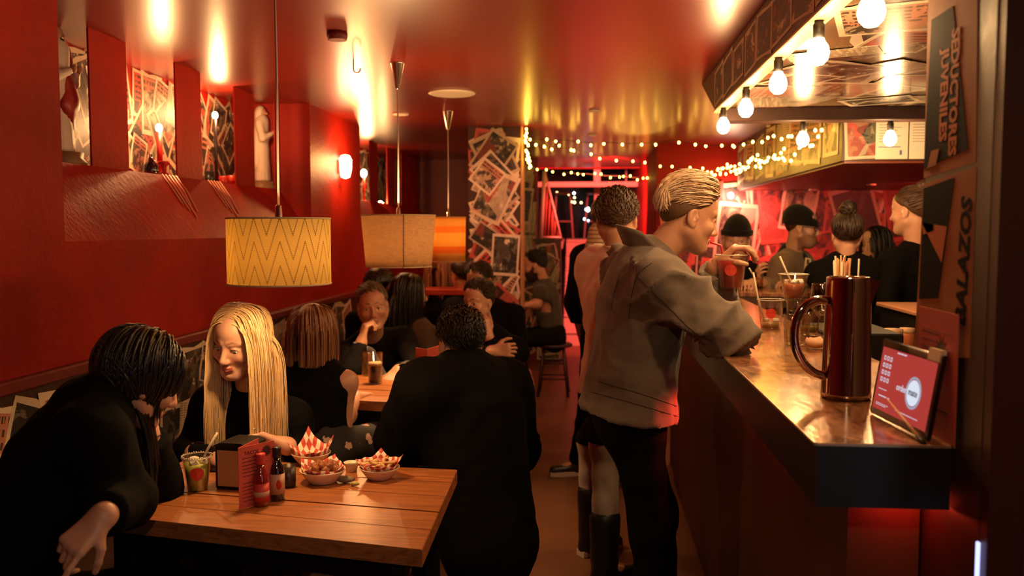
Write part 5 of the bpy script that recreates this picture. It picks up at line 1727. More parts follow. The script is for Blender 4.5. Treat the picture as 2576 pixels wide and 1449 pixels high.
def locks(c, R, sc, roots, d0, length, steps, grav, off, width, seed, caps=(), taper=.35, curl=0.0, adh=-.01, flat=.32):
    """strands: roots unit vectors on the scalp, d0 first direction (head frame), length per strand (m)"""
    r = np.random.RandomState(seed)
    n = len(roots)
    nrm = roots / SCALP_R; nrm /= np.linalg.norm(nrm, axis=1, keepdims=True)
    off = np.broadcast_to(off, n)
    p = SCALP_C + roots * (SCALP_R + off[:, None] * .3)
    P = np.array(c) + (p * sc) @ R.T
    d = np.array(d0, float) + r.normal(size=(n, 3)) * .07
    d = d - nrm * (d * nrm).sum(1, keepdims=True) * .85
    d = d @ R.T; d /= np.linalg.norm(d, axis=1, keepdims=True) + 1e-9
    st = np.asarray(length)[:, None] / steps if np.ndim(length) else np.full((n, 1), length / steps)
    pts = [P.copy()]
    g = np.array([0, 0, -1.0])
    rad = SCALP_R[None, :] + off[:, None]
    for k in range(steps):
        gk = grav if np.isscalar(grav) else grav[min(k, len(grav) - 1)]
        t = d * (1 - gk) + g * gk + r.normal(size=(n, 3)) * .02
        if curl: t += curl * np.sin(np.arange(n) * 1.7 + k * 1.1)[:, None] * np.array([1, .5, .3])
        t /= np.linalg.norm(t, axis=1, keepdims=True) + 1e-9
        Q = P + t * st
        loc = ((Q - np.array(c)) @ R) / sc - SCALP_C
        m = np.linalg.norm(loc / rad, axis=1)
        up_ = (Q - np.array(c))[:, 2] / sc - SCALP_C[2] > adh
        ramp_ = min(1.0, .35 + k * .3)
        s = (m < 1) | up_
        if s.any():
            m = np.linalg.norm(loc / (SCALP_R[None, :] + off[:, None] * ramp_), axis=1)
            loc[s] = loc[s] / m[s][:, None]
            Q[s] = np.array(c) + ((loc[s] + SCALP_C) * sc) @ R.T
        for (a, b, ra) in caps:
            a = np.array(a); b = np.array(b); ba = b - a
            h = np.clip(((Q - a) @ ba) / (ba @ ba + 1e-9), 0, 1); v = Q - a - h[:, None] * ba
            l = np.linalg.norm(v, axis=1); s = l < ra
            Q[s] += v[s] / (l[s][:, None] + 1e-9) * (ra - l[s])[:, None]
        dn = Q - P; dn /= np.linalg.norm(dn, axis=1, keepdims=True) + 1e-9
        d = dn * .8 + d * .2; d /= np.linalg.norm(d, axis=1, keepdims=True) + 1e-9
        P = Q; pts.append(P.copy())
    pts = np.stack(pts, 1)                       # n, steps+1, 3
    T = np.gradient(pts, axis=1); T /= np.linalg.norm(T, axis=2, keepdims=True) + 1e-9
    out = pts - (np.array(c) + R @ (SCALP_C * sc))
    B = np.cross(T, out); B /= np.linalg.norm(B, axis=2, keepdims=True) + 1e-9
    Nn = np.cross(B, T)
    w = width * r.uniform(.6, 1.3, n)[:, None, None]
    u = np.linspace(0, 1, steps + 1)[None, :, None]
    w = w * (1 - (1 - taper) * u ** 2) * np.where(u >= 1, .25, 1)
    V = np.stack([pts + B * w, pts + Nn * w * flat, pts - B * w, pts - Nn * w * flat], 2)   # n, s, 4, 3
    S1 = steps + 1
    idx = np.arange(n * S1 * 4).reshape(n, S1, 4)
    fs = []
    for k in range(4):
        l = (k + 1) % 4
        fs.append(np.stack([idx[:, :-1, k], idx[:, :-1, l], idx[:, 1:, l], idx[:, 1:, k]], -1).reshape(-1, 4))
    col = np.repeat(np.clip(r.uniform(0, 1, n), 0, 1), S1 * 4)
    return V.reshape(-1, 3), np.concatenate(fs), col
def hair_obj(root, parts, m, name='hair'):
    V = []; Fq = []; C = []; n = 0
    for q in parts:
        v, f = q[0], q[1]; c = q[2] if len(q) > 2 else np.full(len(v), .25)
        V.append(v); Fq.append(f + n); C.append(c); n += len(v)
    V = np.concatenate(V); Fq = np.concatenate(Fq); C = np.concatenate(C)
    return np_mesh(name, V, Fq, m, root, np.repeat(C[:, None], 3, 1))

def short_hair(root, c, R, sc, m, n, length, th, seed, style='crop', comb=(0, -1, .1), zmin=None, width=.0035, grav=.06, curl=0.0, steps=5, lift=.010):
    parts = [cap_mesh(c, R, sc, style, th)]
    if n:
        rt = scalp_pts(n, seed, style, zmin)
        d = np.tile(np.array(comb, float), (n, 1))
        parts.append(locks(c, R, sc, rt, d, length, steps, grav, th + .001 + lift * np.random.RandomState(seed).rand(n) * np.clip(rt[:, 2] + .4, .2, 1), width, seed, taper=.5, curl=curl, adh=-9))
    return hair_obj(root, parts, m)

def beanie(root, c, R, sc, m, low=.030, tilt=.0, slouch=0.02, brim=.035, name='beanie'):
    b = MB(); seg = 96
    prof = []
    for k in range(15):
        a = k / 14 * PI / 2
        prof.append((math.cos(a), low + math.sin(a) * (.100 + slouch)))
    prof = [(1.0, low - .004)] + prof
    vs = []; fs = []
    for (q, z) in prof:
        for k in range(seg):
            t = 2 * PI * k / seg
            rb = 1 + .012 * math.cos(t * 24)
            p = np.array([q * .090 * rb * math.cos(t), -.010 - slouch * .8 * max(0, (z - low) / .12) + q * .117 * rb * math.sin(t), z + tilt * q * math.sin(t) * .1])
            vs.append(Vector(np.array(c) + R @ (p * sc)))
    m_ = len(prof)
    for i in range(m_ - 1):
        for k in range(seg):
            l = (k + 1) % seg
            fs.append((i * seg + k, i * seg + l, (i + 1) * seg + l, (i + 1) * seg + k))
    o = b.add(vs, fs, 0, True).build(name, m, root)
    if brim:
        b = MB(); vs = []; fs = []
        for (g, z) in ((.0, 0), (.006, .002), (.0075, brim * .5), (.006, brim - .002), (.0, brim)):
            for k in range(seg):
                t = 2 * PI * k / seg; rb = .0015 * math.cos(t * 32)
                p = np.array([(.090 + g + rb) * math.cos(t), -.010 + (.117 + g + rb) * math.sin(t), low - .006 + z + tilt * math.sin(t) * .1])
                vs.append(Vector(np.array(c) + R @ (p * sc)))
        for i in range(4):
            for k in range(seg):
                l = (k + 1) % seg
                fs.append((i * seg + k, i * seg + l, (i + 1) * seg + l, (i + 1) * seg + k))
        b.add(vs, fs, 0, True).build('beanie_fold', m, o)
    return o

# ---- whole figures --------------------------------------------------
def V3(p): return np.array([p[0], p[1], p[2]], float)

def person(label, pel, neck, f, head, hf, hu=(0, 0, 1), sc=1.0, female=False, sh=None, arms=None, legs='sit', skin=(.52, .27, .17),
           top=None, sleeve='long', top_name='jacket', bottom=None, bottom_name='trousers', shoe=None, near=1.0, ear=True, beard=None, lips=None,
           brow=(.05, .03, .018), eye=None, look=(0, 1, 0), fold=1.0, bulk=.0, hem=.0, top_extra=None, bottom_extra=None, seat=None, brows=1.0, hand_sc=.95, shorts=None, flare=.0, jaw=1.0, group=None, waist=1.0, disp=None, boot=0, neck_r=None, lowcut=0.0):
    pel = V3(pel); neck = V3(neck); head = V3(head)
    f = np.array(f, float); f[2] = 0; f = nv(f)
    r = np.cross(f, (0, 0, 1.0))
    s = nv(neck - pel); L = float(np.linalg.norm(neck - pel))
    r = nv(r - s * (r @ s)); fr = np.cross(s, r)
    fm = female
    sh = sh or (.158 if fm else .185)
    base_z = 0.0
    foot_z = 0.0
    root = thing('person', label, 'person', (pel[0], pel[1], 0), group or 'guests of the bar')
    R = head_frame(hf, hu)
    neck_top = head + R @ (np.array([0, -.022, -.055]) * sc)
    Sh = {'R': neck - s * .065 + r * sh, 'L': neck - s * .065 - r * sh}
    hip = {'R': pel + r * .088, 'L': pel - r * .088}
    arms = arms or {}
    J = {}
    for k, sg in (('R', 1), ('L', -1)):
        a = arms.get(k)
        if a is None:
            e = Sh[k] + np.array([0, 0, -.27]) + r * sg * .05 + fr * -.02 if legs != 'sit' else Sh[k] + np.array([0, 0, -.26]) + r * sg * .045 + f * .02
            w = e + (np.array([0, 0, -.24]) + f * .06 if legs != 'sit' else np.array([0, 0, -.10]) + f * .20 - r * sg * .05)
            hd, pn, cu = nv(w - e), -r * sg if legs != 'sit' else np.array([0, 0, -1.]), (.3, .4, .3)
            th = .4
        else:
            e, w = V3(a[0]), V3(a[1]); hd = nv(a[2]); pn = np.array(a[3], float); cu = a[4]; th = a[5] if len(a) > 5 else .5
        J[k] = (e, w, hd, pn, cu, th)
    G = {}
    if legs == 'sit':
        for k, sg in (('R', 1), ('L', -1)):
            kn = hip[k] + f * .42 + r * sg * .03; kn[2] = max(hip[k][2] - .02, .44)
            an = kn + f * -.04; an[2] = .085
            G[k] = (kn, an, f)
    elif legs == 'stand':
        for k, sg in (('R', 1), ('L', -1)):
            kn = hip[k] * .55 + np.array([hip[k][0], hip[k][1], .085]) * .45 + f * .02
            an = np.array([hip[k][0], hip[k][1], .085]) + r * sg * .01
            G[k] = (kn, an, f)
    else:
        for k in 'RL': G[k] = (V3(legs[k][0]), V3(legs[k][1]), nv(legs[k][2]))
    # ---------------- skin
    B = Sdf()
    W_ = pel + s * L * .36; Cn = pel + s * L * .72
    B.flat(pel, W_, .125, .105, r, .66, .05); B.flat(W_, Cn, .105, .125, r, .64, .06); B.flat(Cn, neck - s * .06, .125, .075, r, .64, .06)
    nr = neck_r or (.047 if fm else .057)
    B.cone(neck - s * .03, neck_top, nr * 1.12 * sc, nr * sc, .03)
    for k, sg in (('R', 1), ('L', -1)):
        e, w, hd, pn, cu, th = J[k]
        B.cone(neck - s * .045, Sh[k], .045, .046, .05)
        ua = .040 if fm else .047
        B.cone(Sh[k], e, ua * 1.06, ua * .85, .03)
        B.cone(e, e + (w - e) * .35, ua * .86, ua * .86, .02); B.cone(e + (w - e) * .35, w, ua * .86, .0255 if fm else .029, .03)
        B.cone(w, w + hd * .02, .025, .022, .02)
        hand_prims(B, w + hd * .012, hd, pn, sg, cu, hand_sc * (0.93 if fm else 1.0), th)
        kn, an, fd = G[k]
        B.cone(hip[k], kn, .072, .050, .04); B.cone(kn, an, .048, .033, .03)
        B.cone(an - np.array([0, 0, .02]), an + fd * .14 - np.array([0, 0, .055]), .034, .024, .02)
    head_prims(B, head, R, sc, fm, ear, beard[2] if beard and len(beard) > 2 else 0, jaw, 1.08 if fm else 1)
    hz = .0042 * near; cz = .014 * near
    zones = [(head - .16 * sc, head + .16 * sc, hz)]
    for k in 'RL':
        e, w, hd, pn, cu, th = J[k]
        if arms.get(k) is not None:
            ctr = w + hd * .08
            zones.append((ctr - .11, ctr + .11, .0045 * near))
    V, Fq = B.mesh(cz, zones)
    V = relax(V, Fq, 1, .35)
    lp = lips if lips is not None else (np.array(skin) * (.85, .52, .50))
    col = face_paint(V, head, R, sc, skin, lp, brow, beard, brows)
    np_mesh('body', V, Fq, M_SKIN, root, col)
    if eye is not None: eyes(root, head, R, sc, look, eye)
    # ---------------- garments
    if bottom is not None:
        S = Sdf()
        S.flat(pel + s * .10, pel - s * .02, .142, .158, r, .74, .05)
        for k, sg in (('R', 1), ('L', -1)):
            kn, an, fd = G[k]
            S.cone(hip[k], kn, .092, .066, .06)
            if shorts is None:
                S.cone(kn, an, .062, .052, .04)
            else:
                S.cut(kn + nv(an - kn) * .0, nv(an - kn), kn - .12, kn + .12)
        if bottom_extra: bottom_extra(S, locals())
        V, Fq = S.mesh(.013 * near)
        N = normals(V, Fq)
        V = V + N * (wob(V, 42, 5) * .006 * fold)[:, None]
        np_mesh(bottom_name, V, Fq, bottom, root)
    if top is not None:
        S = Sdf()
        bk = bulk
        lo_ = pel + s * (.03 - hem)
        S.flat(lo_, W_, (.158 if not fm else .150) + bk + flare, (.150 if not fm else .132 * waist) + bk, r, .70 + flare * 2, .05)
        S.flat(W_, Cn, (.150 if not fm else .132 * waist) + bk, (.166 if not fm else .150) + bk, r, .68, .06)
        S.flat(Cn, neck - s * (.040 + lowcut), (.166 if not fm else .150) + bk, .088, r, .70, .07)
        if fm:
            for sg in (-1, 1): S.ell(Cn + fr * .075 + r * sg * .065 - s * .02, (.060, .058, .060), None, .04)
        for k, sg in (('R', 1), ('L', -1)):
            e, w, hd, pn, cu, th = J[k]
            ua = (.049 if fm else .060) + bk * .8
            S.cone(neck - s * (.030 + lowcut), Sh[k] - r * sg * (.02 if sleeve == 'none' else 0), .050 + bk * .5, .052 + bk * .5, .06)
            if sleeve == 'none': continue
            if sleeve == 'short':
                m_ = Sh[k] + (e - Sh[k]) * .62
                S.cone(Sh[k], m_, ua * 1.05, ua * 1.0, .03)
                S.cut(m_, nv(e - Sh[k]), m_ - .075, m_ + .075)
            else:
                S.cone(Sh[k], e, ua * 1.12, ua * .92, .05)
                fa = {'long': .97, 'three': .55}.get(sleeve, .97)
                q = e + (w - e) * fa
                S.cone(e, q, ua * .92, ua * (.70 if sleeve == 'long' else .85), .03)
                if np.linalg.norm(q - e) > .05: S.cut(q, nv(w - e), q - .065, q + .065)
        if legs != 'sit': S.cut(lo_, -s, pel - np.array([.34, .34, .45]), pel + np.array([.34, .34, .06]))
        if top_extra: top_extra(S, dict(pel=pel, neck=neck, s=s, r=r, fr=fr, f=f, Sh=Sh, J=J, L=L, W=W_, Cn=Cn, R=R, head=head))
        V, Fq = S.mesh(.011 * near)
        V = relax(V, Fq, 1, .3)
        N = normals(V, Fq)
        V = V + N * ((wob(V, 55, 3) * .0045 + wob(V, 110, 8) * .0018) * fold)[:, None]
        if disp is not None: V = V + N * disp(V, dict(pel=pel, neck=neck, s=s, r=r, fr=fr, Sh=Sh, J=J, W=W_, Cn=Cn))[:, None]
        tp_ = np_mesh(top_name, V, Fq, top, root)
    else: tp_ = None
    if shoe is not None:
        for k in 'RL':
            kn, an, fd = G[k]
            S = Sdf()
            fd = nv(np.array([fd[0], fd[1], 0]))
            g = an[2] - .085
            S.cone(an - fd * .03 + np.array([0, 0, -.045]), an + fd * .15 + np.array([0, 0, -.052]), .038, .032, .02)
            S.cone(an + np.array([0, 0, .03]), an + np.array([0, 0, -.03]), .047, .044, .03)
            if boot: S.cone(an + np.array([0, 0, .03]), an + nv(kn - an) * boot, .058, .066, .03)
            zb_ = an[2] - .0835
            S.cut((0, 0, zb_), (0, 0, -1), an - .2, an + .22)
            V, Fq = S.mesh(.012 * near)
            o = np_mesh('shoe', V, Fq, shoe, root)
            sl = MB(); a_ = an - fd * .062; b_ = an + fd * .176; lt = np.cross(fd, (0, 0, 1))
            poly = [a_ + lt * .028, a_ - lt * .028, an - lt * .040 + fd * .05, an - lt * .044 + fd * .11, b_ - lt * .018, b_ + lt * .018, an + lt * .044 + fd * .11, an + lt * .040 + fd * .05]
            area = sum(poly[i][0] * poly[(i + 1) % 8][1] - poly[(i + 1) % 8][0] * poly[i][1] for i in range(8))
            if area < 0: poly = poly[::-1]
            sl.prism([(p[0], p[1]) for p in poly], an[2] - .0842, an[2] - .058, 2).build('sole', M_SOLE, o)
    P = Pose()
    P.root, P.head, P.R, P.sc, P.J, P.Sh, P.s, P.r, P.fr, P.neck, P.pel, P.G, P.top = root, head, R, sc, J, Sh, s, r, fr, neck, pel, G, tp_
    return P
M_SOLE = mat('pale_rubber_sole', (.62, .48, .40), .7)

def segd(V, a, b):
    ba = b - a; h = np.clip(((V - a) @ ba) / (ba @ ba), 0, 1)
    return np.linalg.norm(V - a - h[:, None] * ba, axis=1), h
def folds(amp=.010, fr=46, back=.5, seed=1):
    """creases round the sleeves and long soft pulls over the back"""
    def f(V, q):
        o = np.zeros(len(V))
        wv = wob(V, 16, seed) * 2.0 + wob(V, 34, seed + 5) * .6
        for k in 'RL':
            e, w = q['J'][k][0], q['J'][k][1]
            for a, b, A_ in ((q['Sh'][k], e, 1.0), (e, w, .35)):
                dd, h = segd(V, a, b)
                m = np.clip(1 - (dd - .115) / .04, 0, 1) * np.clip(1.15 - np.abs(h - .55) * .9, 0, 1)
                ax = nv(b - a); t = (V - a) @ ax
                rf = nv(np.cross(ax, (0, 0, 1.0))); ph = np.arctan2((V - a) @ np.cross(ax, rf), (V - a) @ rf)
                r_ = (1 - np.abs(np.sin(t * fr * .5 + ph * 1.1 + wv))) ** 2.2
                o += m * A_ * (r_ - .25)
        L_ = np.linalg.norm(q['neck'] - q['pel'])
        u = (V - q['pel']) @ q['s'] / L_; x = (V - q['pel']) @ q['r']
        r2_ = (1 - np.abs(np.sin(x * 17 + u * 2.4 + wv * .9))) ** 2
        r3_ = (1 - np.abs(np.sin(u * 11 + x * 5 + wv))) ** 2.5
        dd, h = segd(V, q['pel'], q['neck'])
        m = np.clip(1 - (dd - .17) / .06, 0, 1)
        o += m * back * ((r2_ - .3) * np.clip(.95 - u, 0, 1) + (r3_ - .2) * .6 * np.clip(.5 - u, 0, .5) * 2)
        return o * amp
    return f
def collar_strip(p, m, h=.055, r0=.070, flare=.022, a0=2.25, drop=.055, name='collar', back=.02, th=.004):
    """turned up collar: a strip round the back of the neck whose ends fall to the chest"""
    vs = []; fs = []; n = 40; k = 5
    base = p.neck + p.s * .012 - p.fr * .004
    for i in range(n + 1):
        a = -a0 + 2 * a0 * i / n
        dirv = -p.fr * math.cos(a) + p.r * math.sin(a)
        fall = drop * max(0, abs(a) - 1.0) / (a0 - 1.0)
        for j in range(k):
            v = j / (k - 1)
            rr = r0 + flare * v + .012 * max(0, abs(a) - 1.2)
            vs.append(base + dirv * rr * (1 + .12 * abs(math.cos(a))) + p.s * (h * v * (1 - .25 * max(0, abs(a) - 1.4)) - fall + back * max(0, math.cos(a)) * 1.0))
    for i in range(n):
        for j in range(k - 1):
            fs.append((i * k + j, (i + 1) * k + j, (i + 1) * k + j + 1, i * k + j + 1))
    o = np_mesh(name, np.array(vs), np.array(fs), m, p.root)
    md = o.modifiers.new('thickness', 'SOLIDIFY'); md.thickness = th; md.offset = 0
    return o
# ================================================================== THE PEOPLE
def A(px, py, Y): return V3(at(px, py, Y=Y))
BLACK = cloth('black_cloth', (.0035, .003, .003), .9, .2, sheen=0)
BLACK2 = cloth('charcoal_cloth', (.007, .006, .006), .85, .3, sheen=0)
BROWNTOP = cloth('grey_brown_knit', (.14, .105, .075), .9, .3)
DENIM = cloth('washed_grey_denim', (.150, .120, .100), .88, .45, 500, .2, .2, worn=(.30, .25, .21))
JEANS = cloth('black_jeans', (.004, .004, .005), .88, .3, sheen=0)
PALEJEANS = cloth('pale_jeans', (.46, .37, .32), .88, .4, 400, .1, .15)
BEIGESHIRT = cloth('pale_beige_shirt', (.86, .72, .62), .85, .35, 420, .15, .06)
OLIVE = cloth('dark_olive_tee', (.050, .045, .030), .9, .3)
TAN = cloth('grey_tan_hoodie', (.20, .135, .090), .9, .35)
WHITESHIRT = cloth('pale_blue_shirt', (.42, .42, .46), .8, .25, 400, .1, .05)
KNITBLACK = cloth('black_knit', (.012, .010, .011), .95, .2, 240)
SHOEB = mat('black_leather', (.012, .010, .010), .4)
SHOEW = cloth('red_white_sneaker', (.50, .22, .17), .7, .2)
H_BLOND = hair_material('blonde_hair', (.48, .29, .125), (.80, .58, .31), .34)
H_BOB = hair_material('copper_brown_hair', (.15, .055, .022), (.34, .145, .055), .36)
H_BLACK = hair_material('black_hair', (.008, .006, .005), (.022, .014, .010), .28)
H_DARK = hair_material('dark_brown_hair', (.016, .009, .006), (.045, .024, .014), .4)
H_BROWN = hair_material('brown_hair', (.045, .022, .011), (.11, .055, .026), .42)
H_GREY = hair_material('greying_hair', (.050, .038, .028), (.22, .17, .12), .42)
H_SAND = hair_material('sandy_blond_hair', (.52, .33, .19), (.92, .70, .49), .36)
H_SIDE = hair_material('short_sandy_sides', (.090, .045, .022), (.17, .085, .042), .5)
FAIR = (.56, .29, .185); TANNED = (.48, .24, .145); PALE = (.60, .33, .22)

# ---- blonde woman behind the foreground table
p = person('blonde woman in a black top leaning over the foreground table towards her friend', A(645, 1255, 3.0), A(632, 992, 2.86), (-.15, -1, 0), A(604, 858, 2.74), (-.20, -.92, -.27), (.10, -.1, 1), .94, True,
           arms={'R': (A(472, 1135, 2.80), A(548, 1160, 2.60), (.8, -.3, -.15), (0, 0, -1), (.3, .4, .3)), 'L': (A(765, 1150, 2.85), A(722, 1122, 2.68), (-.75, -.15, .35), (-.1, -.4, -.9), (.55, .9, .5))},
           skin=PALE, top=BLACK, bottom=BLACK, near=.92, lips=(.50, .09, .075), brow=(.16, .07, .03), eye=(.10, .12, .11), look=(-.25, 1, -.25), brows=.8, neck_r=.045)
body = p
caps = [(p.Sh['R'], p.neck - p.s * .05, .066), (p.Sh['L'], p.neck - p.s * .05, .066), (p.neck - p.s * .08, p.pel, .125), (p.neck, p.head, .055), (p.head + p.R @ np.array([0, .075, .02]), p.head + p.R @ np.array([0, .095, -.11]), .074)]
rt = scalp_pts(2600, 5, 'long')
rt = rt[rt[:, 1] < .80]
d0 = np.stack([np.sign(rt[:, 0] + 1e-3) * 1.0, -.25 - .75 * np.clip(rt[:, 1], 0, 1), np.full(len(rt), -.1)], 1)
rs = np.random.RandomState(2)
ln = (.43 + .07 * rs.rand(len(rt)))
parts = [cap_mesh(p.head, p.R, p.sc, 'long', .007), locks(p.head, p.R, p.sc, rt, d0, ln, 26, .42, .008 + .014 * rs.rand(len(rt)), .0036, 4, caps, .3)]
hair_obj(p.root, parts, H_BLOND)
ring = p.J['L'][1] + p.J['L'][2] * .11
tag(MB().ball(ring + np.array([0, -.004, .012]), .0045, 8, 6).build('ring', M_CHROME, p.root), 'silver ring')

# ---- dark haired woman at the left, chin on her hand
p = person('woman in black with long straight dark hair resting her chin on her hand', np.array([-1.42, 1.86, .56]), A(256, 1006, 2.0), (.80, .52, 0), A(350, 955, 2.06), (.62, .66, -.42), (.06, 0, 1), .95, True,
           arms={'L': (A(395, 1225, 2.30), A(372, 1098, 2.20), (-.12, -.15, 1), (.1, -.75, .2), (.5, .8, .5), .3), 'R': (A(318, 1255, 2.0), A(262, 1296, 1.78), (-.42, -.62, -.52), (-.25, .45, -.85), ((.25, .25, .2), (.75, .9, .6), (.85, 1.0, .6), (.95, 1.0, .6)), .6)},
           skin=FAIR, top=BLACK, bottom=BLACK, near=.92, bulk=.03, brow=(.03, .015, .01), eye=(.05, .03, .02), look=(0, 1, 0))
caps = [(p.Sh['R'], p.neck - p.s * .05, .066), (p.Sh['L'], p.neck - p.s * .05, .066), (p.neck - p.s * .08, p.pel, .13), (p.neck, p.head, .055)]
rt = scalp_pts(1500, 8, 'back')
d0 = np.stack([np.sign(rt[:, 0] + 1e-3) * .25, -1 + 0 * rt[:, 0], np.full(len(rt), -.1)], 1)
rs = np.random.RandomState(3)
parts = [cap_mesh(p.head, p.R, p.sc, 'back', .010), locks(p.head, p.R, p.sc, rt, d0, (.36 + .05 * rs.rand(len(rt))) * (1 - .62 * np.clip(rt[:, 1] + .1, 0, 1)), 24, .30, .012 + .012 * rs.rand(len(rt)), .0045, 6, caps, .4, adh=-.09)]
hair_obj(p.root, parts, H_BLACK)
w = p.J['L'][1]
MB().tube([V3(w) + np.array([.033 * math.cos(a), .033 * math.sin(a), -.008 + .012 * math.cos(a)]) for a in [i * 2 * PI / 20 for i in range(21)]], .0016, 5, cap=False).build('bracelet', mat('dark_cord', (.03, .01, .01), .5), p.root)

# ---- woman with a copper bob, back turned
def floral():
    m = bpy.data.materials.new('black_floral_skirt')
    nt, b = nodes(m)
    co = coords()
    v = X.nt.nodes.new('ShaderNodeTexVoronoi'); v.inputs['Scale'].default_value = 13
    X.nt.links.new(co, v.inputs['Vector'])
    n = noise(co, 38, 3, .6)
    f = ((X(v.outputs['Distance']) + n * .5) < .50)
    setc(b, mixc((.010, .008, .010), mixc((.62, .48, .38), (.40, .14, .10), n), f))
    b.inputs['Roughness'].default_value = .8
    return m
p = person('woman with a copper bob and sleeveless black top seated with her back turned', A(795, 1135, 3.42), A(786, 925, 3.46), (.30, .95, 0), A(791, 840, 3.47), (.34, .92, -.05), (0, 0, 1), .95, True,
           arms={'R': (A(862, 1068, 3.42), A(895, 1000, 3.74), (.2, .9, 0), (0, 0, -1), (.3, .4, .3)), 'L': (A(735, 1065, 3.5), A(745, 985, 3.76), (.3, .9, 0), (0, 0, -1), (.3, .4, .3))},
           skin=FAIR, top=BLACK, sleeve='none', top_name='sleeveless_top', bottom=floral(), bottom_name='floral_skirt', near=1.2)
caps = [(p.Sh['R'], p.neck - p.s * .05, .056), (p.Sh['L'], p.neck - p.s * .05, .056), (p.neck, p.head, .060)]
rt = scalp_pts(1400, 11, 'back')
d0 = np.stack([np.sign(rt[:, 0] + 1e-3) * .7, -.5 + .2 * rt[:, 1], np.full(len(rt), -.1)], 1)
tgt = np.clip(.155 + rt[:, 2] * .115, .03, .3)
hair_obj(p.root, [cap_mesh(p.head, p.R, p.sc, 'back', .010), locks(p.head, p.R, p.sc, rt, d0, tgt, 16, .5, .010 + .012 * np.random.RandomState(1).rand(len(rt)), .0042, 7, caps, .8)], H_BOB)
ea = p.head + p.R @ np.array([.082, .0, -.035]) * p.sc
MB().tube([ea, ea + np.array([.004, 0, -.03]), ea + np.array([.012, 0, -.055])], .0022, 5).build('earring', M_CHROME, p.root)
stool(float(p.pel[0]), float(p.pel[1]), .49, 'stool under the woman with the copper bob')

# ---- greying man facing the camera over the middle table
def shirt_panel(p, m, name='shirt_front', w=.055, down=.30, fwdo=.170, up=.02):
    S = Sdf()
    top_ = p.neck - p.s * .02 + p.fr * .098
    bot = p.neck - p.s * down + p.fr * fwdo
    S.flat(top_, bot, w * .8, w, p.r, .35, .01)
    V, Fq = S.mesh(.009)
    return np_mesh(name, V, Fq, m, p.root)
p = person('greying man in a dark jacket with his hand to his face at the middle table', np.array([-1.12, 5.14, .53]), A(928, 850, 4.85), (.08, -1, 0), A(938, 772, 4.66), (.24, -.95, -.06), (-.10, 0, 1), 1.0, False,
           arms={'R': (A(885, 928, 4.46), A(909, 862, 4.50), (.22, .12, 1), (.75, .45, .2), (.95, 1.25, .8), .5), 'L': (A(1052, 935, 4.60), A(1003, 932, 4.28), (-.35, -.75, -.45), (-.2, .2, -1), (.5, .6, .4), .6)},
           skin=TANNED, top=BLACK2, bottom=BLACK, near=1.05, brow=(.08, .055, .04), eye=(.07, .05, .04), look=(.1, 1, 0), lips=(.36, .12, .09), jaw=1.02)
shirt_panel(p, WHITESHIRT)
short_hair(p.root, p.head, p.R, p.sc, H_GREY, 1300, .045, .004, 12, 'crop', (.5, -.4, .2), None, .003, .02, lift=.016)
for q, sgn in ((p.neck + p.fr * .055 - p.s * .01, 1), (p.neck + p.fr * .055 - p.s * .01, -1)):
    S = Sdf(); S.flat(q + p.r * sgn * .05 + p.s * .03 - p.fr * .03, q + p.r * sgn * .022 - p.s * .05 + p.fr * .025, .018, .014, p.r, .4, .01)
    V, Fq = S.mesh(.006); np_mesh('shirt_collar', V, Fq, WHITESHIRT, p.root)
w = p.J['R'][1]; e = p.J['R'][0]; d = nv(e - w)
S = Sdf(); S.cone(w + d * .005, w + d * .06, .040, .045, .01); S.cut(w + d * .008, -d, w - .08, w + .06); V, Fq = S.mesh(.007); np_mesh('shirt_cuff', V, Fq, WHITESHIRT, p.root)

# ---- young man at the aisle side of the middle table
p = person('young man with swept dark hair in a black jacket, hand at his mouth', np.array([-.58, 5.12, .57]), A(1222, 838, 4.98), (-.45, -.9, 0), A(1203, 762, 4.90), (-.48, -.86, -.04), (0, 0, 1), .93, False,
           arms={'L': (A(1262, 925, 4.72), A(1228, 850, 4.70), (-.30, .05, 1), (-.6, .75, .3), (.7, .9, .5), .6), 'R': (A(1178, 920, 4.72), A(1236, 884, 4.62), (1, -.05, .1), (.1, 1, -.2), (.75, .8, .5), .3)},
           skin=FAIR, top=BLACK, bottom=BLACK2, near=1.05, brow=(.03, .018, .012), eye=(.05, .035, .025), look=(-.2, 1, 0), brows=1.0)
short_hair(p.root, p.head, p.R, p.sc, H_DARK, 1500, .05, .004, 14, 'crop', (.3, -.7, .2), None, .003, 0, lift=.034)
stool(-.58, 5.12, .44, 'stool under the young man with swept dark hair')

# ---- broad man in black, back turned, nearest the aisle
p = person('broad man in a black coat seated with his back turned at the foreground table', A(1218, 1268, 3.02), A(1168, 935, 3.14), (-.85, .52, 0), A(1158, 858, 3.16), (-.52, .82, -.18), (0, 0, 1), .97, False, sh=.215,
           arms={'L': (A(1012, 1105, 3.02), A(1010, 1075, 3.32), (-.1, .9, -.1), (0, 0, -1), (.3, .4, .3)), 'R': (A(1296, 1130, 3.36), A(1200, 1110, 3.5), (-.8, .4, 0), (0, 0, -1), (.3, .4, .3))},
           skin=FAIR, top=BLACK, top_name='coat', bottom=BLACK, shoe=SHOEB, near=1.1, bulk=.055, hem=.14, disp=folds(.007, 34, .7, 8))
short_hair(p.root, p.head, p.R, p.sc, H_BLACK, 1300, .030, .010, 15, 'crop', (0, -.4, -.7), None, .0028, .1)
w = p.J['L'][1]
MB().lathe([(.020, 0), (.022, .003), (.021, .008), (0, .009)], 18, V3(w) + np.array([0, -.012, .028])).build('watch', mat('gold_watch', (.75, .55, .28), .2, 1), p.root)
stool(float(p.pel[0]), float(p.pel[1]), .44, 'black metal stool with thin legs under the broad man in black')

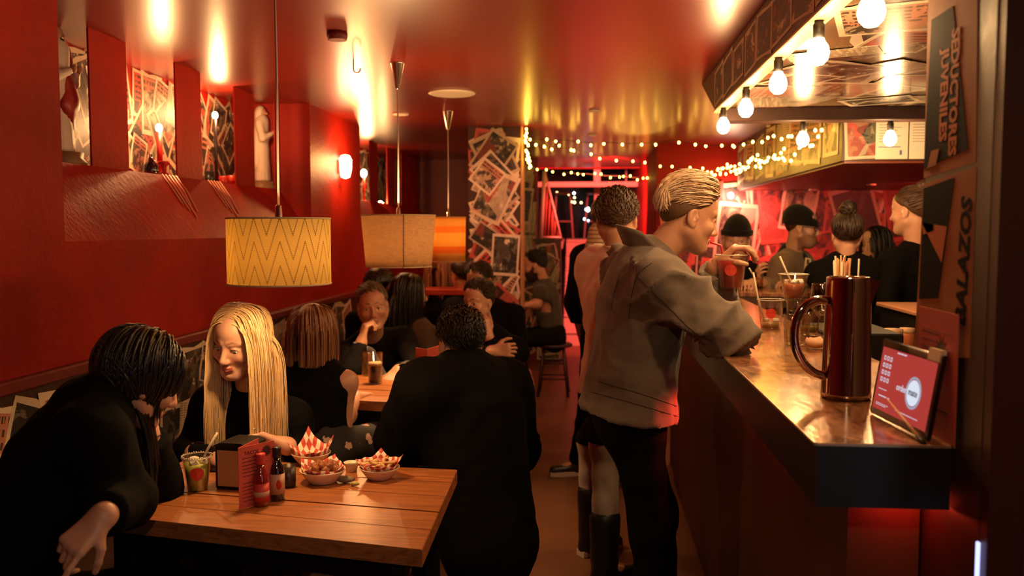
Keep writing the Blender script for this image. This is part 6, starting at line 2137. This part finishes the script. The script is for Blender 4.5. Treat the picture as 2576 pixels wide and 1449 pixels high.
# ---- guests further back on the left
p = person('dark haired guest behind the greying man, mostly hidden', A(962, 1000, 5.45), A(958, 790, 5.4), (.3, .95, 0), A(957, 722, 5.38), (.45, .85, -.05), (0, 0, 1), .95, False, skin=FAIR, top=BLACK2, bottom=BLACK, near=1.8)
short_hair(p.root, p.head, p.R, p.sc, H_BLACK, 160, .04, .016, 21, 'crop', (0, -.6, -.5), None, .005, .1, steps=4)
p = person('woman with long black hair and a grey brown top seen from behind', A(1050, 985, 5.2), A(1040, 812, 5.2), (.70, .70, 0), A(1032, 740, 5.2), (.80, .55, -.05), (0, 0, 1), .97, True, skin=PALE, top=BROWNTOP, top_name='knit_top', bottom=BLACK, near=1.35,
           brow=(.03, .015, .01), eye=(.05, .03, .02))
caps = [(p.Sh['R'], p.neck - p.s * .05, .066), (p.Sh['L'], p.neck - p.s * .05, .066), (p.neck - p.s * .08, p.pel, .13), (p.neck, p.head, .055)]
rt = scalp_pts(320, 31, 'back'); d0 = np.stack([np.sign(rt[:, 0] + 1e-3) * .5, -.9 + 0 * rt[:, 0], np.full(len(rt), -.1)], 1)
hair_obj(p.root, [cap_mesh(p.head, p.R, p.sc, 'back', .012), locks(p.head, p.R, p.sc, rt, d0, .34, 16, .45, .014 + .008 * np.random.RandomState(1).rand(len(rt)), .0075, 9, caps, .5)], H_BLACK)
p = person('woman with straight blonde hair far back below the orange pendant', A(1115, 900, 6.75), A(1112, 728, 6.75), (.2, .95, 0), A(1110, 668, 6.75), (.3, .9, -.1), (0, 0, 1), .95, True, skin=PALE, top=BLACK, bottom=BLACK, near=2.0)
caps = [(p.Sh['R'], p.neck - p.s * .05, .066), (p.Sh['L'], p.neck - p.s * .05, .066), (p.neck, p.head, .055)]
rt = scalp_pts(240, 33, 'back'); d0 = np.stack([np.sign(rt[:, 0] + 1e-3) * .6, -.7 + 0 * rt[:, 0], np.full(len(rt), -.1)], 1)
hair_obj(p.root, [cap_mesh(p.head, p.R, p.sc, 'back', .012), locks(p.head, p.R, p.sc, rt, d0, .26, 14, .45, .014, .009, 9, caps, .5)], H_BOB)
p = person('dark haired guest far back beside the blonde woman', A(1168, 900, 6.25), A(1166, 745, 6.25), (-.9, .3, 0), A(1164, 692, 6.25), (-.6, .75, -.1), (0, 0, 1), .95, False, skin=TANNED, top=BLACK, bottom=BLACK, near=2.0)
short_hair(p.root, p.head, p.R, p.sc, H_BLACK, 120, .05, .018, 22, 'crop', (0, -.6, -.5), None, .006, .1, steps=4)
p = person('man in a dark jacket just behind the young man with swept hair', A(1238, 920, 5.75), A(1226, 770, 5.75), (-.2, -1, 0), A(1208, 708, 5.7), (-.45, -.8, -.35), (0, 0, 1), .95, False, skin=TANNED, top=BLACK2, bottom=BLACK, near=1.5, eye=(.05, .03, .02))
short_hair(p.root, p.head, p.R, p.sc, H_DARK, 500, .035, .004, 23, 'crop', (0, -.7, .2), None, .005, 0, steps=4, lift=.018)
t = thing('high_table', 'narrow red topped high table behind the long haired woman', 'table', (-1.02, 6.25, 0))
MB().bbox((-1.20, 6.12, 1.035), (-.86, 6.42, 1.075), .004).build('table_top', mat('red_table_paint', (.40, .045, .025), .4), t)
MB().lathe([(.03, .02), (.03, 1.034), (0, 1.034)], 14, (-1.03, 6.27, 0)).build('column', M_BLACKMETAL, t)
MB().lathe([(.18, 0), (.18, .012), (.03, .022), (0, .022)], 24, (-1.03, 6.27, 0)).build('base_plate', M_BLACKMETAL, t)

# ---- bearded man on a stool near the stairs
p = person('bearded man in a dark tee sitting on a stool near the stairs', np.array([-.335, 7.9, .555]), A(1366, 712, 7.9), (-1, .15, 0), A(1346, 668, 7.88), (-1, .05, -.22), (0, 0, 1), 1.03, False,
           arms={'L': (A(1352, 765, 7.7), A(1326, 768, 7.6), (-.8, -.2, -.1), (0, 0, -1), (.4, .5, .4)), 'R': (A(1345, 780, 8.0), A(1330, 790, 7.85), (-.3, -.8, -.1), (0, 0, -1), (.4, .5, .4))},
           legs={'R': ((-.72, 7.98, .50), (-.66, 7.95, .085), (-1, 0, 0)), 'L': ((-.70, 7.78, .49), (-.56, 7.74, .19), (-1, -.2, 0))},
           skin=TANNED, top=OLIVE, sleeve='short', hem=.10, top_name='tee_shirt', bottom=BLACK2, shoe=SHOEW, near=1.6, beard=((.015, .009, .006), 1.0, .022), brow=(.02, .012, .008), eye=(.05, .03, .02))
short_hair(p.root, p.head, p.R, p.sc, H_BLACK, 500, .04, .005, 24, 'crop', (0, -.7, .3), None, .006, 0, steps=4, lift=.026)
stool(-.325, 7.9, .47, 'wooden stool with splayed legs under the bearded man', M_DARKWOOD, .17)

# ---- the standing men at the counter
p14 = person('blond man in a washed denim jacket leaning on the counter, drinking through a straw', np.array([.135, 2.98, .90]), A(1630, 646, 2.96), (.96, .22, 0), A(1731, 546, 2.95), (.93, .24, -.24), (.06, 0, 1), .95, False, sh=.195,
           arms={'R': (np.array([.425, 2.72, 1.185]), np.array([.435, 2.97, 1.165]), (-.1, 1, 0), (0, 0, -1), (.3, .4, .3)),
                 'L': (np.array([.455, 3.13, 1.165]), A(1800, 672, 2.99), (.55, -.22, .62), (.55, -.1, -.75), ((.75, .65, .4), (.85, .75, .4), (.95, .8, .45), (1.05, .85, .5)), .9)},
           legs={'R': ((.205, 2.90, .49), (.21, 2.90, .085), (.95, .2, 0)), 'L': ((.25, 3.10, .49), (.27, 3.12, .085), (.95, .2, 0))}, skin=FAIR, top=DENIM, top_name='denim_jacket', bottom=JEANS, bottom_name='black_jeans', shoe=SHOEB, near=.84, bulk=.030, hem=.05, flare=.030, brow=(.20, .10, .05), eye=(.10, .13, .13), brows=.5, disp=folds(.030, 44, .45, 3), fold=.8, neck_r=.056, lips=(.46, .17, .13))
p = p14
parts = [cap_mesh(p.head, p.R, p.sc, 'crop', .006)]
hair_obj(p.root, parts, H_SIDE, 'short_sides')
rt = scalp_pts(2200, 41, 'crop', .22)
rs = np.random.RandomState(5)
top_ = np.clip((rt[:, 2] - .22) / .45, 0, 1)
lift_ = .007 + (.020 + .022 * np.clip(rt[:, 1] + .3, 0, 1)) * top_ * (.55 + .5 * rs.rand(len(rt)))
d0 = np.stack([.25 * np.sign(rt[:, 0]) + .2, -1 + 0 * rt[:, 0], -.15 + .5 * top_], 1)
capq = cap_mesh(p.head, p.R, p.sc, 'crop', .016, zmin=.55, edge=.8)
hair_obj(p.root, [capq, locks(p.head, p.R, p.sc, rt, d0, (.055 + .05 * top_) * (.8 + .4 * rs.rand(len(rt))), 9, 0.02, lift_, .0034, 16, (), .4, adh=-9)], H_SAND)
collar_strip(p, DENIM, .062, .074, .030, 2.3, .075, back=.022)
# jacket seams, cuff and button
M_SEAM = mat('dark_seam_thread', (.05, .040, .034), .9)
def seam(pts, name='seam'):
    me = p.top.data
    from mathutils.bvhtree import BVHTree
    n = len(me.vertices); co = np.empty(n * 3, np.float32); me.vertices.foreach_get('co', co); co = co.reshape(-1, 3) + np.array(ORG[p.root.name])
    tree = BVHTree.FromPolygons([tuple(q) for q in co], [tuple(f.vertices) for f in me.polygons])
    out = []
    P_ = smooth_pts([Vector(q) for q in pts], 8)
    for q in P_:
        d = (q - EYE).normalized()
        hit = tree.ray_cast(EYE, d)
        if hit[0] is not None and (hit[0] - q).length < .3: out.append(hit[0] + hit[1] * .0008)
    if len(out) > 3: MB().tube(out, .0013, 5).build(name, M_SEAM, p.root)
seam([A(1640, 662, 2.75), A(1606, 690, 2.75), A(1590, 740, 2.75), A(1582, 800, 2.75)])
seam([A(1600, 690, 2.75), A(1680, 770, 2.72), A(1740, 830, 2.7), A(1792, 858, 2.7)])
seam([A(1560, 690, 2.8), A(1545, 740, 2.8), A(1538, 780, 2.8)])
seam([A(1485, 985, 2.85), A(1560, 1005, 2.8), A(1640, 1028, 2.8), A(1720, 1052, 2.85)], 'hem_seam')
seam([A(1505, 960, 2.85), A(1570, 978, 2.8), A(1640, 1000, 2.8), A(1715, 1026, 2.85)], 'hem_seam')
# his drink
c = V3(A(1838, 725, 2.96))
cup = plastic_cup(c, .052, .039, .112, 'plastic cup of red drink held by the blond man', M_REDDRINK, .82, -1.75, 0)
mouth = p.head + p.R @ (np.array([0.004, .100, -.066]) * p.sc)
straw(cup, Vector(c) + Vector((-.01, 0, .03)), Vector(c) + Vector((-.034, .0, .142)), Vector(mouth), .0033, mat('red_straw', (.60, .03, .03), .35))

p = person('man in a loose pale shirt standing beyond the denim jacket, back turned', A(1572, 960, 3.7), A(1568, 642, 3.66), (.80, .60, 0), A(1552, 552, 3.66), (.10, .98, -.12), (0, 0, 1), .98, False,
           arms={'L': (A(1515, 800, 3.85), A(1600, 770, 3.95), (.8, .5, .2), (0, 0, -1), (.3, .4, .3)), 'R': (A(1660, 790, 3.62), A(1640, 760, 3.95), (-.2, .9, .2), (0, 0, -1), (.3, .4, .3))},
           legs={'L': (A(1524, 1112, 3.62), (.068, 3.62, .085), (.8, .6, 0)), 'R': (A(1489, 1112, 3.98), (.012, 3.98, .085), (.8, .6, 0))}, skin=FAIR, top=BEIGESHIRT, top_name='loose_shirt', bottom=PALEJEANS, bottom_name='pale_jeans', shoe=SHOEB, boot=.20, near=1.1, bulk=.030, hem=.09, flare=.045, fold=.8, disp=folds(.011, 30, .9, 5))
collar_strip(p, BEIGESHIRT, .016, .066, .006, 3.1, .03, 'neckband', .016, .005)
S = Sdf()
for k, sg in (('R', 1), ('L', -1)):
    hp = p.pel + p.r * .088 * sg; kn = p.G[k][0]
    S.cone(hp, kn, .105, .080, .06); S.cut(kn, nv(p.G[k][1] - kn), kn - .14, kn + .14)
S.flat(p.pel + p.s * .12, p.pel - p.s * .02, .150, .165, p.r, .76, .05)
V, Fq = S.mesh(.013); np_mesh('black_shorts', V, Fq, JEANS, p.root)
short_hair(p.root, p.head, p.R, p.sc, H_BROWN, 1500, .034, .012, 43, 'crop', (.2, -.4, -.2), None, .0028, .05)

p = person('guest in black with a striped beige hood, half hidden behind the pale shirt', np.array([.10, 5.2, .90]), A(1520, 622, 5.2), (.75, .66, 0), A(1528, 548, 5.2), (.6, .75, -.1), (0, 0, 1), .96, False,
           legs={'R': ((.17, 5.14, .50), (.16, 5.12, .085), (.75, .66, 0)), 'L': ((.0, 5.22, .50), (-.07, 5.30, .085), (-.9, -.3, 0))}, skin=FAIR, top=BLACK, bottom=JEANS, shoe=SHOEB, near=1.5, bulk=.02, group='guests of the bar')
S = Sdf(); S.flat(p.neck + p.s * .075 - p.r * .01 - p.fr * .02, p.neck - p.s * .02 - p.fr * .03, .085, .115, p.r, .75, .03)
V, Fq = S.mesh(.012)
def striped():
    m = bpy.data.materials.new('striped_beige_hood'); nt, b = nodes(m)
    x, y, z = xyz(coords()); setc(b, mixc((.50, .34, .22), (.20, .12, .08), ((z * 42).fract() > .68))); b.inputs['Roughness'].default_value = .9
    return m
np_mesh('hood', V, Fq, striped(), p.root)
short_hair(p.root, p.head, p.R, p.sc, H_BROWN, 120, .04, .014, 44, 'crop', (0, -.5, .2), None, .006, .05, steps=4)

# ---- guests around the far counter
p = person('guest in a dark beanie and dark jacket behind the red drink', A(1868, 830, 6.1), A(1862, 672, 6.05), (-.2, -1, 0), A(1853, 606, 5.98), (-.22, -.97, -.05), (.03, 0, 1), 1.08, True, legs='stand', skin=PALE, top=BLACK2, bottom=BLACK, near=1.35, eye=(.08, .09, .09), brow=(.08, .04, .025), look=(-.35, 1, .05),
           arms={'R': (A(1815, 725, 5.88), A(1850, 712, 5.55), (.5, -.8, .1), (0, 0, -1), (.4, .5, .4)), 'L': (A(1905, 725, 5.88), A(1893, 712, 5.55), (-.4, -.9, .1), (0, 0, -1), (.4, .5, .4))})
beanie(p.root, p.head, p.R, p.sc, KNITBLACK, .040, .0, .028, .036)

def vest(S, q): pass
p = person('man in glasses and a black beanie with a grey tan jacket behind the far counter', A(1985, 830, 6.1), A(1992, 640, 6.08), (.85, -.5, 0), A(2017, 573, 6.0), (.95, -.28, -.10), (0, 0, 1), 1.02, False, legs='stand', skin=PALE, top=TAN, top_name='hoodie', bottom=BLACK, near=1.25, beard=((.15, .07, .036), .6, .006), brow=(.06, .03, .018), eye=(.06, .05, .04), bulk=.02,
           arms={'R': (A(1945, 745, 5.92), A(1918, 712, 5.66), (-.35, -.45, .55), (.5, .2, -.2), (.7, .8, .5)), 'L': (A(2055, 715, 5.95), A(2010, 710, 5.7), (-.8, -.3, .1), (0, 0, -1), (.5, .5, .4))})
hair_obj(p.root, [cap_mesh(p.head, p.R, p.sc, 'crop', .003)], H_BROWN)
beanie(p.root, p.head, p.R, p.sc, KNITBLACK, .020, .0, .034, .0)
S = Sdf(); S.flat(p.neck - p.s * .06 + p.fr * .065, p.neck - p.s * .42 + p.fr * .075, .085, .115, p.r, .55, .03); S.flat(p.neck + p.s * .01 - p.fr * .03, p.neck - p.s * .06 - p.fr * .06, .085, .10, p.r, .7, .04)
V, Fq = S.mesh(.012); np_mesh('black_vest_hood', V, Fq, KNITBLACK, p.root)
M_WHITEPRINT = mat('cream_print', (.72, .60, .46), .7)
b = MB()
for st_ in ([(2028, 648), (2026, 664), (2022, 690)], [(2028, 650), (2038, 652), (2038, 664), (2028, 668)], [(2034, 668), (2042, 690), (2048, 694)]):
    b.tube([Vector(A(x, y, 5.90)) for x, y in st_], .011, 6, flat=.5)
b.build('chest_print', M_WHITEPRINT, p.root)
g = MB(); RR = p.R; Wd = lambda q: Vector(p.head + RR @ (np.array(q) * p.sc))
for s_ in (-1, 1):
    g.tube([Wd((s_ * .033 + .021 * math.cos(a), .094 - .012 * abs(math.cos(a)) * (1 if s_ * math.cos(a) > 0 else 0), .002 + .017 * math.sin(a))) for a in [i * 2 * PI / 18 for i in range(19)]], .0022, 6, cap=False)
    g.tube([Wd((s_ * .053, .082, .006)), Wd((s_ * .078, .03, .008)), Wd((s_ * .079, -.015, .002))], .0020, 6)
g.tube([Wd((-.012, .097, .004)), Wd((0, .102, .007)), Wd((.012, .097, .004))], .0020, 6)
g.build('glasses', M_BLACKPAINT, p.root)
c = A(1906, 722, 5.62); c = Vector((c[0], c[1], FZ + .0125))
t = thing('tumbler', 'small glass with orange drink held by the man in glasses', 'glass', c, 'drinks on the far counter')
lathe_obj([(.030, 0), (.032, .003), (.036, .105), (.034, .105), (.029, .008), (0, .008)], c, 'glass_wall', M_GLASS, t)
lathe_obj([(0, .0085), (.0285, .0085), (.031, .07), (0, .07)], c, 'drink', mat('orange_drink', (.70, .22, .05), .2), t)

p = person('bartender with a messy dark bun and black top, back turned', A(2128, 830, 5.0), A(2127, 655, 4.97), (.1, 1, 0), A(2130, 592, 4.96), (.15, .97, -.08), (0, 0, 1), .93, True, legs='stand', skin=PALE, top=BLACK, bottom=BLACK, near=1.35,
           arms={'L': (A(2062, 712, 4.95), A(2075, 716, 5.14), (.3, .9, .1), (0, 0, -1), (.4, .5, .4)), 'R': (A(2190, 715, 4.95), A(2185, 716, 5.12), (0, .9, .1), (0, 0, -1), (.4, .5, .4))})
rt = scalp_pts(380, 51, 'back'); d0 = np.stack([-rt[:, 0] * .5, -.3 - rt[:, 1] * .6, .9 + 0 * rt[:, 0]], 1)
bun = p.head + p.R @ (np.array([0, -.055, .150]) * p.sc)
V1, F1 = Sdf().ell(bun, (.046, .042, .040), p.R, .01).ell(bun + p.R @ np.array([.02, .01, .02]), (.026, .026, .024), p.R, .01).mesh(.008)
V1 = V1 + normals(V1, F1) * (wob(V1, 160, 4) * .008)[:, None]
rb = np.random.RandomState(6).normal(size=(90, 3)); rb /= np.linalg.norm(rb, axis=1, keepdims=True)
fly = []
V2 = []
hair_obj(p.root, [cap_mesh(p.head, p.R, p.sc, 'back', .012), locks(p.head, p.R, p.sc, rt, d0, .11, 9, 0.0, .014 + .008 * np.random.RandomState(2).rand(len(rt)), .005, 17, (), .5, adh=-9), (V1, F1),
                  locks(bun - p.R @ (SCALP_C * .5), p.R, .5, rb, np.cross(rb, np.array([.3, .5, .8])), .06, 7, 0.0, .01, .0045, 18, (), .4, adh=-9)], H_DARK)

p = person('woman with long black hair sipping, hand at her mouth behind the far counter', A(2215, 840, 6.2), A(2222, 690, 6.18), (-.5, -.9, 0), A(2203, 614, 6.1), (-.80, -.55, -.16), (0, 0, 1), .96, True, legs='stand', skin=PALE, top=BROWNTOP, bottom=BLACK, near=1.25, eye=(.04, .025, .02), brow=(.02, .012, .01), lips=(.45, .12, .10),
           arms={'R': (A(2160, 705, 5.95), A(2160, 672, 5.9), (.35, .05, .8), (.6, .3, -.2), (.7, .9, .5)), 'L': (A(2280, 716, 6.0), A(2245, 710, 5.72), (-.75, -.45, .05), (-.2, .5, -.6), (.5, .6, .4))})
caps = [(p.Sh['R'], p.neck - p.s * .05, .066), (p.Sh['L'], p.neck - p.s * .05, .066), (p.neck - p.s * .08, p.pel, .13), (p.neck, p.head, .055)]
rt = scalp_pts(320, 61, 'long'); d0 = np.stack([np.sign(rt[:, 0] + 1e-3), -.35 + 0 * rt[:, 0], np.full(len(rt), -.1)], 1)
hair_obj(p.root, [cap_mesh(p.head, p.R, p.sc, 'long', .008), locks(p.head, p.R, p.sc, rt, d0, .33, 16, .45, .012 + .008 * np.random.RandomState(1).rand(len(rt)), .0075, 19, caps, .5)], H_BLACK)
for (px, Yc, lb, r_) in ((2224, 5.60, 'small orange drink in the fingers of the sipping woman', .034), (2258, 5.5, 'round orange drink on the counter by the column', .042)):
    c = at(px, 730, Y=Yc); c = Vector((c.x, c.y, FZ + .0125))
    t = thing('tumbler', lb, 'glass', c, 'drinks on the far counter')
    lathe_obj([(r_ * .7, 0), (r_ * .85, .004), (r_, .07), (r_ * .95, .07), (r_ * .8, .008), (0, .008)], c, 'glass_wall', M_GLASS, t)
    lathe_obj([(0, .0085), (r_ * .78, .0085), (r_ * .93, .060), (0, .060)], c, 'drink', mat('orange_drink', (.75, .25, .05), .2), t)

p = person('person in a black shirt with hair tied up, half hidden by the pasted column', A(2306, 830, 5.02), A(2308, 622, 5.0), (-.45, .85, 0), A(2292, 532, 4.98), (-.62, .75, -.05), (0, 0, 1), 1.05, False, legs='stand', skin=PALE, top=BLACK, top_name='black_shirt', bottom=BLACK, near=1.3)
rt = scalp_pts(300, 71, 'crop'); d0 = np.stack([-rt[:, 0] * .4, -1 + 0 * rt[:, 0], .3 + 0 * rt[:, 0]], 1)
bun = p.head + p.R @ (np.array([0, -.075, .125]) * p.sc)
V1, F1 = Sdf().ell(bun, (.042, .042, .038), p.R, .01).mesh(.008)
V1 = V1 + normals(V1, F1) * (wob(V1, 150, 9) * .006)[:, None]
hair_obj(p.root, [cap_mesh(p.head, p.R, p.sc, 'crop', .010), locks(p.head, p.R, p.sc, rt, d0, .10, 8, 0.0, .013, .005, 27, (), .5, adh=-9), (V1, F1)], H_BROWN)

# ---- bag on the floor under the counter
c = np.array([.46, 2.18, 0])
t = thing('backpack', 'black backpack on the floor against the counter front', 'bag', c)
S = Sdf(); S.flat(c + np.array([0, 0, .10]), c + np.array([0, 0, .38]), .15, .11, (0, 1, 0), .55, .03); S.cut((0, 0, .003), (0, 0, -1), c - .3, c + np.array([.3, .3, .1]))
S.flat(c + np.array([-.075, 0, .10]), c + np.array([-.06, 0, .22]), .11, .09, (0, 1, 0), .4, .02)
V, Fq = S.mesh(.014); np_mesh('bag_body', V, Fq, BLACK2, t)
MB().tube(smooth_pts([Vector((c[0], c[1] - .05, .45)), Vector((c[0], c[1] - .04, .50)), Vector((c[0], c[1] + .04, .50)), Vector((c[0], c[1] + .05, .45))]), .009, 8).build('handle', BLACK2, t)
MB().tube(smooth_pts([Vector((c[0] - .06, c[1] - .05, .42)), Vector((c[0] - .14, c[1] - .07, .30)), Vector((c[0] - .14, c[1] - .07, .12)), Vector((c[0] - .07, c[1] - .05, .05))]), .016, 8, flat=.3).build('strap', BLACK2, t)

# ---- statues in the niches
M_STWHITE = mat('painted_plaster_white', (.70, .56, .46), .5, var=.1)
M_STRED = mat('painted_plaster_red', (.40, .025, .02), .45)
M_STSKIN = mat('painted_plaster_skin', (.50, .24, .15), .5)
M_STHAIR = mat('painted_plaster_brown', (.05, .022, .012), .5)
M_STBASE = mat('carved_gold_brown_base', (.22, .11, .04), .5, bump_s=.4, bump_scale=60)
def statue(px, py_foot, py_top, Xp, label, robed):
    c = V3(at(px, py_foot, X=Xp)); z0 = 1.7525; c[2] = z0
    H = V3(at(px, py_top, X=Xp))[2] - z0
    t = thing('statue', label, 'statue', c)
    u = lambda x, y, z: c + np.array([y, x, z]) * np.array([H, H, H])   # x along the wall, y into the room
    MB().lathe([(.17 * H, 0), (.18 * H, .02 * H), (.15 * H, .05 * H), (.155 * H, .09 * H), (0, .09 * H)], 24, c).build('base', M_STBASE, t)
    S = Sdf()
    S.flat(u(0, 0, .10), u(0, 0, .45), .12 * H, .09 * H, (0, 1, 0), .8, .03 * H); S.flat(u(0, 0, .45), u(0, 0, .78), .09 * H, .105 * H, (0, 1, 0), .75, .04 * H)
    for sg in (-1, 1):
        S.cone(u(sg * .09, 0, .76), u(sg * .12, .05, .58), .042 * H, .038 * H, .03 * H); S.cone(u(sg * .12, .05, .58), u(sg * .04, .12, .64), .038 * H, .028 * H, .02 * H)
    S.cut(u(0, 0, .092), (0, 0, -1), u(-.3, -.3, 0), u(.3, .3, .2))
    V, Fq = S.mesh(.018 * H)
    th = np.arctan2(V[:, 1] - c[1], V[:, 0] - c[0]); V = V + normals(V, Fq) * (np.sin(th * 16) * .006 * H * np.clip(1 - (V[:, 2] - z0) / (.6 * H), 0, 1))[:, None]
    np_mesh('robe', V, Fq, M_STWHITE, t)
    S = Sdf(); S.ell(u(0, 0, .895), (.052 * H, .048 * H, .066 * H), None, .01); S.cone(u(0, 0, .80), u(0, 0, .87), .03 * H, .03 * H, .01 * H); S.cone(u(0, .05, .895), u(0, .064, .88), .010 * H, .013 * H, .008 * H)
    V, Fq = S.mesh(.012 * H); np_mesh('head', V, Fq, M_STSKIN, t)
    for sg in (-1, 1): np_mesh('hand', *Sdf().ell(u(sg * .03, .145, .655), (.022 * H, .016 * H, .03 * H), None, .01 * H).mesh(.008 * H), M_STSKIN, t)
    if robed:
        S = Sdf(); S.ell(u(0, -.018, .905), (.058 * H, .060 * H, .070 * H), None, .01); S.cone(u(0, -.035, .88), u(0, -.03, .78), .045 * H, .05 * H, .02 * H); S.ell(u(0, .035, .845), (.028 * H, .032 * H, .030 * H), None, .01 * H)
        S.ell(u(0, .075, .905), (.05 * H, .040 * H, .042 * H), None, .01 * H, True)
        V, Fq = S.mesh(.012 * H); np_mesh('hair_and_beard', V, Fq, M_STHAIR, t)
        S = Sdf(); S.flat(u(.075, .02, .80), u(.03, .06, .42), .05 * H, .085 * H, (0, 1, .3), .6, .03 * H); S.flat(u(.03, .06, .42), u(.09, .02, .22), .085 * H, .05 * H, (0, 1, 0), .6, .03 * H)
        V, Fq = S.mesh(.016 * H); V = V + normals(V, Fq) * (np.sin(V[:, 1] * 90 / H * .3 + V[:, 2] * 40) * .006 * H)[:, None]
        np_mesh('red_drape', V, Fq, M_STRED, t)
    else:
        S = Sdf(); S.ell(u(0, -.015, .90), (.062 * H, .066 * H, .078 * H), None, .01); S.flat(u(0, -.03, .84), u(0, -.035, .30), .08 * H, .12 * H, (0, 1, 0), .6, .04 * H); S.ell(u(0, .06, .895), (.055 * H, .055 * H, .058 * H), None, .01 * H, True)
        V, Fq = S.mesh(.016 * H); np_mesh('veil', V, Fq, M_STWHITE, t)
statue(150, 408, 52, -2.085, 'painted statue in white robe and red drape in the first niche', True)
statue(662, 468, 262, -2.06, 'slender pale statue at the edge of the dark fourth niche', False)
